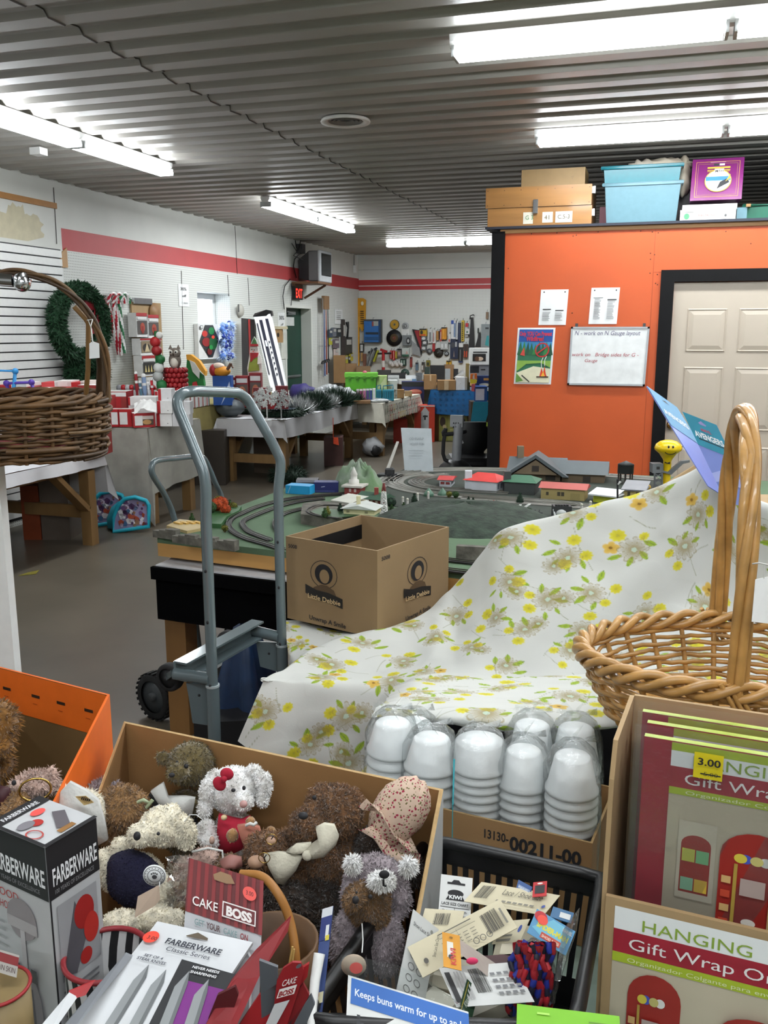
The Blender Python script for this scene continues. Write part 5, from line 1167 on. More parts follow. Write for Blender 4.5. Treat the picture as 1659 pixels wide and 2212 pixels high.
g=G();g.ell(PY(1385,372,7.3)+V((.0,.0,.015)),(.1,.1,.07),'#c9c0b2',16,10,f=lambda p:1+.2*sin(9*p.x+5*p.z));g.ell(PY(1435,368,7.35)+V((0,0,.02)),(.19,.12,.06),'#c5bba9',20,12,f=lambda p:1+.15*sin(11*p.x+7*p.y)+.1*sin(19*p.z+3*p.x));g.ell(PY(1476,385,7.35),(.05,.1,.14),'#b9ae9c',16,12,f=lambda p:1+.15*sin(9*p.z+4*p.y));solo('paper_bag','crumpled cream paper bag spilling over the teal tub','bag',g)
g,*_=yb(1294,1312,487,447,7.25,.3,'#5c2a35');solo('carton','maroon carton behind the gap left of the translucent tub','carton',g)
g,*_=yb(1446,1490,485,410,7.4,.3,'#2a2426');solo('carton','dark carton between the tub and the purple box','carton',g)
# white printed box and the purple one on it
g,o,ux,uy=yb(1468,1588,482,452,7.1,.38,'#cfd0ce',[('e',.12,.4,.05,.28,'#4f8f6a'),('r',.05,.78,.2,.04,'#8a8d8d'),('r',.78,.1,.06,.6,'#b9bab8'),('t','ELECTRONIC',.33,.38,.2,'#b4473f',{'w':.32}),('l',[(.72,.85),(.72,.1)],.02,'#9c9c9a'),('e',.82,.4,.02,.12,'#5b5b5b'),('r',.87,.6,.09,.05,'#6f8f6a')]);solo('carton','white printed carton with a torn flap under the purple box','carton',g)
g2,o2,*_=yb(1474,1592,451,441,7.14,.34,'#d4d4d2',z=o.z+uy.z+.002);g2.obox(o2+V((.43,.0,.01)),(.03,0,0),(0,.3,0),(0,0,.02),'cardboard');solo('carton','flat white lid with a brown edge right under the purple box','carton',g2)
t=thing('train_box','purple carton with a gold railway emblem, tilted on the white carton','carton',PY(1545,441,7.12))
nmat('purple print','#6d1560',.3,var=.1,scale=3,coat=.3)
a,b=PY(1490,434,7.12),PY(1601,440,7.12);c_,d_=PY(1497,345,7.2),PY(1615,345,7.2)
o=a;o.z=max(o.z,o2.z+.035);ux=b-a;ux.z=0;uy=c_-a;g=G();g.obox(o,ux,(0,.25,0),uy,'purple print');part(t,'box_body',g)
g=G();em=[('o',.5,.5,.5,.5,0,'ink')][1:]
gold='#c9a53a'
em += [('l',[(.08,.08),(.92,.08),(.92,.92),(.08,.92),(.08,.08)],.008,gold),('l',[(.12,.12),(.88,.12),(.88,.87),(.12,.87),(.12,.12)],.005,'#b08f4a'),('r',.42,.82,.1,.05,'#26262a'),('r',.53,.82,.1,.05,'#cfc7cf'),('r',.35,.9,.3,.008,'#cfa7c7'),('r',.3,.8-.05,.44,.04,gold),('r',.3,.7,.44,.018,gold),('r',.3,.67,.44,.012,gold),
       ('e',.52,.45,.26,.27,gold),('e',.52,.45,.24,.25,'#e4e2dc'),('p',[(.28,.45),(.76,.45),(.76,.55),(.28,.55)],'#2d74b8'),('p',[(.5,.25),(.74,.4),(.7,.5),(.56,.42)],'#17181d'),('p',[(.66,.42),(.76,.5),(.75,.6)],gold),('r',.36,.56,.3,.06,'#e9e4da'),('e',.42,.62,.05,.04,'#e9e4da'),('e',.6,.62,.05,.04,'#e9e4da'),('r',.44,.63,.18,.1,'#e8e3d6'),('t','MTH',.45,.645,.06,'#2a2a30',{'w':.16,'b':.02})]
prints(g,o,ux,uy,em,.0015);part(t,'emblem',g)
t=thing('storage_tub','dark green storage tub at the right end of the orange room roof','storage tub',PY(1650,478,7.3));tub(t,'body',1608,1720,478,440,7.2,.4,'#0d5a44',ZR,.02)
g,*_=yb(1590,1612,482,448,7.16,.03,'frosted plastic',z=ZR);solo('plastic_sheet','clear plastic sheet standing beside the green tub','sheet',g)
# ------------------------------------------------------------------ train layout on its table
ZL=.88
nmat('layout green','#4f664c',.9,var=.08,scale=6,bump=.1,bscale=150);nmat('layout dark','#2b332b',.9,var=.2,scale=12)
nmat('hill','#2a352b',.95,var=.45,scale=22,bump=.5,bscale=60,nd=6);nmat('rock','#5d5a52',.9,var=.35,scale=25,bump=.6,bscale=30)
nmat('layout wood','#b5884c',.6,var=.12,scale=8,stretch=(.3,1,3))
L_=lambda x,y,z=ZL:PZ(x,y,z)
FL,FR=V((-1.93,3.15,0)),V((1.35,2.70,0))
poly=[FL,FR,V((1.35,5.38,0)),V((-1.22,5.38,0)),V((-1.48,4.92,0)),V((-1.88,4.55,0))]
t=thing('train_table','table with a black skirt and white top carrying the model train layout','table',(-.3,4.0,0))
g=G();P0=[V((-1.90,3.24,.765)),V((1.35,2.84,.765)),V((1.35,5.3,.765)),V((-1.2,5.3,.765)),V((-1.86,4.5,.765))]
P0[0]=PZ(336,1220,.785);P0[0].z=.765;q=PZ(596,1251,.785);P0[1]=P0[0]+(q-P0[0])*5.2;P0[1].z=.765
g.prism(P0,(0,0,.02),'#c3c3c6');part(t,'tabletop',g,'white table top')
g=G();n=len(P0)
for i in range(n):
    a,b=P0[i],P0[(i+1) % n];dn=(b-a).cross(UP).normalized()*.012;g.obox(V((a.x,a.y,.56))+dn*.2,V((b.x-a.x,b.y-a.y,0)),-dn,(0,0,.215),'matte black')
g.obox(P0[0]+V((-.012,-.02,-.035)),(P0[1]-P0[0]),(0,.02,0),(0,0,.05),'matte black');part(t,'skirt',g,'black side panels')
lp=PD(385,1400,3.62);nmat('leg wood','#7f5a30',.55,var=.12,scale=7,stretch=(1,1,.15))
for x,y in ((lp.x,lp.y+.03),(1.2,2.95),(-1.75,4.3),(1.2,5.1)):
    g=G();g.box((x,y,0),(.095,.095,.765),'leg wood');part(t,'leg',g)
for a,b in (((-1.5,3.45),(-1.3,4.2)),((-.95,3.4),(-.95,3.4))):
    g=G();g.tube([(a[0],a[1],.02),(b[0],b[1],.74)],.014,'black plastic',8);part(t,'steel_leg',g)
t=thing('train_layout','green model train layout board with curved tracks','model railway',(-.3,4.0,.786))
g=G();g.prism([p+V((0,0,.80)) for p in poly],(0,0,.055),'layout wood');part(t,'wooden_frame',g)
g=G();g.prism([p+V((0,0,.855)) for p in poly],(0,0,.025),'layout green');part(t,'board',g)
for x,y in ((-1.7,3.4),(1.0,3.1),(1.0,5.1),(-1.0,5.1)):
    g=G();g.box((x,y,.786),(.09,.09,.0145),'layout wood');part(t,'spacer',g)
g=G();g.prism([L_(*p) for p in ((742,1082),(765,1050),(838,1030),(880,1011),(1000,1009),(1100,1012),(1500,1040),(1560,1110),(1300,1150),(1100,1150),(900,1100))],(0,0,.002),'layout dark');part(t,'dark_ground',g)
def smooth(pts,n=6):
    out=[]
    for i in range(len(pts)-1):
        p0,p1,p2,p3=pts[max(i-1,0)],pts[i],pts[i+1],pts[min(i+2,len(pts)-1)]
        for k in range(n):
            s=k/n;out.append(.5*((2*p1)+(p2-p0)*s+(2*p0-5*p1+4*p2-p3)*s*s+(3*p1-p0-3*p2+p3)*s**3))
    return out+[pts[-1]]
def track(px,w_,bed,rail,z=ZL+.002,bw=1.35,third=False):
    pts=smooth([L_(x,y,z) for x,y in px]);g=G();Ls=[];Rs=[]
    for i,p in enumerate(pts):
        d=(pts[min(i+1,len(pts)-1)]-pts[max(i-1,0)]).normalized();s=V((-d.y,d.x,0));Ls.append((p,s))
    g.grid([[p-s*w_*bw/2,p-s*w_*bw/2+V((0,0,.005)),p+s*w_*bw/2+V((0,0,.005)),p+s*w_*bw/2] for p,s in Ls],bed,False)
    for k in (-.5,.5)+((0,) if third else ()):g.tube([p+s*w_*k+V((0,0,.010)) for p,s in Ls],.0022,rail,4)
    part(t,'track',g)
BED,RAIL='#171513','#3f3a34/.4/.5'
track([(612,1190),(575,1178),(531,1165),(504,1151),(494,1136),(501,1122),(520,1112),(555,1097),(594,1086),(651,1076),(721,1070),(790,1066)],.019,BED,RAIL)
track([(584,1169),(560,1160),(537,1150),(525,1137),(526,1128),(540,1120),(576,1105),(612,1093),(648,1085),(700,1079)],.019,BED,RAIL)
track([(600,1150),(594,1137),(597,1124),(612,1113),(632,1106),(654,1101)],.017,BED,RAIL)
track([(760,1075),(770,1062),(800,1056),(820,1048),(838,1036),(862,1025),(910,1018),(985,1015),(1090,1016),(1250,1024),(1420,1036)],.05,'#77766f','#8b8982/.3/.8',third=True,bw=2.2)
track([(1250,1092),(1150,1083),(1050,1076),(960,1070),(900,1062),(862,1052),(850,1042),(870,1030),(920,1023)],.05,'#77766f','#8b8982/.3/.8',third=True,bw=2.2)
track([(1100,1066),(1000,1060),(940,1056),(905,1048),(900,1040),(925,1032),(965,1027)],.045,'#55544e','#8b8982/.3/.8',third=True,bw=2)
track([(1420,1104),(1300,1098),(1200,1090),(1100,1083),(1000,1076)],.05,'#6a6963','#8b8982/.3/.8',third=True,bw=2.4)
track([(950,1210),(1000,1216),(1060,1222)],.02,BED,RAIL);track([(950,1232),(1000,1238),(1060,1246)],.02,BED,RAIL)
# hills
def mound(lab,cx,cy,rx,ry,h,m,fn,name='hill',pn=None,nn=30):
    g=G();c=L_(cx,cy);P=[]
    for j in range(12):
        f=j/11;row=[]
        for i in range(nn):
            a=2*pi*i/nn;z=h*fn(f,a);row.append(c+V((rx*f*cos(a),ry*f*sin(a),max(z,-.0))))
        P.append(row)
    g.grid(P,m,close_u=True);return solo(name,lab,'model hill',g) if pn is None else part(t,pn,g)
mound('large dark green hill on the train layout behind the brown carton',1005,1124,.40,.36,.08,'hill',lambda f,a:(1-f**2.5)*(1+.08*sin(3*a)))
nmat('mountain','#7f8a7c',.9,var=.45,scale=9,base2='#5c7a52',bump=.3,bscale=50)
mound('small rugged green and grey mountain at the back of the train layout',773,1060,.15,.1,.125,'mountain',lambda f,a:(1-f**3)**1.1*(1+.16*sin(5*a+6*f)+.12*sin(9*a)+.14*sin(16*f+3*a)),nn=40)
g=G();c=L_(690,1100)
g.prism([L_(x,y) for x,y in ((650,1132),(654,1108),(690,1102),(760,1108),(800,1122),(770,1136),(700,1140))],(0,0,.045),'rock');g.prism([L_(x,y,ZL+.045) for x,y in ((668,1106),(692,1098),(755,1104),(780,1114),(730,1118),(690,1114))],(0,0,.002),'#33502f');q_=[L_(x,y,ZL+.048) for x,y in ((735,1120),(690,1114),(668,1106),(672,1097),(695,1091),(740,1092))];q_=smooth(q_);[g.tube([p+V((.008*s_,.004*s_,0)) for p in q_],.003,('#171513','#4f4a42')[s_ > 0],5) for s_ in (-1,1)]

for x,y in ((667,1120),(690,1125)):g.ell(L_(x,y)+V((0,-.0,.012)),(.014,.012,.022),'#1a2a1c',8,6)
solo('rock_ledge','grey rock ledge with small dark openings behind the brown carton','rock ledge',g)
g=G();a,b=L_(985,1208),L_(1052,1212);g.obox(a,b-a,(0,.03,0),(0,0,.05),'rock');g.v=[(p[0],p[1],p[2]) for p in g.v];solo('stone_wall','brown stone retaining wall at the foot of the dark hill','model wall',g)
# left corner scenery
g=G();n=12
for i in range(n):
    a=L_(346+14*i,1166+2.0*i-(6 if i < 3 else 0));g.box((a.x,a.y,ZL),(.05,.03,.028+.006*(i % 3)),'rock',-.15)
solo('stone_wall','grey stone wall along the front left corner of the layout','model wall',g)
g=G();g.prism([L_(*p) for p in ((360,1141),(388,1127),(442,1133),(440,1146),(404,1153))],(0,0,.012),'#b09b6c');[g.box(L_(385+14*i,1137-.5*i)+V((0,0,.012)),(.05,.016,.006),'#c9a24e',-.5) for i in range(4)];solo('model_yard','tan model lumber yard at the front left corner of the layout','model yard',g)
g=G();g.prism([L_(*p) for p in ((444,1140),(462,1112),(500,1098),(522,1102),(516,1112),(490,1125),(478,1142))],(0,0,.02),'#2f5a30');solo('grass_patch','dark green grass patch under the autumn trees','model grass',g)
nmat('leaf green','#2f4a24',.9,var=.5,scale=90);nmat('leaf dark','#1c3222',.9,var=.5,scale=90);nmat('leaf orange','#a8431a',.9,var=.5,scale=90);nmat('leaf olive','#6b6a2c',.9,var=.4,scale=90)
def tree(x,y,yt,m,lab,cone=False,z=ZL,grp='model trees on the layout'):
    c=L_(x,y,z);d=c.dot(FWD);h=PD(x,yt,d).z-z;tt=thing('model_tree',lab,'model tree',c,grp);g=G()
    if cone:
        g.lathe([(.0,.1*h),(.3*h,.14*h),(.22*h,.4*h),(.12*h,.7*h),(0,h)],m,c,10);g.fur(260,.05*h+.004,m,rnd=1,wid=.0015,droop=0)
    else:
        g.ell(c+V((0,0,h*.62)),(h*.4,h*.4,h*.38),m,12,8,f=lambda p:1+.16*sin(9*p.x+3*p.z)+.13*sin(11*p.y));g.fur(320,.05*h+.004,m,rnd=1,wid=.002,droop=0)
    part(tt,'foliage',g);g=G();g.cyl(c,c+V((0,0,h*.35)),max(.004,.06*h),'#4a3522',n=6);part(tt,'trunk',g)
T_=tree
T_(468,1112,1078,'leaf orange','orange autumn tree, leftmost of the cluster behind the hand truck pole');T_(480,1106,1074,'leaf orange','tall rust coloured tree in the middle of the autumn cluster');T_(474,1092,1072,'leaf olive','olive tree at the back of the autumn cluster');T_(497,1098,1078,'leaf green','dark green pointed tree right of the autumn cluster',True)
T_(455,1116,1084,'leaf green','dark green round tree at the left of the autumn cluster');T_(488,1116,1090,'leaf orange','low orange bush at the right foot of the autumn cluster');T_(505,1104,1086,'leaf olive','olive bush at the right end of the grass patch');T_(415,1128,1107,'leaf green','small green pointed tree by the lumber yard',True);T_(486,1150,1135,'leaf olive','small pale bush by the front track')
for k,(x,y,yt,m,cn) in enumerate(((702,1118,1095,'leaf green',1),(708,1112,1092,'leaf olive',1),(735,1105,1086,'leaf dark',1),(793,1092,1074,'leaf olive',0),(845,1100,1076,'leaf dark',0),(846,1102,1088,'leaf green',1),(872,1098,1084,'leaf green',1),(895,1086,1064,'leaf dark',1),(970,1076,1062,'leaf olive',0),(984,1078,1062,'leaf green',0),(1012,1084,1072,'leaf dark',1),(1022,1086,1074,'leaf dark',1),(1055,1094,1080,'leaf dark',1),(1066,1098,1082,'leaf orange',0),(1072,1104,1080,'leaf dark',1),(1085,1108,1088,'leaf green',1),(1123,1088,1062,'leaf dark',1),(1140,1120,1098,'leaf green',0),(1120,1130,1112,'leaf green',1),(1152,1126,1108,'leaf green',0),(1098,1114,1102,'leaf green',1))):
    T_(x,y,yt,m,('pointed ' if cn else 'round ')+{'leaf green':'green','leaf dark':'dark green','leaf olive':'olive','leaf orange':'orange'}[m]+' model tree '+('left of the cream houses','second from the left before the cream houses','beside the nearer cream house','before the red brick shop','round beside the derrick','by the foot of the derrick','just right of the derrick','at the left shoulder of the dark hill','on the left crest of the dark hill','on the middle crest of the dark hill','on the right crest of the dark hill','second on the right crest of the dark hill','left of the orange tree by the trackside','by the trackside right of the hill','right of the orange tree by the trackside','at the right slope of the dark hill','standing before the dark grey house','among the white trestles','below the white trestles near the floral cloth','before the black signal bridge','at the left end of the white trestles')[k],cn,z=ZL+(.045 if k < 3 else 0))
# buildings
def house(lab,x0,y0,x1,y1,yt,dp,wall,roof,kind='hip',rh=.3,items=(),chim=None,over=.012,z=ZL+.002,ritems=(),d=None):
    """model building; yt: image height of the eaves"""
    p0,p1=L_(x0,y0,z),L_(x1,y1,z);a=p1-p0;b=V((-a.y,a.x,0)).normalized()*dp;h=PD(x0,yt,p0.dot(FWD)).z-z
    tt=thing('model_building',lab,'model building',p0+(a+b)/2);g=G();g.obox(p0,a,b,(0,0,h),wall);prints(g,p0,a,V((0,0,h)),items,.001);prints(g,p1,b,V((0,0,h)),ritems,.001);part(tt,'walls',g)
    an,bn=a.normalized()*over,b.normalized()*over;o=p0-an-bn+V((0,0,h));A,B=a+an*2,b+bn*2;H=V((0,0,rh*min(a.length,b.length)));g=G()
    if kind == 'flat':g.obox(o,A,B,(0,0,.01),roof)
    elif kind == 'hip':
        r1,r2=(o+A*.25+B*.5+H,o+A*.75+B*.5+H);g.add([o,o+A,o+A+B,o+B,r1,r2],[(0,1,5,4),(1,2,5),(2,3,4,5),(3,0,4),(3,2,1,0)],roof)
    elif kind == 'gable':   # ridge along the front
        r1,r2=o+B*.5+H,o+A+B*.5+H;g.add([o,o+A,o+A+B,o+B,r1,r2],[(0,1,5,4),(1,2,5),(2,3,4,5),(3,0,4),(3,2,1,0)],roof)
    elif kind == 'shed':g.add([o,o+A,o+A+B+H,o+B+H],[(0,1,2,3)],roof);g.obox(o-V((0,0,.006)),A,B,(0,0,.004),roof)
    elif kind == 'gable2':  # ridge towards the back
        r1,r2=o+A*.5+H,o+A*.5+B+H;g.add([o,o+A,o+A+B,o+B,r1,r2],[(0,1,4),(1,2,5,4),(2,3,5),(3,0,4,5),(3,2,1,0)],roof)
    part(tt,'roof',g)
    if chim:
        g=G();c=p0+a*chim[0]+b*chim[1];g.box((c.x,c.y,z+(h if len(chim) > 4 else 0)),(chim[2],chim[2],(0 if len(chim) > 4 else h)+chim[3]),chim[4] if len(chim) > 4 and isinstance(chim[4],str) else wall,PSI);part(tt,'chimney',g)
    return tt,p0,a,b,h
WIN=lambda c='#3a3228',n=3,v=.35,w_=.1,hh=.35,u0=.15,du=.25:[('r',u0+du*i,v,w_,hh,c) for i in range(n)]
house('white diner with a red roof on the layout',949,1051,974,1052,1036,.13,'#b9bec4','#b03a38','gable',.2,[('r',.1,.35,.35,.35,'#7a2a26'),('r',.55,.35,.35,.35,'#7a2a26')],ritems=WIN('#3f4247',5,.3,.1,.4,.08,.18))
house('white house with a red hipped roof and tall chimney on the layout',1005,1060,1071,1066,1036,.15,'#c9cdd4','#c23a36','hip',.22,ritems=WIN('#6f7680',3,.3,.14,.45,.12,.28),chim=(.04,.15,.035,.045))
house('dark grey house with a green hipped roof on the layout',1089,1066,1154,1070,1040,.14,'#3b403f','#2f5e45','hip',.2,chim=(.05,.2,.035,.05))
house('tan station house with a long red roof on the layout',1168,1077,1262,1083,1053,.12,'#9c8c5a','#a0473f','gable',.18,[('r',.12,.35,.06,.3,'#3a3528'),('r',.38,.35,.07,.35,'#3a3528'),('r',.47,.35,.07,.35,'#3a3528'),('r',.68,.05,.22,.6,'#8d7f50')])
house('lime yellow hut with a flat white roof on the layout',1281,1084,1325,1089,1066,.07,'#a9b02a','#d9dbdc','shed',.25,over=.02)
house('tan shed with a flat grey roof beside the floral cloth',1346,1083,1389,1086,1056,.16,'#a2915c','#7f8286','shed',.2,[('r',.2,.4,.14,.4,'#3a3528'),('r',.62,.4,.14,.4,'#3a3528')])
tt,p0,a,b,h=house('large tan railway depot with a grey gabled roof at the back of the layout',1105,1036,1210,1040,1020,.3,'#6d5f4a','#4a5255','gable',.26,[('r',.3,.1,.06,.5,'#2a241c'),('r',.7,.1,.2,.6,'#2a241c')],chim=(.12,.5,.035,.13),over=.03)
g=G();c=p0+a*.5+V((0,0,h));an=a.normalized();bn=b.normalized();e=[c-an*.12-bn*.05,c+an*.12-bn*.05,c-bn*.05+V((0,0,.08))];g.prism(e,bn*.16,'#6d5f4a');g.prism([e[0]-an*.03-bn*.01-V((0,0,.01)),e[2]-bn*.01+V((0,0,.01)),e[2]-bn*.01+V((0,0,.03)),e[0]-an*.06-bn*.01-V((0,0,.01))],bn*.2,'#4a5255');g.prism([e[1]+an*.03-bn*.01-V((0,0,.01)),e[2]-bn*.01+V((0,0,.01)),e[2]-bn*.01+V((0,0,.03)),e[1]+an*.06-bn*.01-V((0,0,.01))],bn*.2,'#4a5255');prints(g,e[0]-bn*.002,an*.24,V((0,0,.08)),[('r',.42,.2,.16,.4,'#241d16')],.001);part(tt,'dormer',g)
house('long low freight wing of the railway depot with a grey roof',1213,1040,1305,1044,1022,.2,'#6a5a45','#4c5457','gable',.3,[('r',.06,.4,.1,.35,'#241d16'),('r',.5,.0,.18,.75,'#332b24')],over=.02)
g=G()
for x0,y0,x1,y1 in ((1112,976,1168,978),(1222,990,1312,996)):
    pass
# water towers
def tank(lab,x,y,yt,ym,r,c,legs):
    p=L_(x,y);d=p.dot(FWD);z1,z2=PD(x,yt,d).z,PD(x,ym,d).z;tt=thing('water_tower',lab,'model water tower',p);g=G()
    g.lathe([(0,z2-ZL),(r,z2-ZL),(r,z1-ZL-.02),(r*1.04,z1-ZL-.02),(0,z1-ZL)],c,p,20);part(tt,'tank',g)
    for k in range(8):
        a=k*pi/4;q=p+V((r*.85*cos(a),r*.85*sin(a),0));g=G();g.cyl(q,V((q.x,q.y,z2)),.004,legs,n=6);part(tt,'leg',g)
tank('round grey water tower on thin legs at the back of the layout',1350,1045,995,1022,.043,'#4d5051','#35302c')
p=L_(1438,1056);d=p.dot(FWD);K=lambda y:PD(1438,y,d).z-ZL
t=thing('water_tower','yellow water tower with a smiling face and a bow tie','model water tower',p)
nmat('smiley yellow','#d9b70f',.3,var=.03)
zt,zb,zm=K(950),K(992),K(967);R_=.07
g=G();g.lathe([(0,0),(.028,0),(.021,.03),(.02,zb-.01),(.024,zb),(.045,zb+(zm-zb)*.5),(R_*.97,zm-.012),(R_,zm),(R_*.9,zm+(zt-zm)*.45),(R_*.62,zm+(zt-zm)*.8),(R_*.3,zm+(zt-zm)*.96),(0,zt)],'smiley yellow',p,28);part(t,'tower',g)
g=G();fr=(V((0,0,0))-p);fr.z=0;fr.normalize();sd=V((-fr.y,fr.x,0))
def onhead(u,v): # u sideways, v up, on the front of the bulb
    z=zm+v;rr=R_*(max(.1,1-(v/(zt-zm))**2*.5) if v > 0 else 1+v/(zm-zb)*.45);x=math.sqrt(max(0,rr*rr-u*u));return p+fr*(x+.001)+sd*u+V((0,0,z))
for u in (.0,.022):g.ell(onhead(u+.002,.012),(.0055,.0055,.007),'ink',8,6)
g.tube([onhead(.013+.028*sin(a),-.012-.016*cos(a)) for a in [(-1.35+2.7*i/12) for i in range(13)]],.0018,'ink',5)
q=p+fr*.024+V((0,0,zb-.016));g.prism([q+sd*s for s in (-.014,)]+[q+V((0,0,0)),q-sd*-.014+V((0,0,.007)),q+sd*.014-V((0,0,.007)),q,q-sd*.014+V((0,0,.007))],fr*.003,'ink');part(t,'face',g)
# crane tower, small pieces
p=L_(1425,1058);d=p.dot(FWD);t=thing('coaling_crane','grey crane tower with a raised boom beside the yellow tower','model crane',p);Z=lambda x,y,e=0:PD(x,y,d+e)
g=G()
for x in (1414,1430):g.bar(Z(x,1056),Z(x,1022),.008,.008,'#55585a');g.bar(Z(x,1056,.05),Z(x,1022,.05),.008,.008,'#55585a')
for y in (1054,1042,1031):g.bar(Z(1414,y),Z(1430,y-8),.005,.005,'#55585a');g.bar(Z(1430,y),Z(1414,y-8),.005,.005,'#55585a')
part(t,'tower',g);g=G();a=Z(1410,1022);g.obox(a,Z(1433,1022)-a,FWD*.06,Z(1410,1002)-a,'#65686a');prints(g,a,Z(1433,1022)-a,Z(1410,1002)-a,[('r',.35,.4,.3,.3,'#22201e')],.001);part(t,'cabin',g)
g=G();g.prism([Z(1440,1022),Z(1450,1026),Z(1476,1002),Z(1490,999),Z(1490,994),Z(1472,996)],FWD*.02,'#5f6264');g.bar(Z(1430,1018),Z(1446,1022),.01,.01,'#5f6264');part(t,'boom',g)
p=L_(836,1030);d=p.dot(FWD);t=thing('crane','white lattice boom crane on a black base at the back of the layout','model crane',p);Z=lambda x,y,e=0:PD(x,y,d+e)
g=G();g.box((p.x,p.y,ZL+.002),(.1,.07,.015),'#17171a');a=Z(842,1020);g.bbox(a,(.055,.05,.05),'#1b1b1d',.3,.008);part(t,'base',g)
g=G()
for e in (0,.03):
    for s in (0,4):g.tube([Z(835+s,1014,e),Z(858+s*.6,954,e)],.005,'#d3d0c9',5)
for i in range(9):f=i/9;f2=(i+1)/9;A=lambda f,s:Z(835+23*f+s*(1-.4*f),1014-60*f);g.tube([A(f,0),A(f2,5)],.004,'#d3d0c9',5);g.tube([A(f,5),A(f,0)],.004,'#d3d0c9',5)
part(t,'boom',g)
p=L_(835,1110);d=p.dot(FWD);t=thing('oil_derrick','white oil derrick with a red top beside the cream houses','model derrick',p);Z=lambda x,y,e=0:PD(x,y,d+e)
g=G()
for e0,e1 in ((0,.02),(.05,.03)):
    for s in (-1,1):g.tube([Z(829+s*7,1111,e0),Z(829+s*3,1062,e1)],.005,'#d0d0cc',5)
    for i in range(4):y=1108-12*i;w0,w1=7-i,6-i;g.tube([Z(829-w0,y,e0),Z(829+w1,y-10,e0)],.004,'#d0d0cc',5);g.tube([Z(829+w0,y,e0),Z(829-w1,y-10,e0)],.004,'#d0d0cc',5);g.tube([Z(829-w0,y,e0),Z(829+w0,y,e0)],.004,'#d0d0cc',5)
part(t,'lattice',g);g=G()
for s in (-1,1):g.tube([Z(829+s*3,1062,.02),Z(829,1044,.025)],.005,'#6d2a26',5);g.tube([Z(829+s*3,1062,.03),Z(829,1044,.025)],.005,'#6d2a26',5)
part(t,'top',g,'dark red top')
# village
tt,p0,a,b,h=house('red firehouse with a white cupola on the layout',744,1070,778,1072,1052,.1,'#7d2f2c','#c5c2ba','flat',items=[('r',.3,.45,.14,.4,'#b9a9a2'),('r',.62,.45,.14,.4,'#b9a9a2')],z=ZL+.001)
g=G();c=p0+a*.4+b*.5;g.lathe([(.028,0),(.028,.02),(.018,.025),(.018,.045),(.02,.05),(.003,.085),(0,.09)],'#c9c7c0',c+V((0,0,h+.01)),8);part(tt,'cupola',g)
house('red brick shop with a green roof beside the firehouse',773,1084,824,1090,1075,.1,'#6b2b29','#33503f','gable',.25,WIN('#c9b9a9',4,.3,.1,.4,.1,.22),chim=(.6,.4,.02,.05,'#8a3a33'),z=ZL+.02)
house('small cream house with a pale roof at the left of the village',722,1090,758,1096,1080,.1,'#c5bd94','#b9b9ae','shed',.15,WIN('#5f5a44',2,.3,.15,.4),z=ZL+.03)
house('long cream house with a low pale roof behind the brown carton',742,1110,808,1114,1098,.1,'#c9c499','#b5b9b4','gable2',.18,[('r',.1,.3,.1,.4,'#8a8668'),('r',.7,.3,.1,.4,'#8a8668')],chim=(.4,.4,.018,.05,'#cfc9a0'),z=ZL+.046)
for lab,x0,y0,x1,y1,yt,dp,c,it in (('bright cyan wrapped block at the back left edge of the layout',617,1066,669,1069,1048,.08,'#1a8ec2',[('l',[(.1,.05),(.22,.95)],.05,'#b5c9d2')]),('black box with a printed top behind the cyan block',640,1058,687,1058,1037,.08,'#1d1a22',[('r',0,.75,1,.25,'#8a8a90'),('r',.2,.2,.5,.2,'#7a3a44')]),('navy blue carton right of the cyan block',678,1064,731,1064,1042,.07,'#141c58',[('l',[(.3,.55),(.45,.6)],.05,'#c9cddb'),('r',.05,.1,.8,.1,'#3a447a')])):
    g=frontbox(x0,y0,x1,y1,ZL+.001,yt,dp,c,it);solo('small_box',lab,'box',g)
g=G();p=L_(668,1040);g.ell(V((p.x,p.y,PD(640,1047,p.dot(FWD)).z)),(.03,.03,.015),'#c9c2b4',10,6);g.v=[(q[0],q[1],q[2]) for q in g.v]
# do not touch sign
p0,p1=PD(874,1012,5.28),PD(936,1011,5.28);t3,t4_=PD(866,924,5.3),PD(932,926,5.3)
t=thing('paper_sign','white paper sign in a clear holder with faint reversed lettering behind the train layout','sign',p0)
p0.z=p1.z=ZL+.006;g=G();g.prism([p0,p1,t4_,t3],FWD*.004,'#aeb6ba');part(t,'sheet',g)
g=G();ux,uy=p1-p0,t3-p0;prints(g,p0,ux,uy,[('t','OD ESAELP',.26,.72,.06,'#8a9296',{'w':.5}),('t','HCUOT TON',.26,.6,.06,'#8a9296',{'w':.5})]+lines(.2,.48,.55,.06,4,.008,'#9aa2a6'),.001);part(t,'lettering',g)
g=G();g.obox(p0-FWD*.03-V((0,0,.004)),p1-p0,FWD*.07,(0,0,.004),'clear plastic');part(t,'holder_base',g)
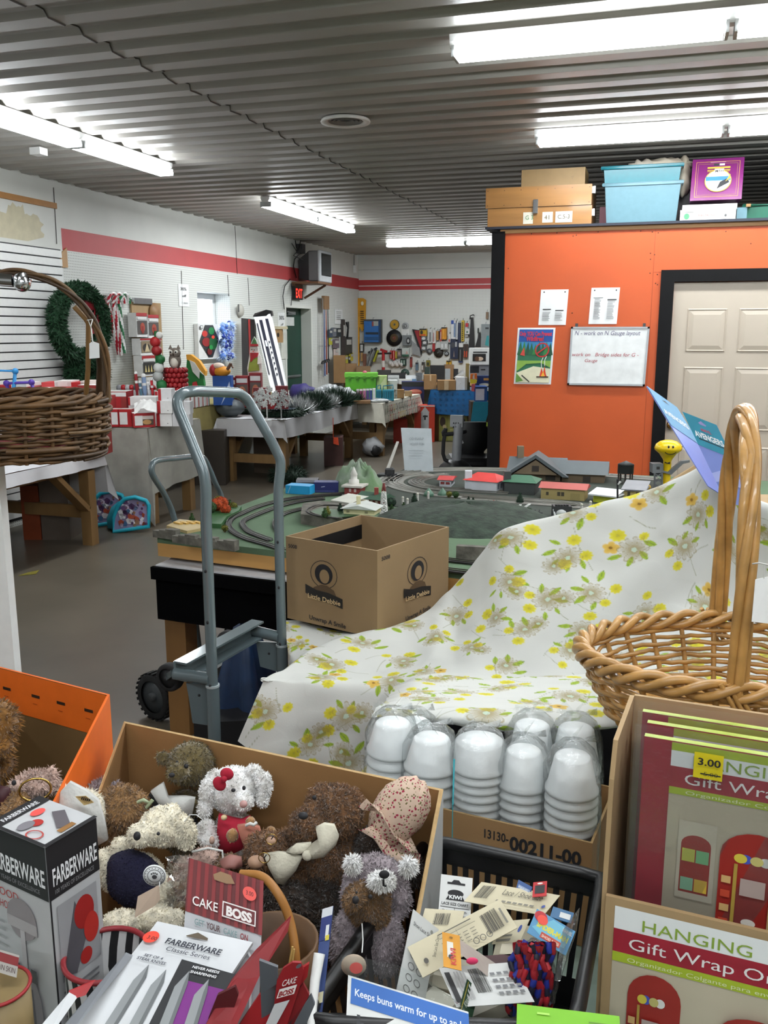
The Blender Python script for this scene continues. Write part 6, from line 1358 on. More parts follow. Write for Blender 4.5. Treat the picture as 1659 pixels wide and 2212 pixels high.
# white trestles, black signal bridge, small figures by the hill
for k,(x0,y0,x1,y1,h_,c,l) in enumerate(((1098,1112,1120,1092,0,'#b9bcb8','white sloped trestle piece left of the black bridge'),(1122,1102,1140,1090,0,'#b9bcb8','white sloped trestle piece right of the first one'))):
    g=G();a=L_(x0,y0);b=PD(x1,y1,a.dot(FWD));g.prism([a,a+V((.012,0,0)),b+V((.012,0,0)),b],(0,.03,0),c);solo('trestle',l,'model trestle',g)
p=L_(1100,1118);d=p.dot(FWD);g=G();Z=lambda x,y:PD(x,y,d)
for i in range(7):x=1106+9*i;g.tube([Z(x,1117),Z(x+5,1101),Z(x+9,1117)],.003,'#1b1b1d',4)
g.tube([Z(1108,1102),Z(1172,1108)],.003,'#1b1b1d',4);g.tube([Z(1106,1117),Z(1176,1117)],.004,'#1b1b1d',4);g.v=[(q[0],q[1],max(q[2],ZL+.002)) for q in g.v];solo('signal_bridge','black wire truss bridge behind the dark hill','model bridge',g)
p=L_(1205,1118);d=p.dot(FWD);g=G();Z=lambda x,y:PD(x,y,d)
g.obox(L_(1196,1118,ZL+.002),RIGHT*.08,FWD*.06,UP*.05,'#2c2d2f');[g.tube([Z(1200+6*i,1108),Z(1202+6*i,1090)],.006,'#222324',6) for i in range(5)];g.ell(Z(1210,1108),(.03,.02,.02),'#b5b8b6',10,6);g.tube([L_(1200,1120),Z(1196,1100)],.005,'#c2c4c2',5);solo('coal_loader','black and white loader model beside the floral cloth edge','model loader',g)
for k,(x,y) in enumerate(((870,1090),(880,1094),(902,1082),(925,1078),(1256,1106),(1275,1100))):
    g=G();q=L_(x,y);g.cyl(q,q+V((0,0,.03)),.006,'#c5c3bc',n=6);g.ell(q+V((0,0,.034)),.007,'#b9b7a9',8,6);solo('signal_post',('first white signal post right of the derrick','second white signal post right of the derrick','white signal post by the left shoulder of the hill','white signal post on the far side of the hill','white signal post before the lime hut','white signal post nearest the floral cloth')[k],'model signal',g)
g=G();q=L_(1334,1094);d=q.dot(FWD);g.tube([q,PD(1334,1035,d)],.005,'#17171a',6);g.bar(PD(1334,1046,d),PD(1341,1040,d),.012,.006,'#c9c9c6');solo('lamp_post','tall black signal post beside the lime hut','model signal',g)
for x in (1018,1028):pass
g=G();q=PD(1393,1052,L_(1370,1083).dot(FWD)+.1);g.ell(V((q.x,q.y,q.z)),(.03,.02,.018),'#c79a1c',10,6);solo('yellow_loader','tiny yellow figure on the grey shed roof','model figure',g)
for k,(x,y) in enumerate(((1044,1066),(948,1062))):pass
for k,x in enumerate((926,956)):
    g=G();q=L_(x,1072);g.lathe([(.0,0),(.03,0),(.022,.02),(0,.045)],'#4a6a58',q,12);solo('model_tent',('left','right')[k]+' small green cone roof behind the dark hill','model tent',g)
# ------------------------------------------------------------------ hand trucks
LP,RP_=PD(458,1450,2.36),PD(609,1390,2.70)
t=thing('hand_truck','tall grey tubular hand truck standing in front of the train table','hand truck',(LP.x,LP.y,0))
A0,B0=V((LP.x,LP.y,0)),V((RP_.x,RP_.y,0));fx=(B0-A0).normalized();bk=V((-fx.y,fx.x,0))
zl,zr=PD(458,1480,2.36).z,PD(611,1393,2.70).z
loop=[A0+V((0,0,.08)),A0+V((0,0,.6)),A0+V((0,0,1.2))]+[PD(*p) for p in ((442,1032,2.36),(418,965,2.38),(395,907,2.40),(386,884,2.41),(384,865,2.42),(392,852,2.43),(410,846,2.45),(455,846,2.54),(500,848,2.63),(516,850,2.66),(532,861,2.68),(545,880,2.69),(575,932,2.69),(596,972,2.70),(606,998,2.70))]+[B0+V((0,0,1.22)),B0+V((0,0,.6)),B0+V((0,0,.08))]
def sm3(pts,n=6):
    out=[]
    for i in range(len(pts)-1):
        p0,p1,p2,p3=pts[max(i-1,0)],pts[i],pts[i+1],pts[min(i+2,len(pts)-1)];tt_=(p2-p1).length
        for k in range(n):
            s=k/n;m1=(p2-p0)*(tt_/max(1e-6,(p2-p0).length));m2=(p3-p1)*(tt_/max(1e-6,(p3-p1).length))
            out.append(p1*(2*s**3-3*s*s+1)+m1*(s**3-2*s*s+s)+p2*(-2*s**3+3*s*s)+m2*(s**3-s*s))
    return out+[pts[-1]]
g=G();g.tube(sm3(loop),.0152,'grey steel',16)
for z in (PD(455,1231,2.36).z,PD(458,1341,2.36).z,.74):
    for q in (A0,B0):g.ell(q+V((0,0,z))-FWD*.0145-RIGHT*.004,(.004,.004,.005),'ink',8,6)
part(t,'handle_frame',g)
for q,z in ((A0,zl),(B0,zr)):
    g=G();g.tube([q+V((0,0,.06)),q+V((0,0,z))],.0182,'grey steel',16);g.tube([q+V((0,0,z-.004)),q+V((0,0,z+.002))],.0195,'#9fa9ab',16);part(t,'sleeve',g)
e0,e1=PD(378,1455,2.40),PD(546,1362,2.74);h0,h1=PD(455,1466,2.36),PD(604,1376,2.70)
for a_,b_ in ((h0,e0),(h1,e1)):g=G();g.tube([a_,b_],.018,'grey steel',14);part(t,'bracket_tube',g)
g=G();g.bar(e0+V((0,0,.01)),e1+V((0,0,.01)),.008,.05,'grey steel');g.bar(e0+V((0,0,.034))-bk*.02,e1+V((0,0,.034))-bk*.02,.045,.006,'grey steel');g.bar(e0-V((0,0,.016))-bk*.02,e1-V((0,0,.016))-bk*.02,.045,.006,'grey steel');part(t,'cross_channel',g)
for pts,d in ((((402,1476),(452,1478),(457,1568),(416,1562),(408,1508)),2.38),(((553,1386),(600,1388),(603,1452),(562,1440)),2.72)):
    g=G();g.prism([PD(x,y,d) for x,y in pts],FWD*.006,'grey steel');p=PD(pts[0][0]+28,pts[0][1]+26,d);g.ell(p,(.004,.004,.004),'ink',8,6);part(t,'side_plate',g)
def wheel(t,nm,c,ax,r,wd,hub,tread=False):
    ax=V(ax).normalized();R=ax.to_track_quat('Z','Y').to_matrix();g=G()
    g.lathe([(r*.7,-wd/2),(r*.94,-wd/2),(r,-wd*.3),(r,wd*.3),(r*.94,wd/2),(r*.7,wd/2)],'rubber',c,32,R)
    if tread:
        for k in range(26):a=2*pi*k/26;p=R@V((r*cos(a),r*sin(a),0));g.obox(V(c)+p-ax*wd/2,ax*wd,p.normalized()*.005,ax.cross(p).normalized()*.012,'rubber')
    pw=part(t,nm,g);g=G();g.lathe([(0,-wd*.3),(r*.72,-wd*.3),(r*.72,wd*.3),(0,wd*.3)],hub,c,28,R);g.lathe([(0,-wd*.6),(r*.2,-wd*.6),(r*.2,wd*.6),(0,wd*.6)],hub,c,14,R);part(pw,'hub',g)
for c in (PD(368,1462,2.44),PD(494,1388,2.80)):wheel(t,'caster',c,fx,.041,.03,'#2c2e30')
g=G();c=PD(368,1462,2.44);g.obox(c-fx*.02+V((0,0,-.004)),e0-c,fx*.005,V((0,0,.02)),'grey steel');part(t,'caster_fork',g)
for s,q in ((-1,A0),(1,B0)):wheel(t,'wheel',q+bk*.1+fx*.05*s+V((0,0,.1)),fx,.1,.045,'#3a3d40',True)
g=G();g.obox(A0-bk*.12-fx*.04,(B0-A0)+fx*.08,bk*.12,(0,0,.008),'grey steel');g.tube([A0+bk*.1+V((0,0,.1)),B0+bk*.1+V((0,0,.1))],.01,'steel',8);g.bar(A0+V((0,0,.18)),B0+V((0,0,.18)),.02,.05,'grey steel');part(t,'toe_plate',g)
# second truck along the left side of the train table
X2=-2.06;C2=V((X2,3.45,0));t=thing('hand_truck','smaller grey hand truck parked along the left side of the train table','hand truck',C2)
Q=lambda x,y:PX(x,y,X2)
lp=[V((X2+.12,Q(372,1100).y,.1)),V((X2+.07,Q(372,1100).y,.6))]+[Q(*p) for p in ((374,1112),(352,1062),(332,1030),(327,1013),(331,1000),(343,994),(380,990),(425,986),(440,990),(452,1012),(466,1045),(478,1072))]+[V((X2+.07,Q(478,1072).y,.6)),V((X2+.12,Q(478,1072).y,.1))]
g=G();g.tube(sm3(lp),.0135,'grey steel',12);part(t,'handle_frame',g)
wc=PZ(338,1515,.105);wc=PD(338,1515,3.78);wc.z=.108
wheel(t,'wheel',wc,(-.35,-1,0),.105,.05,'#3b3f42',True);wheel(t,'wheel',V((X2+.02,4.1,.108)),(-.35,-1,0),.105,.05,'#3b3f42',True)
g=G();g.tube([wc,V((X2+.02,4.1,.108))],.012,'steel',8);g.bar(V((X2+.12,Q(372,1100).y,.12)),V((X2+.12,Q(478,1072).y,.12)),.03,.05,'grey steel');g.bar(V((X2+.07,Q(372,1100).y,.62)),V((X2+.07,Q(478,1072).y,.62)),.02,.12,'grey steel');part(t,'axle',g)
# dark things under the table by the hand truck
g=G();nmat('navy cloth','#0d2748',.5,var=.4,scale=9,bump=.2,bscale=20)
c=PD(530,1440,3.0);c.z=0
P=[[c+V((r*cos(a)*(.8+.25*sin(5*a)),r*sin(a)*(.8+.25*sin(5*a)),z)) for a in [2*pi*k/20 for k in range(20)]] for r,z in ((.16,.0),(.15,.25),(.11,.5),(.05,.68),(.02,.7))];g.grid(P,'navy cloth',close_u=True);solo('folded_chair_bag','navy blue folded camp chair bag under the train table','bag',g)
for i in range(5):
    g=G();a=PD(478+10*i,1585-2*i,2.55+.04*i);b=PD(520+12*i,1520-6*i,2.8+.05*i);a.z=.03+.02*i;b.z=.05+.035*i;g.tube([a,b+(b-a)*.6],.02,'black plastic',8);solo('black_pole',('lowest','second','third','fourth','topmost')[i]+' black pole lying on the floor by the hand truck','pole',g,'black poles on the floor')
g=G();c=PD(520,1500,2.95);g.box((c.x,c.y,.0),(.3,.25,.42),'#151416',.4);solo('carton','black box under the train table behind the hand truck','carton',g)
# ------------------------------------------------------------------ table, goods and floral cloth in the middle
ZM=.758
pF=lambda r,f,z=0:RIGHT*r+FWD*f+V((0,0,z))
t=thing('folding_table','low table under the floral cloth and the brown snack carton','table',pF(.35,2.5))
g=G();g.obox(pF(-.19,2.38,ZM-.025),RIGHT*1.1,FWD*.32,(0,0,.025),'#8b7a62');part(t,'tabletop',g)
for r in (-.05,.85):
    for f in (2.42,2.64):g=G();g.cyl(pF(r,f),pF(r,f,ZM-.025),.015,'steel',n=10);part(t,'leg',g)
# the brown snack carton
ZT_=1.052;cs=[PZ(x,y,ZT_) for x,y in ((617,1158),(815,1190),(970,1138),(780,1112))];ZB_=ZM+.018
t=thing('snack_carton','open brown cardboard carton with a black printed portrait emblem on the floral cloth','carton',(cs[1]+cs[3])/2*1)
t.location.z=ZB_
nmat('snack cardboard','#887050',.8,var=.04,scale=8,bump=.04,bscale=300)
g=G();ins=.006;ctr=(cs[0]+cs[1]+cs[2]+cs[3])/4;inn=[p+(ctr-p).normalized()*ins*1.5 for p in cs]
lo_=[V((p.x,p.y,ZB_)) for p in cs];li=[V((p.x,p.y,ZB_+.006)) for p in inn]
g.add(lo_+cs+inn+li,[(3,2,1,0)]+[(k*4+i,k*4+(i+1) % 4,k*4+4+(i+1) % 4,k*4+4+i) for k in range(3) for i in range(4)]+[(12,13,14,15)],'snack cardboard');part(t,'box_body',g)
def emblem(u,v,sx,sy,k=1):
    """plain oval badge: ring, plain head and shoulders shape, banner with the name"""
    bn=[(u-1.38*sx,v-1.55*sy),(u-.5*sx,v-1.9*sy),(u+.4*sx,v-1.95*sy),(u+1.38*sx,v-2.2*sy),(u+1.38*sx,v-1.5*sy),(u+.4*sx,v-1.25*sy),(u-.5*sx,v-1.2*sy),(u-1.38*sx,v-.9*sy)]
    return [('o',u,v,sx,sy,.045,'ink'),('e',u,v+.02*sy,.66*sx,.72*sy,'ink'),('p',[(u-.95*sx,v-1.5*sy),(u-.75*sx,v-1.02*sy),(u-.2*sx,v-.75*sy),(u+.25*sx,v-.75*sy),(u+.75*sx,v-1.02*sy),(u+.95*sx,v-1.5*sy)],'#54412c'),('e',u+.06*sx,v-.12*sy,.36*sx,.5*sy,'snack cardboard'),('p',bn,'#1d1a18'),('t','Little Debbie',u-1.22*sx,v-1.86*sy,.34*sy,'#cdb184',{'w':2.44*sx,'r':-.05*k,'b':.015})]
H_=V((0,0,ZT_-ZB_))
g=G();prints(g,lo_[0],cs[1]-cs[0],H_,[('t','5008',.03,.87,.045,'ink',{'b':.02,'w':.1})]+emblem(.43,.62,.15,.165)+[('t','Unwrap A Smile',.26,.055,.055,'ink',{'w':.41,'r':-.04,'b':.02})],.0006);part(t,'printed_emblem',g);g=G()
prints(g,lo_[1],cs[2]-cs[1],H_,[('t','5008',.05,.87,.045,'ink',{'b':.02,'w':.11}),('r',-.01,0,.06,.07,'#1a1817')]+emblem(.53,.60,.14,.165)+[('t','Unwrap A Smile',.36,.055,.055,'ink',{'w':.36,'r':.02,'b':.02})],.0006);prints(g,lo_[0],cs[1]-cs[0],H_,[('r',.9,0,.1,.07,'#1a1817')],.0006);part(t,'printed_emblem',g)
g=G();a,b=inn[0],inn[3];prints(g,V((b.x,b.y,ZT_-.085)),a-b,V((0,0,.052)),[('r',-.0,0,.86,1,'#141416')],-.0015);prints(g,V((a.x,a.y,ZT_-.085))+(b-a)*.02,(b-a),V((0,0,.052)),[('r',.12,0,.86,1,'#141416')],.0015);part(t,'black_tape',g)
g=G();a,b=inn[3],inn[0];m_=V((b.x,b.y,ZB_));g.prism([V((inn[3].x,inn[3].y,ZT_-.15))+(ctr-inn[3])*.04,V((inn[1].x,inn[1].y,ZT_-.05))+(inn[3]-inn[1])*.12,V((inn[1].x,inn[1].y,ZT_-.15))+(inn[3]-inn[1])*.1,V((inn[3].x,inn[3].y,ZT_-.21))+(ctr-inn[3])*.1],(.002,.0,-.002),'snack cardboard');part(t,'inner_flap',g)
# hidden stack that the cloth lies over, its cardboard corner showing
for k,(r,f,z0,sz,l) in enumerate(((.5,2.36,ZM+.002,(.4,.2,.07),'brown carton hidden under the floral cloth beside the snack carton'),(1.02,2.22,ZM+.002,(.34,.2,.5),'tall brown carton under the floral cloth holding the blue cards'))):
    g=G();c=pF(r,f+.12,z0);g.box(c,sz,'cardboard pale',PSI)
    if k:g.prism([PD(1385,1082,2.42),PD(1402,1070,2.42),PD(1460,1030,2.38),PD(1516,996,2.33),PD(1546,1018,2.27),PD(1430,1076,2.38),PD(1400,1090,2.42)],FWD*.006,'cardboard pale')
    solo('carton',l,'carton',g)
g=G();g.obox(pF(.02,1.79,.0),RIGHT*1.1,FWD*.5,(0,0,.715),'matte black');solo('shade_block','large black bin standing in the shadow behind the foam cups','bin',g)  # added block, its black colour stands in for the shade under the cloth hem
# ------------------------------------------------------------------ the floral cloth
def cat(a,b,c,d,s):return .5*((2*b)+(c-a)*s+(2*a-5*b+4*c-d)*s*s+(3*b-a-3*c+d)*s**3)
def patch(rows,nu,nv,wr,sag=0):
    """rows of (px, py, depth) control points, all the same length -> smooth grid of world points"""
    C_=np.array([[tuple(PD(*p)) for p in r] for r in rows]);R_,K=C_.shape[:2]
    def res(A,n,ax):
        A=np.moveaxis(A,ax,0);m=A.shape[0];out=[]
        for i in range(n):
            x=i/(n-1)*(m-1);k=min(int(x),m-2);s=x-k;out.append(cat(A[max(k-1,0)],A[k],A[k+1],A[min(k+2,m-1)],s))
        return np.moveaxis(np.array(out),0,ax)
    return res(res(C_,nu,1),nv,0)
def noise2(u,v,sc,seed):
    rg=np.random.RandomState(seed);o=np.zeros_like(u)
    for k in range(14):
        a=rg.uniform(0,2*np.pi);f=sc*rg.uniform(.5,1.6);o += np.sin((u*np.cos(a)+v*np.sin(a))*f+rg.uniform(0,6.28))/14
    return o
def stamp_print(uv,seed,dens):
    """flower clusters painted over cloth coordinates in metres: daisies, blossoms, leaves"""
    U,W=uv[...,0],uv[...,1];col=np.empty(U.shape+(3,));col[:]=lin('#c3c4bf')[:3];rg=np.random.RandomState(seed)
    def put(cu,cv,r,fn):
        m=(abs(U-cu) < r) & (abs(W-cv) < r)
        if not m.any():return
        x,y=U[m]-cu,W[m]-cv;c,a=fn(x,y);a=np.clip(a,0,1)[:,None];col[m]=col[m]*(1-a)+np.array(c)*a
    def flower(cu,cv,R,n,c0,c1,ph,centre,jag=.25,al=.9):
        def fn(x,y):
            r=np.hypot(x,y);t_=np.arctan2(y,x)+ph;pet=R*(1-jag+jag*np.abs(np.cos(n*t_/2)));q=r/pet
            mix=np.clip(q,0,1)[:,None];c=np.array(lin(c0)[:3])*(1-mix)+np.array(lin(c1)[:3])*mix
            cc=r < R*.2;c[cc]=lin(centre)[:3];return c,(1-q)/.12*al
        put(cu,cv,R*1.05,fn)
    def daisy(cu,cv,R,ph):
        def fn(x,y):
            r=np.hypot(x,y);t_=np.arctan2(y,x)+ph;n=12;pet=R*(.62+.38*np.abs(np.cos(n*t_/2))**.6);q=r/pet;ed=np.clip(1-abs(q-.95)/.09,0,1);ray_=np.clip(1-abs(np.sin(n*t_/2))/.25,0,1)*0
            core=np.clip(1.15-q*1.25,0,1);a=np.where(q < 1,np.maximum(.14+.76*core,ed*.8),0);gap=np.abs(np.cos(n*t_/2)) < .2;a=np.where(gap & (q > .35) & (q < 1),.75,a)
            c=np.tile(np.array(lin('#8a7a44')[:3]),(len(r),1));c[r < R*.17]=lin('#a9bda9')[:3];a=np.where(r < R*.17,.9,a);return c,a
        put(cu,cv,R*1.05,fn)
    def leaf(cu,cv,R,ph):
        def fn(x,y):
            X_,Y_=x*math.cos(ph)+y*math.sin(ph),-x*math.sin(ph)+y*math.cos(ph);w2=.42*(1-(X_/R)**2);q=abs(Y_)/R/np.maximum(w2,1e-4)
            c=np.tile(np.array(lin('#8ea62c')[:3]),(len(x),1));c[abs(Y_) < R*.05]=lin('#6f8a2c')[:3];return c,np.where((abs(X_) < R),(1-q)/.2,0)
        put(cu,cv,R,fn)
    def stem(cu,cv,R,ph):
        def fn(x,y):
            X_,Y_=x*math.cos(ph)+y*math.sin(ph),-x*math.sin(ph)+y*math.cos(ph)-.12*R*np.cos(x/R*3);return np.tile(np.array(lin('#8f9078')[:3]),(len(x),1)),np.where(abs(X_) < R,(1-abs(Y_)/.0016),0)
        put(cu,cv,R,fn)
    u0,u1,v0,v1=U.min(),U.max(),W.min(),W.max();st=dens;j=0;y=v0-.05
    while y < v1+.1:
        x=u0-.1+(st*.5 if j % 2 else 0)
        while x < u1+.1:
            cx,cy=x+rg.uniform(-.03,.03),y+rg.uniform(-.03,.03);k=rg.randint(3);sp=st*.3
            for _ in range(2):stem(cx+rg.uniform(-sp,sp),cy+rg.uniform(-sp,sp),.04,rg.uniform(0,3))
            ang=rg.uniform(0,6.28)
            for i in range(3+rg.randint(3)):a=ang+2.2+i*.75;leaf(cx+sp*.95*math.cos(a),cy+sp*.95*math.sin(a),rg.uniform(.014,.022),a+rg.uniform(-.5,.5))
            for i in range(2+rg.randint(2)):
                a=ang+i*1.5+rg.uniform(-.2,.2);flower(cx+sp*.75*math.cos(a),cy+sp*.75*math.sin(a),rg.uniform(.014,.021),9,'#b3a60c','#cdc63a',rg.uniform(0,6),'#a8a030',.2)
            if k == 1:a=ang-1.2;flower(cx+sp*.8*math.cos(a),cy+sp*.8*math.sin(a),.021,5,'#b08a2c','#cfae56',rg.uniform(0,6),'#7a5a14',.28)
            daisy(cx-sp*.35*math.cos(ang),cy-sp*.35*math.sin(ang),rg.uniform(.034,.043),rg.uniform(0,6))
            if k == 2:daisy(cx+sp*1.1*math.cos(ang+3.6),cy+sp*1.1*math.sin(ang+3.6),.03,rg.uniform(0,6))
            x += st
        y += st*.72;j += 1
    return col
def cloth_mesh(patches,name):
    vs,fs,cs_=[],[],[];b=0
    for P,col in patches:
        nr,nc=P.shape[:2];vs.append(P.reshape(-1,3));cs_.append(col.reshape(-1,3));i=np.arange(nr*nc).reshape(nr,nc)+b
        fs.append(np.stack([i[:-1,:-1],i[1:,:-1],i[1:,1:],i[:-1,1:]],-1).reshape(-1,4));b += nr*nc
    v=np.concatenate(vs).astype(np.float32);f=np.concatenate(fs).astype(np.int32);c=np.concatenate(cs_)
    org=np.array([(v[:,0].min()+v[:,0].max())/2,(v[:,1].min()+v[:,1].max())/2,v[:,2].min()],np.float32);me=bpy.data.meshes.new(name)
    me.vertices.add(len(v));me.vertices.foreach_set('co',(v-org).ravel());me.loops.add(f.size);me.loops.foreach_set('vertex_index',f.ravel());me.polygons.add(len(f));me.polygons.foreach_set('loop_start',np.arange(0,f.size,4,dtype=np.int32));me.polygons.foreach_set('loop_total',np.full(len(f),4,np.int32));me.polygons.foreach_set('use_smooth',np.ones(len(f),bool))
    at=me.color_attributes.new('print','FLOAT_COLOR','POINT');at.data.foreach_set('color',np.concatenate([c,np.ones((len(c),1))],1).astype(np.float32).ravel());me.update();me.validate()
    m=bpy.data.materials.new('floral cotton');m.use_nodes=True;nt=m.node_tree;bs=nt.nodes['Principled BSDF'];a=nt.nodes.new('ShaderNodeAttribute');a.attribute_name='print';nt.links.new(a.outputs['Color'],bs.inputs['Base Color']);bs.inputs['Roughness'].default_value=.85
    n=nt.nodes.new('ShaderNodeTexNoise');n.inputs['Scale'].default_value=400;bp=nt.nodes.new('ShaderNodeBump');bp.inputs['Strength'].default_value=.12;bp.inputs['Distance'].default_value=.002;nt.links.new(n.outputs['Fac'],bp.inputs['Height']);nt.links.new(bp.outputs[0],bs.inputs['Normal']);me.materials.append(m)
    o=bpy.data.objects.new(name,me);COL.objects.link(o);o.location=org;return o
def arc_uv(P):
    du=np.zeros(P.shape[:2]);dv=np.zeros(P.shape[:2]);du[:,1:]=np.linalg.norm(np.diff(P,axis=1),axis=2).cumsum(1);dv[1:]=np.linalg.norm(np.diff(P,axis=0),axis=2).cumsum(0)
    return np.stack([du.mean(0)[None,:].repeat(P.shape[0],0)*.2+du*.8,dv],-1)
def wrinkle(P,uv,seed,amp,sc):
    n=np.cross(np.gradient(P,axis=1),np.gradient(P,axis=0));n /= np.linalg.norm(n,axis=2,keepdims=True)+1e-9
    w_=noise2(uv[...,0],uv[...,1],sc,seed);w_=np.sign(w_)*abs(w_)**.8;return P+n*(amp*w_)[...,None]
Tr=[(566,1468,2.29),(640,1425,2.42),(700,1396,2.53),(760,1376,2.60),(830,1358,2.62),(900,1336,2.64),(945,1308,2.66),(985,1265,2.68),(1030,1207,2.63),(1085,1149,2.56),(1190,1124,2.5),(1300,1096,2.4),(1420,1064,2.3),(1512,1014,2.18),(1550,1022,2.12),(1590,1066,2.06),(1640,1090,2.0),(1720,1110,1.98)]
Mr=[(567,1472,2.285),(640,1476,2.27),(700,1480,2.26),(770,1484,2.25),(830,1484,2.24),(880,1476,2.22),(930,1470,2.2),(985,1468,2.17),(1040,1468,2.13),(1100,1468,2.1),(1170,1468,2.06),(1240,1466,2.02),(1310,1462,1.98),(1400,1450,1.94),(1480,1444,1.9),(1550,1440,1.88),(1620,1440,1.86),(1720,1440,1.85)]
mid=lambda f,dd:[(a[0]+(b[0]-a[0])*f,a[1]+(b[1]-a[1])*f,a[2]+(b[2]-a[2])*f+dd*(1 if i > 6 else 0)) for i,(a,b) in enumerate(zip(Tr,Mr))]
Br=[(515,1600,2.25),(585,1650,2.225),(650,1690,2.235),(720,1720,2.205),(800,1730,2.21),(860,1740,2.19)]+[(p[0],1496,p[2]+.04) for p in Mr[6:]]
B2=[(a[0]+(b[0]-a[0])*.45,a[1]+(b[1]-a[1])*.45,a[2]*.5+b[2]*.5-.01) for a,b in zip(Mr,Br)]
Tb=[(p[0],p[1]+(14 if i > 7 else 3),p[2]+.05) for i,p in enumerate(Tr)]
PA=patch([Tb,Tr,mid(.33,.05),mid(.66,.06),Mr,B2,Br],620,400,0);uA=arc_uv(PA);km=int(399*4/6);uA[...,1] -= uA[km:km+1,:,1];uA[...,0]=uA[...,0]*.45+uA[km:km+1,:,0]*.55;PA=wrinkle(PA,uA,3,.016,16);PA=wrinkle(PA,uA,5,.006,50)
zf=PA[...,2];
F0=[(850,1484,2.2),(905,1462,2.1),(1000,1463,2.06),(1100,1462,2.03),(1200,1460,2.0),(1300,1452,1.95),(1400,1440,1.9),(1500,1440,1.86),(1700,1440,1.8)]
F1=[(835,1512,1.95),(890,1498,1.88),(990,1497,1.84),(1095,1497,1.82),(1200,1497,1.8),(1300,1492,1.77),(1400,1480,1.73),(1500,1480,1.7),(1700,1480,1.66)]
F2=[(812,1534,1.76),(860,1528,1.7),(970,1528,1.665),(1085,1534,1.64),(1195,1540,1.62),(1300,1545,1.6),(1400,1535,1.56),(1500,1530,1.55),(1700,1530,1.52)]
F3=[(803,1547,1.715),(850,1542,1.65),(965,1547,1.61),(1085,1557,1.585),(1195,1564,1.565),(1300,1564,1.55),(1400,1552,1.52),(1500,1545,1.5),(1700,1545,1.48)]
F4=[(806,1553,1.72),(850,1552,1.655),(965,1560,1.615),(1085,1574,1.59),(1195,1582,1.57),(1300,1580,1.555),(1400,1566,1.525),(1500,1560,1.51),(1700,1560,1.49)]
F5=[(812,1550,1.78),(856,1548,1.72),(970,1554,1.69),(1085,1566,1.66),(1195,1572,1.64),(1300,1570,1.63),(1400,1560,1.6),(1500,1555,1.58),(1700,1555,1.56)]
PB=patch([F0,F1,F2,F3,F4,F5],420,200,0);uB=arc_uv(PB);PB=wrinkle(PB,uB,8,.010,24);PB=wrinkle(PB,uB*np.array([.3,1.6]),9,.006,45)
PBk=PB.copy()
# piece of the cloth lying left of the snack carton
PC=patch([[(618,1340,2.86),(660,1342,2.86),(720,1360,2.8),(800,1366,2.7)],[(618,1372,2.72),(650,1376,2.7),(700,1386,2.6),(780,1374,2.62)],[(622,1408,2.6),(640,1412,2.57),(690,1400,2.54),(760,1382,2.58)],[(622,1450,2.6),(640,1440,2.5),(690,1412,2.48),(760,1390,2.54)]],100,80,0);uC=arc_uv(PC)
cl=cloth_mesh([(PA,stamp_print(uA,4,.172)),(PB,stamp_print(uB+np.array([.07,.03]),11,.18)),(PC,stamp_print(uC,21,.17))],'floral_cloth')
tag(cl,'white cotton sheet with yellow and taupe flowers draped over the stacked goods','cloth')
# blue hang cards behind the cloth peak
nmat('card blue','#6d7fc4',.3,var=.25,scale=5,base2='#7f8fd0');
def card(name,lab,cat,TL,TR,BL,th,c,items,grp=None,back=None,off=.0005,parts=None):
    tl,tr,bl=PD(*TL),PD(*TR),PD(*BL);ux,uy=tr-tl,tl-bl;n=ux.cross(uy).normalized();t=thing(name,lab,cat,bl+ux/2,grp);g=G();g.obox(bl-n*th,ux,n*th*.98,uy,back or c);g.poly([bl,bl+ux,bl+ux+uy,bl+uy],c);pc_=part(t,'card',g)
    if items:g=G();prints(g,bl,ux,uy,items,off);part(pc_,'printing',g)
    return t,bl,ux,uy,n
nmat('teal print','#2a86a0',.3,var=.1)
av=[('r',0,.62,1,.38,'teal print'),('p',[(0,.3),(.5,.42),(1,.36),(1,.2),(.5,.3),(0,.2)],'#9fa9e0'),('p',[(.38,.93),(.5,.965),(.62,.93),(.58,.915),(.42,.915)],'#8f86b8'),('t','MARVEL',.36,.835,.035,'#b5405a',{'w':.3,'b':.02}),('t','AVENGERS',.08,.735,.07,'#e6ebee',{'w':.84,'b':.03,'sh':.1}),('l',[(.15,.715),(.9,.715)],.008,'#17202b')]
def warp(TL,TR,BL,items,lab,c):
    card('toy_card',lab,'package card',TL,TR,BL,.002,c,items,'blue hang cards behind the cloth')
warp((1474,889,2.06),(1548,918,2.02),(1566,1080,1.98),av,'blue hang card lettered in white, nearer the wicker handle','card blue')
warp((1397,834,2.12),(1462,880,2.18),(1530,1050,2.02),[('r',0,.6,1,.4,'#5f94b8'),('p',[(.35,.93),(.5,.955),(.6,.93)],'#1f2a36'),('t','AVENGERS',.1,.74,.06,'#dfe6ea',{'w':.8,'b':.03})],'blue hang card seen nearly edge-on, leaning over the orange wall','card blue')
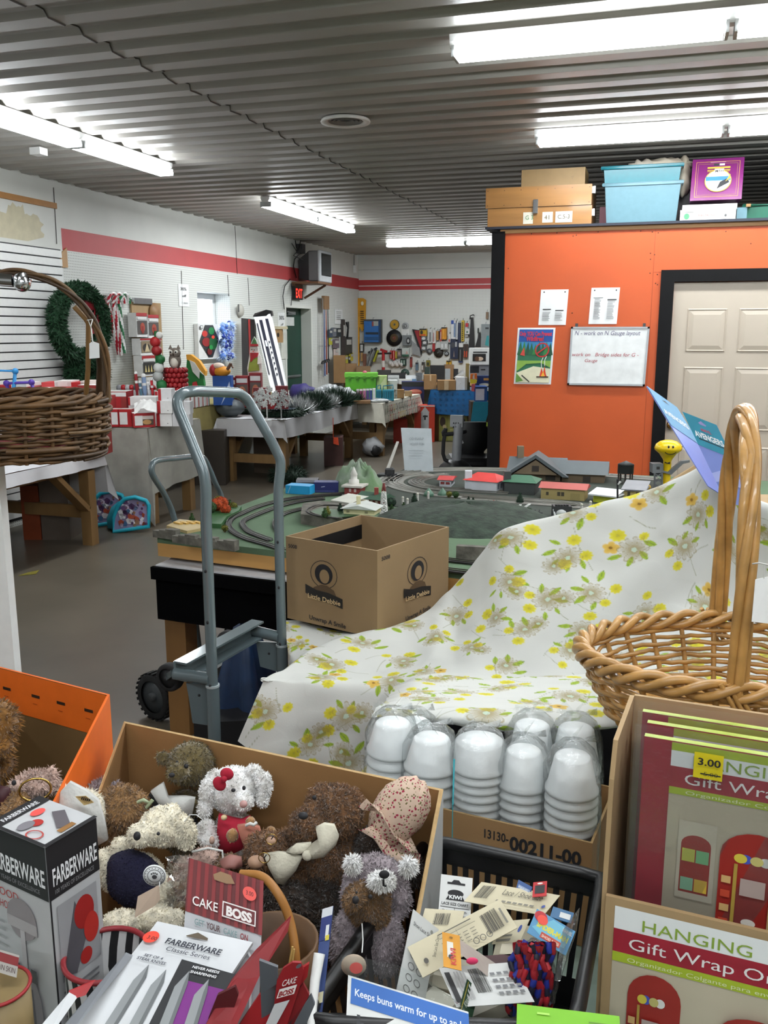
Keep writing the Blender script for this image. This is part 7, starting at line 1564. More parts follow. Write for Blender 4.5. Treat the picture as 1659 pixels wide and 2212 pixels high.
# ------------------------------------------------------------------ near table and big containers on it
ZN=.70
t=thing('sale_table','near table under the boxes of toys and kitchen goods','table',pF(-.1,1.2))
g=G();g.obox(pF(-1.1,.62,ZN-.03),RIGHT*2.2,FWD*1.12,(0,0,.03),'#8b7a62');part(t,'tabletop',g)
for r in (-1.0,1.0):
    for f in (.7,1.66):g=G();g.cyl(pF(r,f),pF(r,f,ZN-.03),.02,'steel',n=10);part(t,'leg',g)
nmat('pale cloth','#8fa398',.85,var=.06,scale=14,bump=.1,bscale=50)
g=G();g.grid([[pF(-1.12+.14*i,.6+.12*j,ZN+.003+.0015*sin(i*2.1+j)) for i in range(17)] for j in range(11)],'pale cloth');g.grid([[pF(-1.12+.14*i,.6-.004*j,ZN+.003-.05*j) for i in range(17)] for j in range(5)],'pale cloth');solo('tablecloth','pale green grey cloth on the near table beside the gift wrap carton','tablecloth',g)
ZN += .006
def openbox(pts,z0,th,m,mi,top=None,cut='cut edge'):
    """open box from 4 plan points (world, counter clockwise from back left) each with its own rim height"""
    g=G();ctr=sum((V((p.x,p.y,0)) for p in pts),V((0,0,0)))/4;n=4
    inn=[]
    for i,p in enumerate(pts):
        d1=(pts[(i+1) % 4]-p);d2=(pts[i-1]-p);d1.z=d2.z=0;inn.append(p+d1.normalized()*th+d2.normalized()*th)
    lo=[V((p.x,p.y,z0)) for p in pts];li=[V((p.x,p.y,z0+th)) for p in inn]
    for i in range(4):
        j=(i+1) % 4;g.add([lo[i],lo[j],pts[j],pts[i]],[(0,1,2,3)],m[i] if isinstance(m,list) else m);g.add([pts[i],pts[j],inn[j],inn[i]],[(0,1,2,3)],cut);g.add([inn[i],inn[j],li[j],li[i]],[(0,1,2,3)],mi)
    g.poly(lo[::-1],m[0] if isinstance(m,list) else m);g.poly(li,mi);return g
# brown carton full of stuffed animals
nmat('white board','#b9bcbd',.5,var=.03)
bl_,br_=PZ(268,1558,1.02),PZ(958,1705,1.02)
fl_=PZ(165,1690,1.02);fl_=bl_+(fl_-bl_)*2.0;fr_=br_+(PZ(888,1895,1.02)-br_)*1.5
for p in (fl_,fr_):p.z=.83
toyc=openbox([bl_,fl_,fr_,br_],ZN,.006,'white board','cardboard inside');solo('carton','large brown carton with a white outside holding the stuffed animals','carton',toyc)
# orange display carton at the left
oz=1.05;c0=PZ(237,1500,oz);c1=PZ(0,1440,oz);c1=c0+(c1-c0)*1.45;c2=PZ(75,1737,oz)
c3=c2+(c1-c0);c2.z=c3.z=1.0
nmat('orange board','#df671d',.45,var=.04)
t=thing('display_carton','orange display carton with slots at the left edge','carton',(c0+c3)/2);t.location.z=ZN
o2=c0+V((0,0,0));kx=(c2-c0)*.0
g=openbox([c1,c3,c2,c0],ZN,.005,'orange board','#6d5433',cut='orange board');part(t,'box_body',g)
g=G();a,b=c1-(c1-c0)*0,c0;inn_=(c3-c1).normalized()*.0062;q=[a+inn_,b+inn_,V((b.x,b.y,oz-.085))+inn_,V((a.x,a.y,oz-.085))+inn_];g.poly(q[::-1],'orange board')
for k in (.1,.27,.43,.62):p=b+(a-b)*k+inn_*1.15+V((0,0,-.042));g.poly([p,p+(a-b).normalized()*.022,p+(a-b).normalized()*.022+V((0,0,.006)),p+V((0,0,.006))],'#2a1a10');p=p+V((0,0,-.014))+(a-b).normalized()*.008;g.poly([p,p+(a-b).normalized()*.012,p+(a-b).normalized()*.012+V((0,0,.0015)),p+V((0,0,.0015))],'#a8420f')
part(t,'back_panel',g)
# ------------------------------------------------------------------ stuffed animals
for n_,c in (('khaki','#5c4f2c'),('snow','#efece6'),('cream','#ddd5c0'),('tan','#8d6a42'),('curly','#6e4c2e'),('lavender','#8a7f84'),('bear','#6f5130'),('gold','#7a5118'),('pinkish','#b59a8e'),('dark curly','#2c1d12')):
    nmat(n_+' plush',c,.95,var=.3,scale=70,sheen=.4,bump=.3,bscale=180)
def Pp(x,y,d):return PD(x,y,d)
def E(x,y,d,rx,ry=None,rz=None,rot=0):
    """ellipsoid in the picture's upright frame: radii in pixels at depth d"""
    k=d/1810;ry=ry or rx;rz=rz or (rx+ry)/2;R=Matrix((RIGHT,FWD,UP)).transposed()@Matrix.Rotation(-rot,3,'Y')
    return (PD(x,y,d),(rx*k,rz*k,ry*k),R)
def plush(par,nm,els,m,fur=2500,ln=.012,vox=.006,curl=0,droop=.2,lab=None,wid=.0011,rnd=.7):
    vs,fs=blob(els,vox);g=G();g.add(vs,fs,m,True);g.fur(fur,ln,m,rnd=rnd,droop=droop,wid=wid,curl=curl,seed=len(nm)+int(els[0][0].x*1000));return part(par,nm,g,lab)
def dots(par,nm,pts,m='ink'):
    g=G()
    for x,y,d,r,ry in pts:e=E(x,y,d,r,ry,(r+ry)/2);g.ell(e[0],e[1],m,12,8,e[2])
    return part(par,nm,g)
def flatcloth(par,nm,pts,d0,m,th=.006,puff=.012,lab=None):
    """small piece of cloth: polygon in the picture at depths, slightly puffed"""
    P=[PD(x,y,d0 if len(q) == 0 else q[0]) for x,y,*q in pts];c=sum(P,V((0,0,0)))/len(P)-FWD*puff
    g=G();n=len(P);M_=[(p+c)/2-FWD*puff*.45 for p in P]
    g.add(P+M_+[c],[(i,(i+1) % n,n+(i+1) % n,n+i) for i in range(n)]+[(n+i,n+(i+1) % n,2*n) for i in range(n)],m,True)
    g.add([p+FWD*th for p in P]+P,[(i,n+i,n+(i+1) % n,(i+1) % n) for i in range(n)]+[tuple(range(n))],m,True);return part(par,nm,g,lab)
def toy(lab,x,y,d,cat='stuffed animal',name='stuffed_animal'):p=PD(x,y,d);p.z=ZN+.01;return thing(name,lab,cat,p,'stuffed animals')
nmat('white cotton','#c9c9c5',.9,var=.04,scale=40,bump=.15,bscale=160);nmat('black cotton','#17161a',.9,var=.1);nmat('red cotton','#a3132f',.85,var=.08,scale=40);nmat('navy knit','#14132f',.95,var=.15,scale=120,bump=.4,bscale=220);nmat('salmon cotton','#a86a58',.9,var=.1);nmat('cream cotton','#c5c0ae',.9,var=.06,scale=60,bump=.2,bscale=200)
# khaki bear
t=toy('khaki brown stuffed bear in a white collar at the back left of the carton',405,1720,1.40)
plush(t,'body',[E(412,1650,1.40,50,48,45),E(385,1668,1.355,26,22,26),E(352,1638,1.41,17,19,8),E(448,1630,1.43,14,20,8),E(405,1780,1.41,55,80,50),E(420,1745,1.36,16,22,16)],'khaki plush',4200,.007,.005)
dots(t,'eyes',[(402,1655,1.352,5,5),(382,1647,1.362,4,4)]);dots(t,'nose',[(371,1674,1.332,7,5)])
flatcloth(t,'collar',[(325,1710),(352,1692),(362,1722),(400,1722),(421,1725),(415,1760),(392,1772),(345,1742)],1.34,'white cotton',lab='white collar');flatcloth(t,'jacket',[(322,1715),(348,1745),(395,1775),(420,1752),(428,1790),(390,1800),(345,1765),(318,1740)],1.352,'black cotton',lab='black jacket')
g=G();a=PD(327,1752,1.33);g.prism([PD(322,1748,1.33),PD(345,1738,1.33),PD(350,1762,1.32),PD(318,1775,1.32)],FWD*.002,'paper');g.tube([PD(325,1765,1.318),PD(335,1752,1.318),PD(340,1762,1.318)],.0015,'ink',5);part(t,'paper_tag',g)
# white rabbit
t=toy('white stuffed rabbit with a red bow and red dress',505,1760,1.34)
plush(t,'body',[E(506,1706,1.33,56,52,46),E(527,1733,1.292,22,20,18),E(505,1800,1.345,45,55,40),E(446,1800,1.29,24,34,20),E(455,1820,1.275,20,18,16)],'snow plush',7000,.0045,.0045,rnd=.9,droop=.1)
plush(t,'ear',[E(466,1684,1.325,22,24,13),E(449,1715,1.31,19,36,14),E(442,1748,1.305,16,22,12)],'snow plush',1500,.005,.004,droop=.1);plush(t,'ear',[E(546,1670,1.33,22,20,13,.5),E(570,1696,1.315,18,34,14),E(567,1728,1.31,15,18,12)],'snow plush',1500,.005,.004,droop=.1)
dots(t,'eyes',[(504,1707,1.277,5,4),(527,1702,1.283,4,5)]);dots(t,'nose',[(526,1737,1.266,9,8)],'#b58a86')
g=G()
for e in (E(490,1672,1.275,15,14,8,-.5),E(474,1693,1.275,14,17,8,.4),E(484,1683,1.268,7,7,6)):g.ell(e[0],e[1],'red cotton',14,10,e[2])
part(t,'bow',g,'red felt bow');flatcloth(t,'dress',[(472,1760),(500,1768),(520,1772),(540,1765),(545,1800),(535,1830),(500,1846),(472,1840),(468,1800)],1.285,'red cotton',puff=.02,lab='red dress');dots(t,'button',[(484,1766,1.262,7,6)],'#c9b28a')
dots(t,'paw_pad',[(458,1815,1.254,6,9)],'#c9a898')
# small doll in salmon dress
t=toy('small tan doll in a salmon dress beside the white rabbit',535,1800,1.25)
plush(t,'body',[E(541,1775,1.245,13,13,12),E(548,1800,1.255,18,28,14),E(502,1805,1.235,15,18,13),E(585,1794,1.245,14,10,12)],'tan plush',300,.003,.004)
flatcloth(t,'dress',[(512,1785),(535,1782),(560,1788),(566,1815),(570,1845),(545,1850),(528,1835),(520,1812)],1.228,'salmon cotton',puff=.012);g=G();g.tube([PD(532,1783,1.22),PD(540,1779,1.215),PD(548,1782,1.215),PD(554,1777,1.22)],.0025,'white cotton',6);part(t,'collar',g)
# tan bear seen from behind
t=toy('fluffy tan stuffed bear turned away, right of the white cloth',262,1760,1.33)
plush(t,'body',[E(264,1748,1.33,56,52,48),E(262,1708,1.32,20,16,10),E(300,1728,1.33,22,20,12),E(268,1790,1.34,60,50,48)],'tan plush',5200,.008,.005,rnd=.9)
g=G();g.tube([PD(298,1733,1.275),PD(310,1728,1.27),PD(322,1735,1.27),PD(316,1745,1.265),PD(330,1728,1.27)],.003,'#9aa585',6);part(t,'ribbon',g)
# lavender back of a toy behind it
t=toy('pale lavender stuffed animal half hidden behind the tan bear',210,1710,1.40);plush(t,'body',[E(205,1706,1.39,18,16,14),E(228,1715,1.41,36,34,30)],'lavender plush',1200,.009,.006)
# white cloth-capped toy
t=toy('stuffed animal in a white hooded cloth with a tan price sticker',185,1770,1.27)
plush(t,'body',[E(185,1760,1.30,48,60,40),E(150,1715,1.28,28,20,20)],'cream plush',500,.008,.006)
flatcloth(t,'hood',[(120,1722),(150,1690),(185,1708),(212,1730),(226,1780),(232,1815),(205,1830),(190,1780),(160,1730),(118,1735)],1.262,'white cotton',puff=.02,lab='white hood')
g=G();g.prism([PD(163,1720,1.232),PD(186,1719,1.232),PD(203,1733,1.236),PD(182,1739,1.232)],-FWD*.001,'#b59a63');part(t,'price_sticker',g)
g=G();[g.tube([PD(176+4*i,1727+i,1.2295),PD(178+4*i,1722+i,1.2295)],.0009,'ink',4) for i in range(5)];part(t,'sticker_writing',g)
# pinkish mouse with a gold ring and the teddy in the orange carton
t=toy('pale pink stuffed mouse with a black nose in the orange carton',70,1700,1.30)
plush(t,'body',[E(72,1696,1.30,40,30,30),E(36,1700,1.27,20,17,17),E(112,1672,1.31,17,22,8),E(135,1706,1.30,20,15,12),E(60,1745,1.31,45,30,34)],'pinkish plush',2600,.009,.006);dots(t,'nose',[(30,1691,1.235,5,6)])
c=PD(76,1706,1.245);g=G();g.tube([c+RIGHT*.0215*cos(k*pi/16)+UP*.018*sin(k*pi/16)+FWD*.006*cos(k*pi/16) for k in range(32)],.0017,'brass',8,closed=True);solo('bangle','thin gold bangle lying on the pink mouse','bangle',g)
t=toy('golden brown stuffed bear at the left edge of the orange carton',0,1600,1.42);plush(t,'body',[E(-12,1562,1.42,52,50,44),E(-20,1612,1.40,50,30,40),E(-20,1650,1.42,50,45,40),E(-30,1740,1.42,60,70,40)],'gold plush',4200,.011,.006)
t=toy('dark brown and tan stuffed animal below the pink mouse',25,1745,1.24);plush(t,'body',[E(38,1732,1.25,22,20,18),E(22,1752,1.235,26,18,20)],'tan plush',900,.008,.005);flatcloth(t,'shirt',[(-5,1700),(18,1705),(24,1735),(8,1745),(-8,1740)],1.25,'#3a0f18',puff=.01)
# cream dog in a navy sweater
t=toy('cream stuffed dog in a navy sweater lying at the front of the carton',320,1880,1.20)
plush(t,'body',[E(352,1785,1.22,52,44,42),E(305,1803,1.19,32,28,28),E(398,1800,1.22,27,40,16),E(375,1748,1.24,16,18,10),E(232,1880,1.20,28,55,26,.25),E(262,1830,1.21,24,26,22),E(300,1900,1.21,60,62,45),E(350,1930,1.19,30,52,28),E(330,1985,1.14,45,34,34),E(262,1996,1.12,46,32,32),E(230,2035,1.09,28,24,24),E(380,1985,1.14,22,26,20)],'cream plush',9500,.0045,.005,rnd=.9)
plush(t,'ear',[E(402,1802,1.175,25,42,13),E(392,1772,1.185,18,18,12)],'cream plush',1300,.0045,.0045);dots(t,'nose',[(296,1806,1.152,8,10)]);dots(t,'eyes',[(342,1801,1.160,4,4)])
nav=[E(290,1900,1.19,62,66,44,.2),E(272,1868,1.195,44,34,38)]
vs,fs=blob(nav,.006);g=G();g.add(vs,fs,'navy knit',True);g.fur(1200,.003,'navy knit');part(t,'sweater',g,'navy sweater')
c=PD(334,1891,1.115);R=Matrix((RIGHT,UP,-FWD)).transposed();g=G();g.lathe([(0,-.0008),(.0158,-.0008),(.0158,.0008),(0,.0008)],'paper',c,28,R);part(t,'round_tag',g,'round white paper tag')
g=G();o=c-RIGHT*.0158-UP*.0158-FWD*.001;prints(g,o,RIGHT*.0316,UP*.0316,[('o',.5,.5,.46,.46,.05,'#3a3a3c'),('o',.5,.5,.31,.31,.07,'#3a3a3c'),('e',.5,.45,.11,.1,'#3a3a3c')]+[('e',.38+.08*i,.6+(.04 if 0 < i < 3 else 0),.03,.045,'#3a3a3c') for i in range(4)]+[('r',.5+.385*cos(k*pi/9)-.015,.5+.385*sin(k*pi/9)-.02,.03,.05,'#4a4a4c') for k in range(18)],.0002);part(t,'tag_printing',g)
g=G();g.prism([PD(298,1936,1.105),PD(343,1912,1.105),PD(346,1942,1.095),PD(336,1955,1.095),PD(291,1982,1.09)],-FWD*.001,'#b5a08d');g.tube([PD(345,1905,1.11),PD(344,1915,1.105)],.0006,'white plastic',4);part(t,'folded_tag',g,'pinkish folded card tag')
g=G();g.tube([PD(398,1775,1.17),PD(410,1760,1.17),PD(424,1760,1.17),PD(437,1770,1.175),PD(440,1785,1.18)],.0006,'white plastic',4);part(t,'tag_thread',g)
# tissue film and pink toys around it
t=toy('pale pink stuffed animal with white ribbon behind the cake card',445,1850,1.20);plush(t,'body',[E(445,1855,1.21,30,28,26),E(400,1900,1.19,26,60,24)],'pinkish plush',1000,.006,.006);g=G();g.tube([PD(415,1840,1.18),PD(450,1832,1.175),PD(480,1838,1.18),PD(482,1860,1.18)],.0016,'white cotton',6);part(t,'ribbon',g)
g=G();P=[[PD(360+14*i+random.uniform(-4,4),1850+14*j+random.uniform(-4,4),1.155+random.uniform(-.012,.012)) for i in range(5)] for j in range(9)];g.grid(P,'bag plastic',False);solo('plastic_wrap','crinkled clear wrap between the cream dog and the cake card','wrap',g)
# curly brown bears
t=toy('curly dark brown stuffed bear with a cream bow, at the middle of the carton',700,1830,1.24)
plush(t,'body',[E(722,1752,1.24,62,56,46),E(664,1778,1.21,36,30,30),E(690,1712,1.25,20,20,12),E(760,1722,1.26,20,18,12),E(715,1840,1.25,70,62,50),E(690,1900,1.26,66,62,50),E(620,1822,1.24,34,28,26)],'curly plush',12000,.011,.006,curl=.5,rnd=1.0,wid=.0015)
dots(t,'nose',[(655,1762,1.155,11,8)]);dots(t,'eyes',[(679,1723,1.19,5,5)])
flatcloth(t,'bow_loop',[(570,1848),(600,1843),(655,1848),(640,1880),(612,1912),(597,1908),(580,1875)],1.165,'cream cotton',puff=.015);flatcloth(t,'bow_loop',[(655,1838),(690,1815),(682,1790),(700,1781),(722,1784),(732,1808),(726,1825),(700,1852),(668,1858)],1.165,'cream cotton',puff=.018);flatcloth(t,'bow_tail',[(618,1841),(640,1826),(672,1823),(668,1838),(635,1845)],1.168,'cream cotton',puff=.008);e=E(664,1848,1.155,12,12,10);g=G();g.ell(e[0],e[1],'cream cotton',12,8,e[2]);part(t,'bow_knot',g)
t=toy('curly brown stuffed bear with wire glasses below the doll',570,1850,1.19)
plush(t,'body',[E(572,1835,1.20,42,36,34),E(555,1862,1.18,22,20,18),E(560,1900,1.21,50,46,40)],'curly plush',3200,.012,.006,curl=.5,rnd=1,wid=.0013)
dots(t,'muzzle',[(553,1862,1.15,19,14),(585,1818,1.16,12,10)],'#9c7a62');g=G()
for x,y in ((586,1813),(571,1853)):c=PD(x,y,1.14);g.tube([c+RIGHT*.008*cos(k*pi/8)+UP*.008*sin(k*pi/8) for k in range(16)],.0007,'brass',5,closed=True);g.tube([c,c+RIGHT*.003+UP*.005],.0008,'ink',4)
part(t,'glasses',g)
t=toy('very dark brown stuffed bear under the wooden hoop',640,1960,1.16);plush(t,'body',[E(610,1960,1.17,60,60,40),E(690,1970,1.2,60,70,40),E(720,2030,1.16,30,60,30)],'dark curly plush',4200,.013,.007,curl=.5,rnd=1,wid=.0014)
t=toy('small brown stuffed animal in a pink satin hat above the cake card',490,1870,1.18);plush(t,'body',[E(495,1872,1.19,32,26,26)],'bear plush',700,.007,.006);flatcloth(t,'hat',[(474,1862),(495,1850),(520,1855),(524,1872),(500,1868),(480,1878)],1.165,'#8f5f57',puff=.012)
# doll in a floral bonnet
nmat('bonnet cotton','#c4ab98',.9,var=.1)
def specks(m,c1,c2,sc):
    nt=m.node_tree;b=nt.nodes['Principled BSDF'];prev=b.inputs['Base Color'].links[0].from_socket;tc=nt.nodes.new('ShaderNodeTexCoord')
    for k,(c,th) in enumerate(((c1,.3),(c2,.28))):
        v=nt.nodes.new('ShaderNodeTexVoronoi');v.inputs['Scale'].default_value=sc*(1+.37*k);nt.links.new(tc.outputs['Object'],v.inputs['Vector']);n=nt.nodes.new('ShaderNodeMath');n.operation='LESS_THAN';nt.links.new(v.outputs['Distance'],n.inputs[0]);n.inputs[1].default_value=th
        mx=nt.nodes.new('ShaderNodeMix');mx.data_type='RGBA';nt.links.new(n.outputs[0],mx.inputs['Factor']);nt.links.new(prev,mx.inputs['A']);mx.inputs['B'].default_value=lin(c);prev=mx.outputs['Result']
    nt.links.new(prev,b.inputs['Base Color'])
specks(MATS['bonnet cotton'],'#8f1f3c','#5f5a30',170)
t=toy('stuffed animal in a floral cotton bonnet at the right end of the carton',860,1790,1.24)
g=G();e=E(862,1752,1.215,58,86,50,-.6);g.ell(e[0],e[1],'bonnet cotton',28,18,e[2],f=lambda p:1+.03*sin(14*p.x+5*p.z)+.025*sin(19*p.y+9*p.z));part(t,'bonnet',g,'floral bonnet with small red flowers')
brim=[(775,1735),(792,1718),(820,1745),(850,1800),(885,1830),(908,1840),(905,1862),(870,1862),(836,1845),(808,1808),(770,1778)]
g=G();P=[[PD(x,y,1.19+.03*(1-f)) for x,y in [((1-f)*862+f*bx_,(1-f)*1775+f*by_) for bx_,by_ in brim]] for f in (.55,.75,.9,1)]
P=[[p-FWD*(.014*f)+V((0,0,.003*sin(3*i))) for i,p in enumerate(r)] for f,r in zip((0,.6,1,.7),P)];g.grid(P,'bonnet cotton');part(t,'brim',g)
plush(t,'body',[E(812,1835,1.23,50,56,36),E(880,1880,1.22,40,40,34)],'dark curly plush',2200,.009,.007,curl=.3)
# mouse-hooded bear
t=toy('brown stuffed bear wearing a lavender mouse hood and suit',790,1990,1.10)
plush(t,'suit',[E(808,1893,1.135,66,50,44),E(822,1898,1.09,34,28,24),E(762,1935,1.12,26,46,28),E(865,1940,1.13,24,50,28),E(760,2040,1.10,52,90,40),E(830,2040,1.10,46,80,40)],'lavender plush',7500,.006,.005,rnd=.9)
plush(t,'face',[E(792,1945,1.09,54,42,38),E(768,1942,1.055,22,20,20),E(800,1975,1.09,46,28,32)],'bear plush',3600,.006,.005,rnd=.8,lab='brown bear face')
plush(t,'hood_muzzle',[E(825,1903,1.06,32,22,18)],'snow plush',900,.007,.005,lab='white hood muzzle')
for x,y in ((762,1868),(882,1872)):plush(t,'hood_ear',[E(x,y,1.115,20,24,10)],'snow plush',600,.008,.005,lab='white hood ear')
g=G();e=E(830,1889,1.035,12,10,6);g.ell(e[0],e[1],'ink',12,8,e[2]);g.tube([PD(828,1900,1.03),PD(828,1912,1.033),PD(834,1914,1.034)],.0015,'ink',5);part(t,'hood_nose',g)
dots(t,'nose',[(768,1944,1.017,8,9)]);dots(t,'eyes',[(800,1937,1.022,5,5),(770,1928,1.03,3,3)])
g=G();g.tube([PD(782,1995,1.04),PD(784,2030,1.02),PD(782,2058,1.0)],.0008,'white plastic',4);part(t,'tag_string',g)
# ------------------------------------------------------------------ foam cups in their carton
u0,u1=PZ(958,1748,.895),PZ(1280,1822,.895);ax_=(u1-u0);ay_=V((-ax_.y,ax_.x,0)).normalized()
u0=u0-ax_*.62;ax_=u1-u0;ud=ay_*.20
t=thing('cup_carton','low brown carton numbered 13130-00211-00 holding wrapped foam cups','carton',(u0+u1+ud)/2);t.location.z=ZN
g=openbox([u0+ud,u0,u1,u1+ud],ZN,.004,'cardboard','cardboard inside');part(t,'box_body',g)
g=G();H2=V((0,0,.895-ZN));o=V((u0.x,u0.y,ZN));prints(g,o,ax_,H2,[('t','13130-',.555,.82,.085,'ink',{'b':.02,'w':.11}),('t','00211-00',.67,.765,.13,'ink',{'b':.035,'w':.29})],.0006);part(t,'lettering',g)
nmat('foam','#f0f1f1',.55,var=.02,scale=60,bump=.06,bscale=400,sub=.0)
def cupstack(x,y,d,n,r0,r1,hc,pitch,lab,tilt=0,up=True):
    """inverted foam cups nested; top rim point seen at (x, y)"""
    top=PD(x,y,d);t=thing('cup_stack',lab,'foam cups',V((top.x,top.y,ZN+.006)),'wrapped foam cup stacks');zt=top.z
    for i in range(n):
        z=zt-i*pitch-hc
        if z < ZN+.005:break
        g=G();c=V((top.x,top.y,z))
        g.lathe([(0,hc),(r0*.9,hc),(r0,hc-.003),(r1*.96,.009),(r1*1.03,.006),(r1*1.03,0),(r1*.95,0),(r0*.93,hc-.006)],'foam',c,32);part(t,'cup',g)
    g=G();rb=r1+.005;n_=22;P=[]
    for k,(z,rr) in enumerate(((ZN+.005,rb),(zt-.09,rb),(zt-.02,rb*.97),(zt+.008,rb*.75),(zt+.024,rb*.45),(zt+.03,rb*.12))):
        P.append([V((top.x,top.y,z))+V((cos(a),sin(a),0))*rr*(1+(.05*sin(5*a+k*2)+.04*sin(9*a+3*k) if k else 0)) for a in [2*pi*j/n_ for j in range(n_)]])
    g.grid(P,'bag plastic',close_u=True)
    for s in range(5):a=1.2*s;c=V((top.x,top.y,zt+.026));g.add([c,c+V((cos(a)*.035,sin(a)*.035,.016)),c+V((cos(a+.5)*.04,sin(a+.5)*.04,-.006))],[(0,1,2)],'bag plastic')
    part(t,'plastic_sleeve',g,'crinkled clear plastic sleeve');return t
cupstack(848,1560,1.52,9,.032,.046,.055,.021,'foam cup stack at the left end behind the stuffed bonnet')
cupstack(932,1593,1.47,9,.032,.047,.055,.021,'foam cup stack second from the left in a clear sleeve')
cupstack(1036,1598,1.45,14,.042,.047,.05,.0155,'stack of wide shallow foam bowls in the middle of the cups')
cupstack(1132,1620,1.43,9,.030,.044,.062,.017,'foam cup stack second from the right')
cupstack(1238,1632,1.38,9,.030,.043,.062,.017,'foam cup stack at the right end of the carton')
for x,y,d,l in ((895,1560,1.585,'foam cup stack in the back row behind the second stack'),(1150,1565,1.56,'foam cup stack in the back row under the cloth hem'),(1245,1572,1.53,'foam cup stack in the back row at the right')):cupstack(x,y,d,6,.032,.046,.08,.03,l)
g=G();g.prism([PD(979,1640,1.40),PD(983,1640,1.40),PD(980,1738,1.37),PD(977,1738,1.37)],FWD*.001,'#2a9aa5');a=PD(978,1738,1.37);g.tube([a,V((a.x,a.y,ZN+.12))],.0008,'#2a9aa5',4);solo('teal_strip','teal printed strip of plastic between the second stack and the bowls','plastic strip',g)
# ------------------------------------------------------------------ wicker baskets
nmat('wicker light','#a97f45',.42,var=.22,scale=22,coat=.25,nd=5);nmat('wicker dark','#563c1e',.6,var=.5,scale=18,nd=5)
def weave_basket(t,c,a,b,h,tap,m,nst,rows,rr,wob,ax,ay,seed=1,bulge=0):
    rg=random.Random(seed);P=lambda th,z,k=1:V(c)+(ax*a*cos(th)+ay*b*sin(th))*k*(tap+(1-tap)*(z/h)+bulge*sin(pi*z/h))+V((0,0,z))
    g=G()
    for i in range(nst):th=2*pi*i/nst;g.tube([P(th,h*j/6) for j in range(7)],rr*1.05,m,6)
    part(t,'stakes',g);g=G();N_=nst*4
    for r in range(rows):
        z=h*(r+.5)/rows;ph=r % 2;pts=[]
        for j in range(N_):th=2*pi*j/N_;k=1+wob*(1 if ph else -1)*cos(th*nst/2);q=P(th,z+rg.uniform(-1,1)*rr*.35,k);pts.append(q)
        g.tube(pts,rr*rg.uniform(.85,1.1),m,6,closed=True)
    part(t,'weave',g);g=G();g.lathe([(0,.004),(1,.004)],m,(0,0,0),40);g.v=[tuple(V(c)+(ax*a*x*tap+ay*b*y*tap)+V((0,0,z))) for x,y,z in g.v];part(t,'base',g);return P
# light basket on the cloth
bc=pF(.612,1.50,1.03);t=thing('wicker_basket','light honey wicker basket with a tall hoop handle on the floral cloth','basket',bc)
BA,BB,BH=.262,.185,.105
Pb=weave_basket(t,bc,BA,BB,BH,.8,'wicker light',26,9,.0048,.022,RIGHT,FWD,3)
g=G()
for k in range(3):
    pts=[]
    for j in range(160):th=2*pi*j/160;tw=11*th+2.1*k;q=Pb(th,BH);rad=(RIGHT*cos(th)*BA+FWD*sin(th)*BB).normalized();pts.append(q+rad*(.002+.010*cos(tw))+V((0,0,.014+.012*sin(tw))))
    g.tube(pts,.0075,'wicker light',8,closed=True)
part(t,'braided_rim',g)
ft,bt=PD(1592,1500,1.325),PD(1550,1338,1.70);tp=PD(1608,892,1.5)
def arch(s,k,tw,rad):
    """handle path: front foot -> top -> back foot"""
    out=[]
    for j in range(41):
        f=j/40;a=pi*f;base=ft+(bt-ft)*f;z=base.z+(tp.z-base.z)*abs(sin(a))**.55;hx=ft+(bt-ft)*(.5-.5*cos(a)*(1 if True else 0));p=V((hx.x,hx.y,z));lean=(tp-V(((ft.x+bt.x)/2,(ft.y+bt.y)/2,tp.z)))*sin(a);p=p+V((lean.x,lean.y,0))
        tg=V((0,-sin(a),cos(a)));rd=V((RIGHT.x*cos(tw+f*11)*rad,RIGHT.y*cos(tw+f*11)*rad,0))+((bt-ft).normalized()*sin(tw+f*11)*rad*(abs(cos(a)))+UP*sin(tw+f*11)*rad*abs(sin(a)));out.append(p+rd)
    return out
g=G()
for k in range(4):g.tube(arch(0,k,k*pi/2,.010),.0078,'wicker light',8)
hd_=part(t,'handle',g)
for q,dd in ((ft,-1),(bt,1)):
    g=G()
    for k in range(3):g.tube([q+RIGHT*(-.03+.012*k)+V((0,0,.02))+FWD*.008*dd,q+RIGHT*(-.012+.01*k)+V((0,0,-.012))+FWD*.018*dd,q+RIGHT*(.01+.012*k)+V((0,0,-.05))+FWD*.014*dd,q+RIGHT*(.03+.01*k)+V((0,0,-.045))],.004,'wicker light',6)
    part(hd_,'lashing',g)
g=G();g.prism([PD(1632,1252,1.29),PD(1668,1244,1.29),PD(1668,1348,1.28),PD(1624,1343,1.28)],FWD*.001,'paper');g.tube([PD(1626,1218,1.31),PD(1640,1216,1.29),PD(1668,1222,1.29)],.0013,'white cotton',5);g.tube([PD(1652,1220,1.29),PD(1650,1250,1.29)],.0009,'white cotton',5);part(hd_,'paper_tag',g,'white string tag')
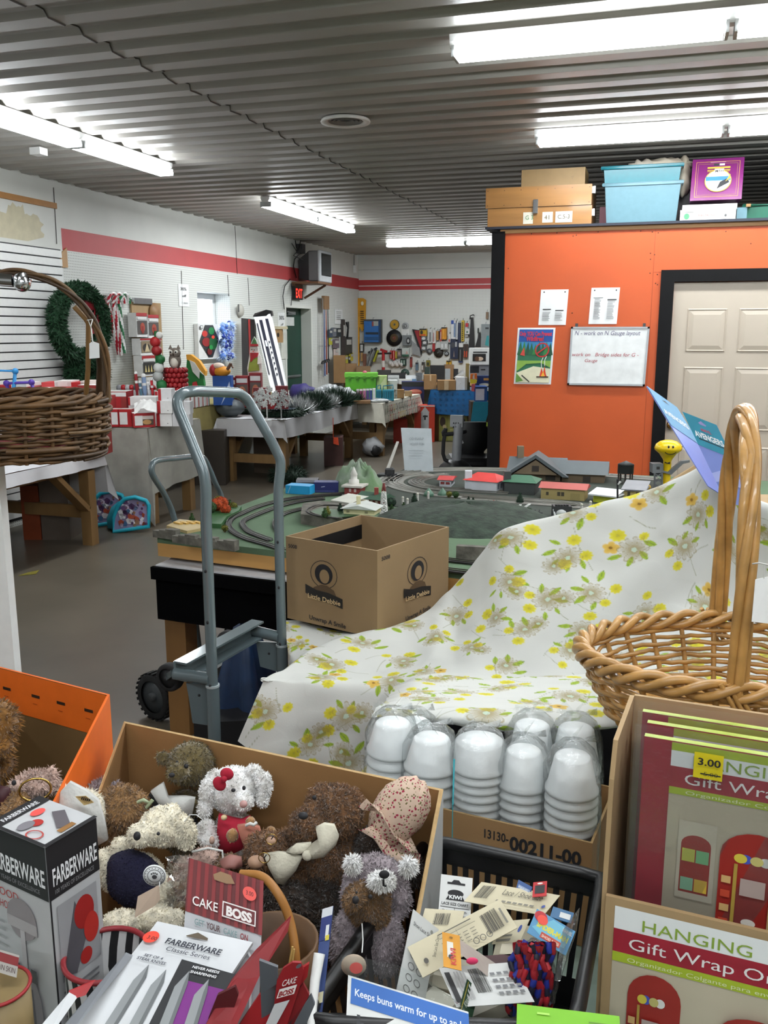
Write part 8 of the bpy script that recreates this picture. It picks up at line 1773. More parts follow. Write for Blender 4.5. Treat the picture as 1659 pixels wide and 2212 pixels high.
# dark basket hanging from the rack arm at the left
DD=2.3;bc=PD(35,985,DD);t=thing('wicker_basket','large dark brown vine basket with a tall handle hanging at the left','basket',bc)
rt=PD(35,862,DD).z-bc.z;Ax,Ay=RIGHT,FWD
Pd=weave_basket(t,bc,.232,.19,rt,.93,'wicker dark',22,17,.005,.03,Ax,Ay,9,.02)
g=G();rg=random.Random(4)
for k in range(44):
    th0=rg.uniform(0,6.28);ln_=rg.uniform(.5,1.4);z0=rg.uniform(.0,rt);dz=rg.uniform(-.012,.012);g.tube([Pd(th0+ln_*j/10,min(rt,max(0,z0+dz*j/10)),1.035+.02*sin(pi*j/10)) for j in range(11)],rg.uniform(.004,.0065),('wicker dark','#5e4524','#3a2815')[k % 3],6)
for k in range(3):
    g.tube([Pd(2*pi*j/80,rt,1)+V((0,0,.006+.008*sin(9*2*pi*j/80+2.1*k)))+(Ax*cos(2*pi*j/80)+Ay*sin(2*pi*j/80))*.008*cos(9*2*pi*j/80+2.1*k) for j in range(80)],.006,'wicker dark',6,closed=True)
part(t,'loose_vines',g)
hp=[PD(*p) for p in ((231,868,2.3),(232,810,2.3),(226,760,2.29),(212,715,2.28),(190,676,2.27),(160,640,2.26),(120,612,2.25),(75,594,2.24),(30,588,2.24),(-10,594,2.24),(-60,620,2.25),(-120,690,2.27),(-155,800,2.29),(-160,870,2.3))]
g=G()
for k in range(3):g.tube([p+V((0,0,.006*cos(.16*i+2.1*k)))+RIGHT*.006*sin(.16*i+2.1*k) for i,p in enumerate(sm3(hp,5))],.0047,('wicker dark','#5a4122','#3d2a15')[k],7)
g.tube([PD(184,868,2.34),PD(190,800,2.31),PD(191,700,2.285),PD(186,690,2.28),PD(160,662,2.27)],.0065,'#7a5a30',7);g.tube([PD(214,868,2.36),PD(217,790,2.33),PD(212,740,2.3)],.0095,'#3d2a15',7);part(t,'handle',g)
g=G();g.prism([PD(193,742,2.255),PD(200,737,2.255),PD(214,742,2.255),PD(215,773,2.255),PD(193,775,2.255)],FWD*.001,'paper');g.tube([PD(188,692,2.27),PD(200,690,2.265),PD(196,705,2.26),PD(200,740,2.255)],.0014,'white cotton',5);g.tube([PD(190,690,2.27),PD(198,712,2.26),PD(200,738,2.255)],.0012,'white cotton',5);part(t,'paper_tag',g,'white string tag')
g=G();[g.ell(Pd(.4*i,.02,.3*(i % 3)),(.04,.04,.015),('#a8322a','#c94b3a','#8f2a4a')[i % 3],10,6) for i in range(6)];g.ell(bc+V((0,0,.03)),(.12,.1,.02),'#a83a52',12,6);solo('red_filling','red and pink packs lying inside the dark basket','packs',g)
# rack: white upright and steel arm
t=thing('display_rack','white display rack upright with a steel arm at the left edge','rack',PD(-12,1700,2.25));t.location.z=0
q=PD(20,1300,2.25);W_=RIGHT*.3
g=G();g.obox(V((q.x,q.y,0))-W_,W_,FWD*.04,(0,0,1.95),'white plastic');part(t,'upright',g)
aa,ab=PD(48,606,2.235),PD(-80,598,2.235)
g=G();g.tube([ab-RIGHT*.1,ab,aa-RIGHT*.02],.016,'chrome',16);e=aa;g.lathe([(0,-.012),(.018,-.012),(.0205,-.006),(.0205,.006),(.018,.012),(0,.012)],'chrome',e,24,Matrix.Rotation(PSI,3,'Z')@Matrix.Rotation(pi/2,3,'Y')@Matrix.Rotation(.5,3,'X'));g.ell(e-RIGHT*.001-V((0,0,.006)),.021,'chrome',16,12);g.tube([ab-RIGHT*.1,V((ab.x-RIGHT.x*.1,ab.y-RIGHT.y*.1,1.7))],.016,'chrome',12);g.bar(V((ab.x-RIGHT.x*.1,ab.y-RIGHT.y*.1,1.8)),V((q.x,q.y,1.8))-W_*.6,.04,.06,'white plastic');part(t,'arm',g,'chrome arm with a round end')
# ------------------------------------------------------------------ cartons of gift wrap organizers at the right
def RPl(x,y,o,n):r,f=ray(x,y);e=V((0,0,EYE));return e+r*((V(o)-e).dot(n)/r.dot(n))
GB=pF(.354,1.2);ex=(RIGHT*.923-FWD*.384).normalized();ey=V((ex.y,-ex.x,0));ZG=1.195
t=thing('gift_wrap_carton','tall open brown display carton of hanging gift wrap organizers','carton',GB+ex*.22+ey*.1);t.location.z=ZN
g=G();W2,D2=.46,.185;zf_=1.0;th=.006
g.obox(V((GB.x,GB.y,ZN)),ex*W2,-ey*th,(0,0,ZG-ZN),'cardboard pale')
L0=V((GB.x,GB.y,ZN));g.prism([L0,L0+ey*D2,L0+ey*D2+V((0,0,zf_-ZN)),L0+ey*(D2-.012)+V((0,0,1.15-ZN)),L0+ey*(D2-.03)+V((0,0,ZG-ZN)),L0+V((0,0,ZG-ZN))],-ex*th,'cardboard pale');g.obox(L0+ey*D2,ex*W2,ey*th,(0,0,zf_-ZN),'cardboard pale');g.obox(L0,ex*W2,ey*D2,(0,0,th),'cardboard pale');g.obox(L0+ex*W2,ex*th,ey*D2,(0,0,ZG-ZN),'cardboard pale');part(t,'box_body',g)
nmat('lime print','#a3b52a',.4,var=.05);nmat('crimson print','#96182c',.45,var=.08);nmat('photo cream','#b9ae98',.5,var=.08,scale=6)
def closet(u,v,w_,h_,k=1):
    """picture of an arched red organizer with rolls and bags"""
    A=[(u,v),(u+w_,v)]+[(u+w_*(.5+.5*cos(a*pi/10)),v+h_*(.82+.18*sin(a*pi/10))) for a in range(11)]
    rg=random.Random(k);it=[('p',A,'#8f2018')]
    for c,x in (('#3d4fb0',.35),('#c9b93f',.28),('#d8d6d2',.62),('#b9b06a',.5)):it.append(('e',u+w_*x,v+h_*.8,w_*.09,h_*.035,c))
    for i in range(6):it.append(('r',u+w_*.04,v+h_*(.05+.11*i),w_*.13,h_*.055,'#c9a36a' if i % 2 else '#b8442c'))
    it += [('r',u+w_*.2,v+h_*.04,w_*.05,h_*.72,'#a58a3a'),('r',u+w_*.7,v+h_*.04,w_*.09,h_*.55,'#b79a6c'),('r',u+w_*.82,v+h_*.04,w_*.09,h_*.6,'#c9988a'),('r',u+w_*.3,v+h_*.53,w_*.34,h_*.13,'#a8968f'),('r',u+w_*.3,v+h_*.24,w_*.34,h_*.04,'#c3bcb2'),('e',u+w_*.45,v+h_*.33,w_*.1,h_*.03,'#d6cfc5'),('e',u+w_*.4,v+h_*.08,w_*.1,h_*.045,'#6d4a5a'),('e',u+w_*.4,v+h_*.08,w_*.04,h_*.02,'#d8d0c8'),('r',u+w_*.5,v+h_*.06,w_*.14,h_*.04,'#c9b48a')]
    return it
def small_closet(u,v,w_,h_):A=[(u,v),(u+w_,v)]+[(u+w_*(.5+.5*cos(a*pi/10)),v+h_*(.84+.16*sin(a*pi/10))) for a in range(11)];return [('p',A,'#8f2018')]+[('r',u+w_*(.05+.47*i),v+h_*(.04+.5*j),w_*.43,h_*.22,('#7fae8f','#c9a53a','#b3b34a','#6fae7a')[i+2*j]) for i in (0,1) for j in (0,1)]
GP=lambda k:[('r',0,0,1,1,'photo cream'),('r',0,.885,1,.115,'paper'),('r',0,.765,1,.12,'crimson print'),('r',0,.715,1,.05,'lime print'),('t','HANGING',.09,.9,.06,'#86a03a',{'w':.36}),('t','Gift Wrap Organizer',.05,.795,.06,'#e9e4e2',{'w':.72}),('t','Organizador Colgante para envolturas de regalo',.05,.727,.022,'#dfe3b9',{'w':.72})]
# packages
def pack(off,x0,y0,lab,full,dz=0):
    o=GB+ey*off;q=RPl(x0,y0,o,ey);bot=V((q.x,q.y,ZN+.012));h=V((0,0,q.z-ZN-.012));wv=ex*.31;tt=thing('organizer_pack',lab,'organizer pack',bot+wv/2,'wrapped organizers in the carton')
    g=G();g.obox(bot,wv,-ey*.010,h,'crimson print','lime print');part(tt,'folded_organizer',g);g=G();ho=h.z-.012
    s0=.034;po=bot+ex*s0+ey*.0008;uw=ex*(.31-s0);ph=.30;po=po+V((0,0,h.z-.001-ph));lb=[('r',0,0,1,1,'photo cream'),('r',0,.89,1,.075,'paper'),('r',0,.965,1,.035,'lime print'),('r',0,.8,1,.095,'crimson print'),('r',0,.77,1,.032,'lime print'),('t','HANGING',.09,.908,.05,'#86a03a',{'w':.46}),('t','Gift Wrap Organizer',.06,.824,.048,'#e9e4e2',{'w':.9}),('t','Organizador Colgante para envolturas',.07,.778,.016,'#dfe3b9',{'w':.85}),('r',0,.035,1,.02,'lime print'),('r',0,0,1,.035,'crimson print'),('r',.055,.3,.165,.36,'#c3baa6')]+small_closet(.07,.33,.13,.27)+closet(.24,.06,.31,.6)+[('e',.68,.2,.06,.09,'#8a4a3a'),('e',.69,.2,.03,.04,'#c9a53a')]
    prints(g,po,uw,V((0,0,ph)),lb,.0004);part(tt,'printed_label',g)
    if full:
        g=G();prints(g,po+V((0,0,ph*.87))+uw*.1,ex*.034,V((0,0,.034)),[('r',0,0,1,1,'#cdbb12'),('t','3.00',.12,.55,.28,'ink',{'w':.8,'b':.02}),('t','5.00',.35,.18,.16,'#5a5420',{'w':.5}),('l',[(.25,.28),(.95,.28)],.05,'ink')],.0045);part(tt,'price_sticker',g)
    g=G();n_=12;P=[[bot+ex*(-.012+.335*i/n_)+ey*(.002+.004*abs(sin(2*i+j)))+V((0,0,(h.z+.018)*j/8)) for i in range(n_+1)] for j in range(9)];g.grid(P,'bag plastic');part(tt,'plastic_bag',g,'clear plastic bag')
pack(.045,1388,1537,'wrapped gift wrap organizer at the back of the display carton',False);pack(.085,1398,1561,'wrapped gift wrap organizer in the middle of the display carton',False);pack(.13,1392,1590,'wrapped gift wrap organizer with a yellow price sticker at the front',True)
# printed front of the carton
o=L0+ey*(D2+th)+ex*.012;g=G();hf=zf_-ZN-.012;top=.27;prints(g,V((o.x,o.y,zf_-.010-top)),ex*.36,V((0,0,top)),GP(0)+closet(.06,.0,.18,.69,3)+[('e',.3,.12,.04,.09,'#7a3a2a')]+small_closet(.37,.05,.24,.56),.0005);part(t,'printed_front',g)
# ------------------------------------------------------------------ black shopping basket with lace packs
bc4=[PZ(925,1812,.92),PZ(1302,1895,.92),PZ(1240,2225,.92),PZ(655,2205,.92)];t=thing('shopping_basket','black plastic shopping basket full of shoelace packs','basket',sum(bc4,V((0,0,0)))/4);t.location.z=ZN
ctr=sum(bc4,V((0,0,0)))/4;bt4=[V((p.x+(ctr.x-p.x)*.13,p.y+(ctr.y-p.y)*.13,ZN+.004)) for p in bc4]
g=G();g.tube([q for i in range(4) for q in (bc4[i]+(bc4[i-1]-bc4[i])*.12,bc4[i]+(ctr-bc4[i])*.02,bc4[i]+(bc4[(i+1) % 4]-bc4[i])*.12)],.0095,'black plastic',10,closed=True);part(t,'rim',g)
for i in range(4):
    j=(i+1) % 4;g=G();n=15;F=lambda u,v:(bt4[i]+(bt4[j]-bt4[i])*u)*(1-v)+(bc4[i]+(bc4[j]-bc4[i])*u)*v
    g.add([F(0,0),F(1,0),F(1,.22),F(0,.22)],[(0,1,2,3)],'black plastic');g.add([F(0,.84),F(1,.84),F(1,1),F(0,1)],[(0,1,2,3)],'black plastic')
    for k in range(n):u=(k+.15)/n;u2=(k+.68)/n;g.add([F(u,.2),F(u2,.2),F(u2,.86),F(u,.86)],[(0,1,2,3)],'black plastic')
    part(t,'slatted_side',g)
g=G();g.poly(bt4,'black plastic');part(t,'base',g)
nmat('card cream','#c9c0a4',.6,var=.04);nmat('card white','#d3d4d2',.55,var=.02);nmat('hot sticker','#e0402c',.5,var=.04)
def bar(u,v,w_,h_,n=16,sd=1):rg=random.Random(sd);return [('r',u+w_*i/n,v,w_/n*rg.choice((.3,.5,.7)),h_,'#2a2a2a') for i in range(n)]
def lc(lab,TL,TR,BL,c,it):return card('lace_pack',lab,'shoelace pack',TL,TR,BL,.0012,c,it,'shoelace packs in the black basket',off=.0003)
TB=[('r',.3+.075*(i % 5),.28+.09*(i//5),.05,.02,'#6b675c') for i in range(20)]+[('l',[(.3,.7),(.68,.7)],.012,'#55524a'),('l',[(.48,.25),(.48,.75)],.008,'#77746a')]
def hangtab(c='ink'):return [('p',[(.22,.84),(.35,.84),(.42,.9),(.58,.9),(.65,.84),(.78,.84),(.78,.79),(.22,.79)],c)]
nx=[('e',.5,.58,.25,.09,'ink'),('p',[(.28,.52),(.72,.52),(.8,.42),(.2,.42)],'ink'),('t','KIWI',.3,.455,.085,'paper',{'w':.4,'b':.04}),('t','LACE SIZE CHART',.08,.3,.065,'ink',{'w':.84,'b':.02}),('l',[(.05,.25),(.95,.25)],.012,'ink'),('l',[(.5,.25),(.5,.0)],.01,'ink'),('t','Pairs',.12,.14,.055,'ink',{'w':.25}),('t','of Eyelets',.08,.05,.05,'ink',{'w':.36}),('t','Length',.6,.14,.055,'ink',{'w':.28}),('t','of Laces',.58,.05,.05,'ink',{'w':.32})]
lc('white lace size chart card standing at the back of the black basket',(953,1888,1.13),(1021,1897,1.12),(946,1980,1.09),'card white',hangtab()+nx)
lc('cream lace card with a barcode, lying at the back right of the black basket',(1040,1905,1.11),(1210,1934,1.09),(1002,1947,1.085),'card cream',bar(.06,.25,.17,.6)+[('t','Lace / Shoe Size',.35,.55,.26,'#55524a',{'w':.5})]+[('r',.35+.07*i,.2,.05,.08,'#77746a') for i in range(7)]+[('e',.93,.3,.02,.07,'#3a4a8a')])
lc('cream card upright behind the long lace card',(918,1962,1.09),(1003,1968,1.08),(905,2010,1.06),'card cream',bar(.3,.3,.4,.5)+TB[:6])
lc('white lace card with shoe drawings at the left side of the black basket',(893,1964,1.05),(948,2008,1.05),(848,2180,.98),'card white',[('t','Shoe Lace Size',.1,.86,.04,'ink',{'w':.7})]+[('o',.3+.3*(i % 2),.15+.11*(i//2),.12,.035,.2,'#6a6a6a') for i in range(10)]+[('e',.75,.92,.05,.02,'#8a8a84')])
lc('long cream lace size chart card lying across the black basket',(880,2046,1.02),(1080,1942,1.05),(913,2112,.985),'card cream',bar(.74,.2,.17,.62,16,3)+TB+[('o',.6+.07*i,.16,.03,.1,.25,'#5f5c52') for i in range(3)]+[('e',.1,.32,.022,.085,'#4f4c46'),('r',.93,.2,.02,.5,'#77746a'),('t','Shoe Lace Size Chart',.19,.28,.1,'ink',{'w':.2,'r':.9}),('r',.3,.8,.35,.03,'#55524a')])
lc('cream card with a blue hook hole at the right of the basket',(1085,1990,1.05),(1145,1985,1.05),(1062,2040,1.03),'card cream',[('e',.78,.6,.06,.16,'#22408f'),('r',.1,.1,.5,.1,'#77746a'),('r',.1,.3,.5,.08,'#77746a')])
lc('white lace card with a barcode and black strip at the front of the basket',(948,2091,.99),(1110,2078,.975),(986,2176,.945),'card white',bar(.36,.3,.2,.6,14,5)+[('r',.04,.1,.07,.75,'#2a2a2c')]+[('r',.16+.04*i,.15,.02,.7,'#a9a9a9') for i in range(4)]+[('r',.62+.09*i,.2+.16*j,.06,.07,'#77787a') for i in range(4) for j in range(4)])
lc('orange lace pack with a picture of a white tag at the middle of the basket',(955,2013,.99),(993,2021,.985),(958,2088,.955),'#c98a1e',[('r',.25,.3,.35,.45,'#d8d5cc'),('e',.45,.32,.15,.07,'#3a3630'),('t','KIWI',.72,.1,.16,'#b3302a',{'r':1.57,'b':.03}),('e',.5,.88,.1,.03,'#7a5410')])
lc('dark green lace pack at the front of the black basket',(1010,2115,.965),(1035,2140,.965),(990,2190,.93),'#1d3a24',[('l',[(.1,.1),(.1,.95)],.02,'#b9a53a'),('t','KIWI',.4,.3,.15,'#c9cfc6',{'w':.45,'r':1.2})])
lc('small red and black pack at the back right of the basket',(1152,1906,1.10),(1182,1903,1.10),(1150,1938,1.08),'#b02428',[('r',.15,.2,.7,.55,'#1f1d20'),('e',.5,.86,.2,.06,'#d8d0cc')])
lc('small blue and silver pack beside the red one',(1120,1900,1.11),(1150,1916,1.10),(1114,1922,1.10),'#2c4f86',[('r',.1,.3,.8,.3,'#8a9ab5'),('t','MARVEL',.12,.3,.2,'#d8dce6',{'w':.7})])
lc('blue striped pack peeking out under the header card',(1195,1958,1.07),(1240,1972,1.06),(1188,1980,1.05),'#2f5f86',[('r',.4,.2,.5,.5,'#c9cccc')])
nmat('sky card','#2a7fae',.35,var=.06)
lc('blue header card lettered SPIDER-MAN with an orange price dot',(1160,1963,1.03),(1243,2012,1.01),(1138,2014,1.01),'sky card',[('p',[(.05,.3),(.45,.95),(.95,.9),(.9,.2),(.4,.1)],'#6fb5cf'),('t','SPIDER-MAN',.14,.42,.2,'#d8cf3a',{'w':.78,'b':.05}),('r',.3,.1,.5,.22,'#b8402a'),('t','SHOELACES',.33,.15,.1,'#e2d5c2',{'w':.44,'b':.02}),('t','MARVEL',.72,.74,.12,'#e6e6e6',{'w':.24,'b':.03}),('e',.16,.8,.16,.2,'#b3202a'),('e',.22,.72,.13,.18,'hot sticker')])
t=thing('lace_bundle','clear bag of red and blue shoelaces below the blue header card','shoelaces',PD(1150,2100,.98));t.location.z=ZN+.02
g=G();e=E(1152,2115,.99,46,84,34,.12);rg=random.Random(5);g.ell(e[0],[r*.86 for r in e[1]],'#1a1a4e',16,12,e[2])
for k in range(13):
    x=1112+6.6*k;pts=[PD(x+rg.uniform(-7,7)-(j*1.5),2036+19*j+rg.uniform(-4,4),.95+.012*abs(k-6)/6+rg.uniform(-.004,.004)) for j in range(9)]
    for j in range(8):g.tube([pts[j],(pts[j]+pts[j+1])/2+V((0,-.002,0)),pts[j+1]],.0042,('#8f1420','#1c2a86','#17162a','#a01c26')[(j+k*3) % 4],6,caps=False)
part(t,'laces',g);g=G();e=E(1154,2112,.985,54,96,42,.12);g.ell(e[0],e[1],'clear plastic',20,14,e[2],f=lambda p:1+.04*sin(9*p.x+7*p.z));part(t,'plastic_bag',g)
g=G();g.prism([PD(1216,2010,1.0),PD(1252,1962,1.03),PD(1246,2010,1.02),PD(1210,2120,.97),PD(1198,2118,.97)],FWD*.001,'bag plastic');solo('clear_sleeve','clear plastic sleeve standing at the right side of the black basket','sleeve',g)
g=G();P=[[PD(994+18*i,2030+12*i+j*(10+1*i),.985-.006*j) for i in range(6)] for j in range(4)];g.grid(P,'#a89c94',False);e=E(1020,2076,.955,14,9,4);g.ell(e[0],e[1],'#e03a6a',12,6,e[2]);solo('lace_sleeve','clear pinkish pack with a pink price dot in the basket','pack',g)
for k,(x,y,d,c) in enumerate(((1000,2050,1.04,'#b9b3a0'),(1090,2060,1.05,'#4a1c22'),(1050,2140,.99,'#8a8577'),(930,2150,.97,'#c3bfae'),(1120,1960,1.1,'#b5ae98'))):
    g=G();e=E(x,y,d+.02,60,40,50);e[0].z=min(e[0].z,.84);g.bbox(e[0],(.09,.06,.05),c,.4*k,.01);solo('lace_pack',('pale','dark red','grey','cream','tan')[k]+' lace pack lying deep in the black basket','shoelace pack',g,'shoelace packs in the black basket')
# ------------------------------------------------------------------ kitchen goods in front
t=thing('goods_tray','grey plastic tray holding the kitchen goods at the front edge','tray',pF(-.2,.8));t.location.z=ZN
g=openbox([pF(-.56,.93,.775),pF(-.60,.64,.76),pF(.02,.64,.76),pF(.0,.88,.775)],ZN,.004,'#6b7074','#4d5154',cut='#7d8286');part(t,'body',g)
ft_,rt_,bk_,=PD(97,1832,.98),None,None;zt=ft_.z;rt_=PZ(207,1766,zt);bk_=PZ(112,1730,zt);a=rt_-ft_;b=(bk_-rt_)*1.3;lf=ft_+b
t=thing('chopper_box','black and white carton with a food chopper picture at the left front','carton',ft_+(a+b)/2);zb=.712;t.location.z=zb;h=V((0,0,zt-zb));fo=V((ft_.x,ft_.y,zb));lo2=V((lf.x,lf.y,zb))
g=G();g.obox(fo,a,b,h,'#b9babc');part(t,'box_body',g)
g=G();vis=.4
base=lambda nm:[('r',0,.81,1,.19,'#1d1c1f'),('r',0,0,.03,1,'#1d1c1f'),('t','FARBERWARE',.08,.855,.062,'#e9eaec',{'w':.88,'b':.02}),('t','100 YEARS OF EXCELLENCE',.1,.825,.016,'#8d8d90',{'w':.78})]
chop=[('e',.5,.70,.26,.075,'#8b8487'),('r',.24,.66,.52,.04,'#a9a4a6'),('r',.46,.5,.08,.16,'#b5b1b4'),('p',[(.2,.18),(.26,.42),(.38,.52),(.62,.52),(.74,.42),(.8,.18)],'#8d868a'),('p',[(.36,.2),(.4,.45),(.6,.45),(.64,.2)],'#5f5960'),('r',.3,.48,.1,.05,'#4f494c'),('r',.6,.48,.1,.05,'#4f494c'),('r',.2,.14,.6,.05,'#b9b5b6'),('r',.18,.06,.64,.08,'#3a3638'),('r',.15,.02,.7,.05,'#8a6233')]
prints(g,fo,a,h,base(0)+[('r',.12,.5,.78,.28,'#98989b'),('p',[(.14,.52),(.45,.76),(.66,.62),(.4,.5)],'#57545a'),('e',.62,.70,.2,.06,'#9c1f1d'),('e',.74,.63,.15,.055,'#b12a22'),('e',.6,.54,.12,.03,'#a3221e')]+lines(.12,.46,.72,.022,14,.008,'#77777b',2),.0004)
prints(g,lo2,-b,h,[('r',0,.81,1,.19,'#1d1c1f'),('t','FARBERWARE',.02,.855,.062,'#e9eaec',{'w':.94,'b':.02}),('t','100 YEARS OF EXCELLENCE',.06,.825,.016,'#8d8d90',{'w':.8}),('t','FOOD',.05,.76,.03,'#a9332f'),('t','CHOPPER',.05,.715,.03,'#a9332f',{'w':.42})]+chop+lines(.03,.66,.2,.03,12,.008,'#9a9a9d',5),.0004)
prints(g,ft_+V((0,0,.0002)),a,b,[('r',0,.8,1,.2,'#1d1c1f'),('t','FARBERWARE',.15,.85,.08,'#d8d9db',{'w':.7,'b':.02}),('p',[(.45,.2),(.75,.55),(.9,.45),(.62,.1)],'#5a555a'),('r',.4,.08,.3,.08,'#8a6233'),('e',.4,.5,.1,.08,'#a82a26'),('e',.62,.68,.13,.07,'#e0524c'),('e',.25,.55,.15,.08,'#77747a'),('o',.14,.3,.12,.12,.2,'#a8423c'),('l',[(0,0),(1,0)],.06,'#1d1c1f'),('l',[(0,0),(0,1)],.05,'#1d1c1f')],.0004);part(t,'printed_sides',g)
def uvf(TL,TR,BL):
    ax,ay,bx_,by_=TR[0]-TL[0],TR[1]-TL[1],BL[0]-TL[0],BL[1]-TL[1];dt=ax*by_-bx_*ay
    return lambda x,y:(((x-TL[0])*by_-bx_*(y-TL[1]))/dt,1-(ax*(y-TL[1])-(x-TL[0])*ay)/dt)
# steak knife card
K=((340,1990,.975),(546,2035,.955),(60,2350,.80));q=uvf(*K);Q2=lambda *p:[q(*z) for z in p]
it=[('p',Q2((385,2080),(497,2112),(380,2330),(240,2330)),'#17181c'),('p',Q2((390,2128),(480,2150),(400,2290),(300,2270)),'#6d1574')]
for (tx,ty),(bx2,by2) in (((313,2094),(170,2300)),((349,2105),(225,2300)),((399,2107),(285,2320)),((438,2125),(340,2320))):it.append(('p',Q2((tx,ty),(tx-8,ty+30),(bx2+20,by2),(bx2-8,by2),(tx-36,ty+36)),'#85888a'));it.append(('p',Q2((tx,ty),(tx-8,ty+30),(bx2+20,by2),(bx2+12,by2),(tx-16,ty+30)),'#5d6062'))
it += [('p',Q2((400,2027),(428,2019),(448,2032),(446,2038),(402,2029)),'#55493a'),('t','FARBERWARE',*q(350,2046),.036,'#1f2230',{'w':.57,'b':.02,'r':.0}),('t','Classic Series',*q(350,2063),.028,'#3a3d48',{'w':.45}),('t','SET OF 4',*q(303,2078),.016,'#3a3d48',{'w':.19,'b':.02}),('t','STEAK KNIVES',*q(287,2085),.017,'#3a3d48',{'w':.29,'b':.02}),('t','NEVER NEEDS',*q(404,2103),.015,'#d8d9db',{'w':.27,'b':.02}),('t','SHARPENING',*q(398,2114),.015,'#d8d9db',{'w':.26,'b':.02}),('e',*q(323,2034),.075,.038,'hot sticker'),('t','3.00',q(312,2038)[0],q(312,2038)[1],.022,'#2a1512',{'w':.1})]
card('knife_pack','white steak knife card with an orange price dot at the front','knife pack',*K,.006,'#c9cbce',it,back='#b9bbbe')
K=((408,1853,1.03),(568,1903,1.01),(380,2260,.90));q=uvf(*K)
cb=[('r',0,.7,1,.3,'#5e1216')]+[('r',.02+.105*i,.7,.05,.3,'#7d1c20') for i in range(10)]+[('p',[q(*z) for z in ((462,1891),(478,1884),(500,1892),(508,1912),(490,1912),(464,1903))],'#8a6a4a'),('t','CAKE',.09,.748,.052,'#e6e0de',{'w':.34,'b':.01}),('r',.49,.735,.44,.085,'#e6e0de'),('r',.505,.742,.41,.071,'#5e1216'),('t','BOSS',.54,.75,.05,'#e6e0de',{'w':.34,'b':.05}),('t','GET',.14,.645,.034,'#6f8a8c',{'w':.13,'b':.01}),('t','YOUR',.3,.645,.034,'#4a2a2c',{'w':.18,'b':.02}),('t','CAKE',.52,.645,.034,'#6f8a8c',{'w':.18,'b':.01}),('t','ON',.74,.645,.034,'#7d1c20',{'w':.1,'b':.02}),('e',.84,.905,.09,.038,'#e0524a'),('t','3.00',.79,.895,.024,'#2a1512',{'w':.1}),('l',[(.1,.3),(.1,.56),(.16,.6),(.84,.6),(.9,.56),(.9,.3)],.012,'#e3e4e6'),('r',.13,.2,.74,.36,'#a3a4a6')]
card('baking_pack','cake decorating card with dark red stripes behind the knife card','baking pack',*K,.003,'#b3b4b8',cb)
def sheet(nm,lab,cat,pts,d,c,items=None,th=.002,grp=None):g=G();g.prism([PD(x,y,d if len(r) == 0 else r[0]) for x,y,*r in pts],FWD*th,c);return solo(nm,lab,cat,g,grp)
sheet('knife_pack','dark red cardboard back of a pack rising behind the knife card','pack',[(628,1982,.95),(622,2012,.94),(560,2110,.90),(500,2240,.84),(430,2240,.84),(500,2120,.9),(552,2056,.93)],.93,'#7a1218',th=.004)
for pts,c,l in (([(470,2150),(508,2132),(515,2150),(480,2250),(430,2250)],'#4d0f14','dark red rounded handle card at the bottom edge, left'),([(500,2240),(560,2150),(668,2082),(664,2110),(560,2240)],'#98161c','long bright red spatula blade pointing up to the right'),([(560,2240),(655,2125),(668,2150),(620,2240)],'#7a1016','dark red spatula blade below the tag'),([(560,2075),(600,2090),(600,2180),(565,2200)],'#4c5055','grey plastic box edge behind the red spatulas'),([(600,2240),(672,2150),(680,2170),(650,2240)],'#55595e','grey spatula blade at the front')):sheet('kitchen_tool',l,'kitchen tool',pts,.87,c,grp='spatulas at the front edge',th=.004)
t=thing('spatula_tag','rounded red tag lettered CAKE BOSS on a spatula','tag',PD(625,2150,.865));g=G();tg=[(590,2190),(598,2120),(612,2092),(632,2079),(650,2080),(656,2096),(648,2130),(618,2220),(590,2230)];g.prism([PD(x,y,.865) for x,y in tg],FWD*.003,'#8d141b');part(t,'card',g)
g=G();o=PD(596,2160,.862);ux,uy=PD(632,2150,.862)-o,PD(612,2112,.862)-o;prints(g,o,ux,uy,[('t','CAKE',.05,.6,.3,'#e6e0de',{'w':.85,'b':.01}),('r',.0,.08,1.05,.42,'#e6e0de'),('t','BOSS',.06,.14,.24,'#8d141b',{'w':.9,'b':.04}),('p',[(-.2,-1.4),(.0,-.15),(.9,-.15),(.5,-1.4)],'#c9c9cb'),('e',.75,1.4,.16,.1,'#55595e')],.0004);part(t,'lettering',g)
# hoop basket of wood, zebra tin, toothbrush, bread bag, lime bag, can
t=thing('hoop_basket','small brown basket with a bent wooden hoop handle among the toys','basket',PD(600,2100,1.0));t.location.z=ZN+.01
g=G();g.tube(sm3([PD(*p) for p in ((520,1888,1.03),(565,1893,1.02),(600,1930,1.0),(625,1985,.99),(638,2060,.97),(640,2130,.96),(636,2200,.95))],5),.0055,'#946227',10);part(t,'handle',g)
g=G();c=PD(590,2100,1.0);c.z=ZN+.012;g.lathe([(0,0),(.045,0),(.058,PD(590,2030,1.0).z-c.z),(.054,PD(590,2030,1.0).z-c.z),(.04,.01)],'#5a3d1e',c,24);g.tube([PD(600,2140,.945),PD(625,2085,.945),PD(632,2045,.95)],.0015,'#b39150',5);g.tube([PD(608,2142,.945),PD(630,2090,.945),PD(635,2050,.95)],.0015,'#b39150',5);part(t,'body',g)
g=G();c=PD(232,2100,1.0);c.z=ZN+.01;zz=PD(232,2062,1.0).z-c.z;
for k in range(30):
    a0=k*pi/15;A=lambda a,z:c+V((.05*cos(a),.05*sin(a),z));g.add([A(a0+.08*sin(j*1.3),zz*j/8) if s == 0 else A(a0+pi/15+.08*sin(j*1.3),zz*j/8) for s in (0,1) for j in range(9)],[(j,9+j,10+j,j+1) for j in range(8)],'#1b1b1d' if k % 2 else '#c9c9c9')
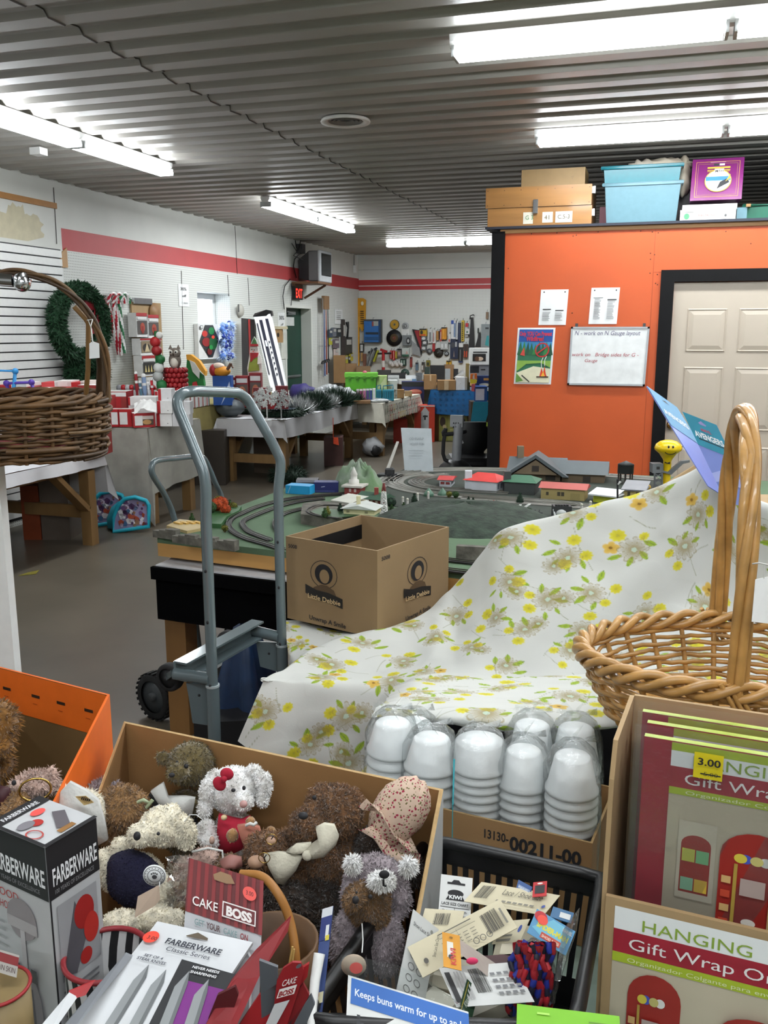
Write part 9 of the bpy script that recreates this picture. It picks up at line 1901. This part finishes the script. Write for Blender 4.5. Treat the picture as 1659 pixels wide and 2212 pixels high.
g.tube([c+V((.051*cos(a*pi/16),.051*sin(a*pi/16),zz)) for a in range(32)],.0035,'#7d1a22',8,closed=True);solo('zebra_tin','black and white zebra striped basket with a red rim behind the knife card','basket',g)
t=thing('toothbrush_pack','narrow blue hang card with a white toothbrush right of the wooden hoop','package',PD(690,2200,.97));K=((697,1964,1.0),(720,1957,1.0),(664,2260,.90));tl,tr,bl=(PD(*k) for k in K);g=G();n_=(tr-tl).cross(tl-bl).normalized();g.obox(bl-n_*.0015,tr-tl,n_*.0014,tl-bl,'#2b3f73');part(t,'card',g)
g=G();prints(g,bl,tr-tl,tl-bl,[('r',0,.93,1,.07,'#c9ccd2'),('r',0,.75,1,.18,'#1a2a6a'),('r',.55,.76,.3,.1,'#cdd1d6'),('r',.6,.74,.35,.04,'#c9b93a'),('r',.12,.1,.5,.45,'#55689a'),('r',.15,.2,.4,.32,'paper'),('r',.3,.28,.7,.08,'#c9c2a0'),('t','271',.1,.33,.03,'#b3402c',{'w':.5})],.0006);part(t,'printing',g);g=G();g.tube([PD(690,2060,.955),PD(680,2120,.935),PD(672,2215,.90)],[.007,.006,.005],'white plastic',10);part(t,'toothbrush',g)
K=((752,2106,.94),(1012,2186,.90),(742,2330,.85))
t,o,ux,uy,n_=card('bun_warmer_bag','clear bag with a blue header promising warm buns at the front edge','bag',*K,.003,'card white',[('r',.03,.72,.97,.26,'#1f5fae'),('t','Keeps buns warm for up to an hour',.06,.81,.075,'#e3e9f0',{'w':1.0,'b':.015}),('t','bun warmer',.08,.42,.22,'#23252a',{'w':1.05,'b':.02})])
g=G();P=[]
for j in range(6):P.append([PD(x,y,.935-.002*j+.004*sin(3*i+j)) for i,(x,y) in enumerate([((1-f)*a0[0]+f*a1[0],(1-f)*a0[1]+f*a1[1]) for f in [j/5] for a0,a1 in (((735,2062),(752,2108)),((790,2070),(820,2128)),((860,2085),(890,2150)),((930,2120),(960,2172)),((985,2160),(1012,2188)))])])
g.grid(P,'clear plastic');part(t,'bag_top',g,'clear plastic top of the bag')
c=PD(764,2085,.95);R=Matrix((RIGHT,UP,-FWD)).transposed();g=G();g.lathe([(0,0),(.015,0),(.015,.001),(0,.001)],'#b5a28e',c,24,R);g.lathe([(0,.0015),(.0078,.0015)],'#e0524a',c+RIGHT*.003-UP*.002-FWD*.001,20,R);solo('price_tag','round tan tag with a red price dot above the bun bag','tag',g)
K=((1117,2168,.90),(1338,2195,.88),(1112,2330,.82));card('lime_bag','bright lime green hang bag at the bottom edge beside the basket','bag',*K,.003,'#6fae1c',[('p',[(.36,.7),(.42,.77),(.5,.72),(.56,.79),(.6,.7),(.52,.64),(.42,.64)],'#1d2412'),('r',.2,.88,.12,.03,'#9fcf5a'),('r',.7,.84,.25,.02,'#557f1c')])
t=thing('food_can','round can with a red rim and printed lid at the bottom left corner','can',PD(-2,2130,.92));t.location.z=.79;c=PD(-2,2130,.92);zt=c.z;c.z=.79
g=G();g.lathe([(0,0),(.034,0),(.034,zt-.79),(.03,zt-.79),(0,zt-.795)],'#7d6a45',c,28);part(t,'body',g);g=G();g.tube([c+V((.034*cos(a*pi/14),.034*sin(a*pi/14),zt-.79)) for a in range(28)],.0022,'#8d1a1e',6,closed=True);part(t,'rim',g);g=G();prints(g,PD(-10,2098,.915),PD(36,2112,.915)-PD(-10,2098,.915),UP*.02+FWD*.012,[('r',0,0,1,1,'#a9a49e'),('r',0,.5,1,.4,'#7d1a1e'),('t','IN SKIN',.2,.15,.25,'#3a1a1c',{'w':.7})],.0004);part(t,'label',g)
sheet('white_card','white card with a red corner lying at the bottom left','card',[(60,2250,.84),(148,2146,.90),(166,2156,.90),(100,2250,.84)],.87,'#c9cbcd');sheet('red_card','red card corner beside the white card at the bottom left','card',[(148,2142,.905),(205,2118,.92),(185,2150,.905),(165,2156,.9)],.9,'#98161c');sheet('grey_card','grey card edge left of the knife card','card',[(110,2250,.82),(270,2062,.93),(284,2068,.93),(140,2250,.82)],.87,'#6a6d72',th=.004)
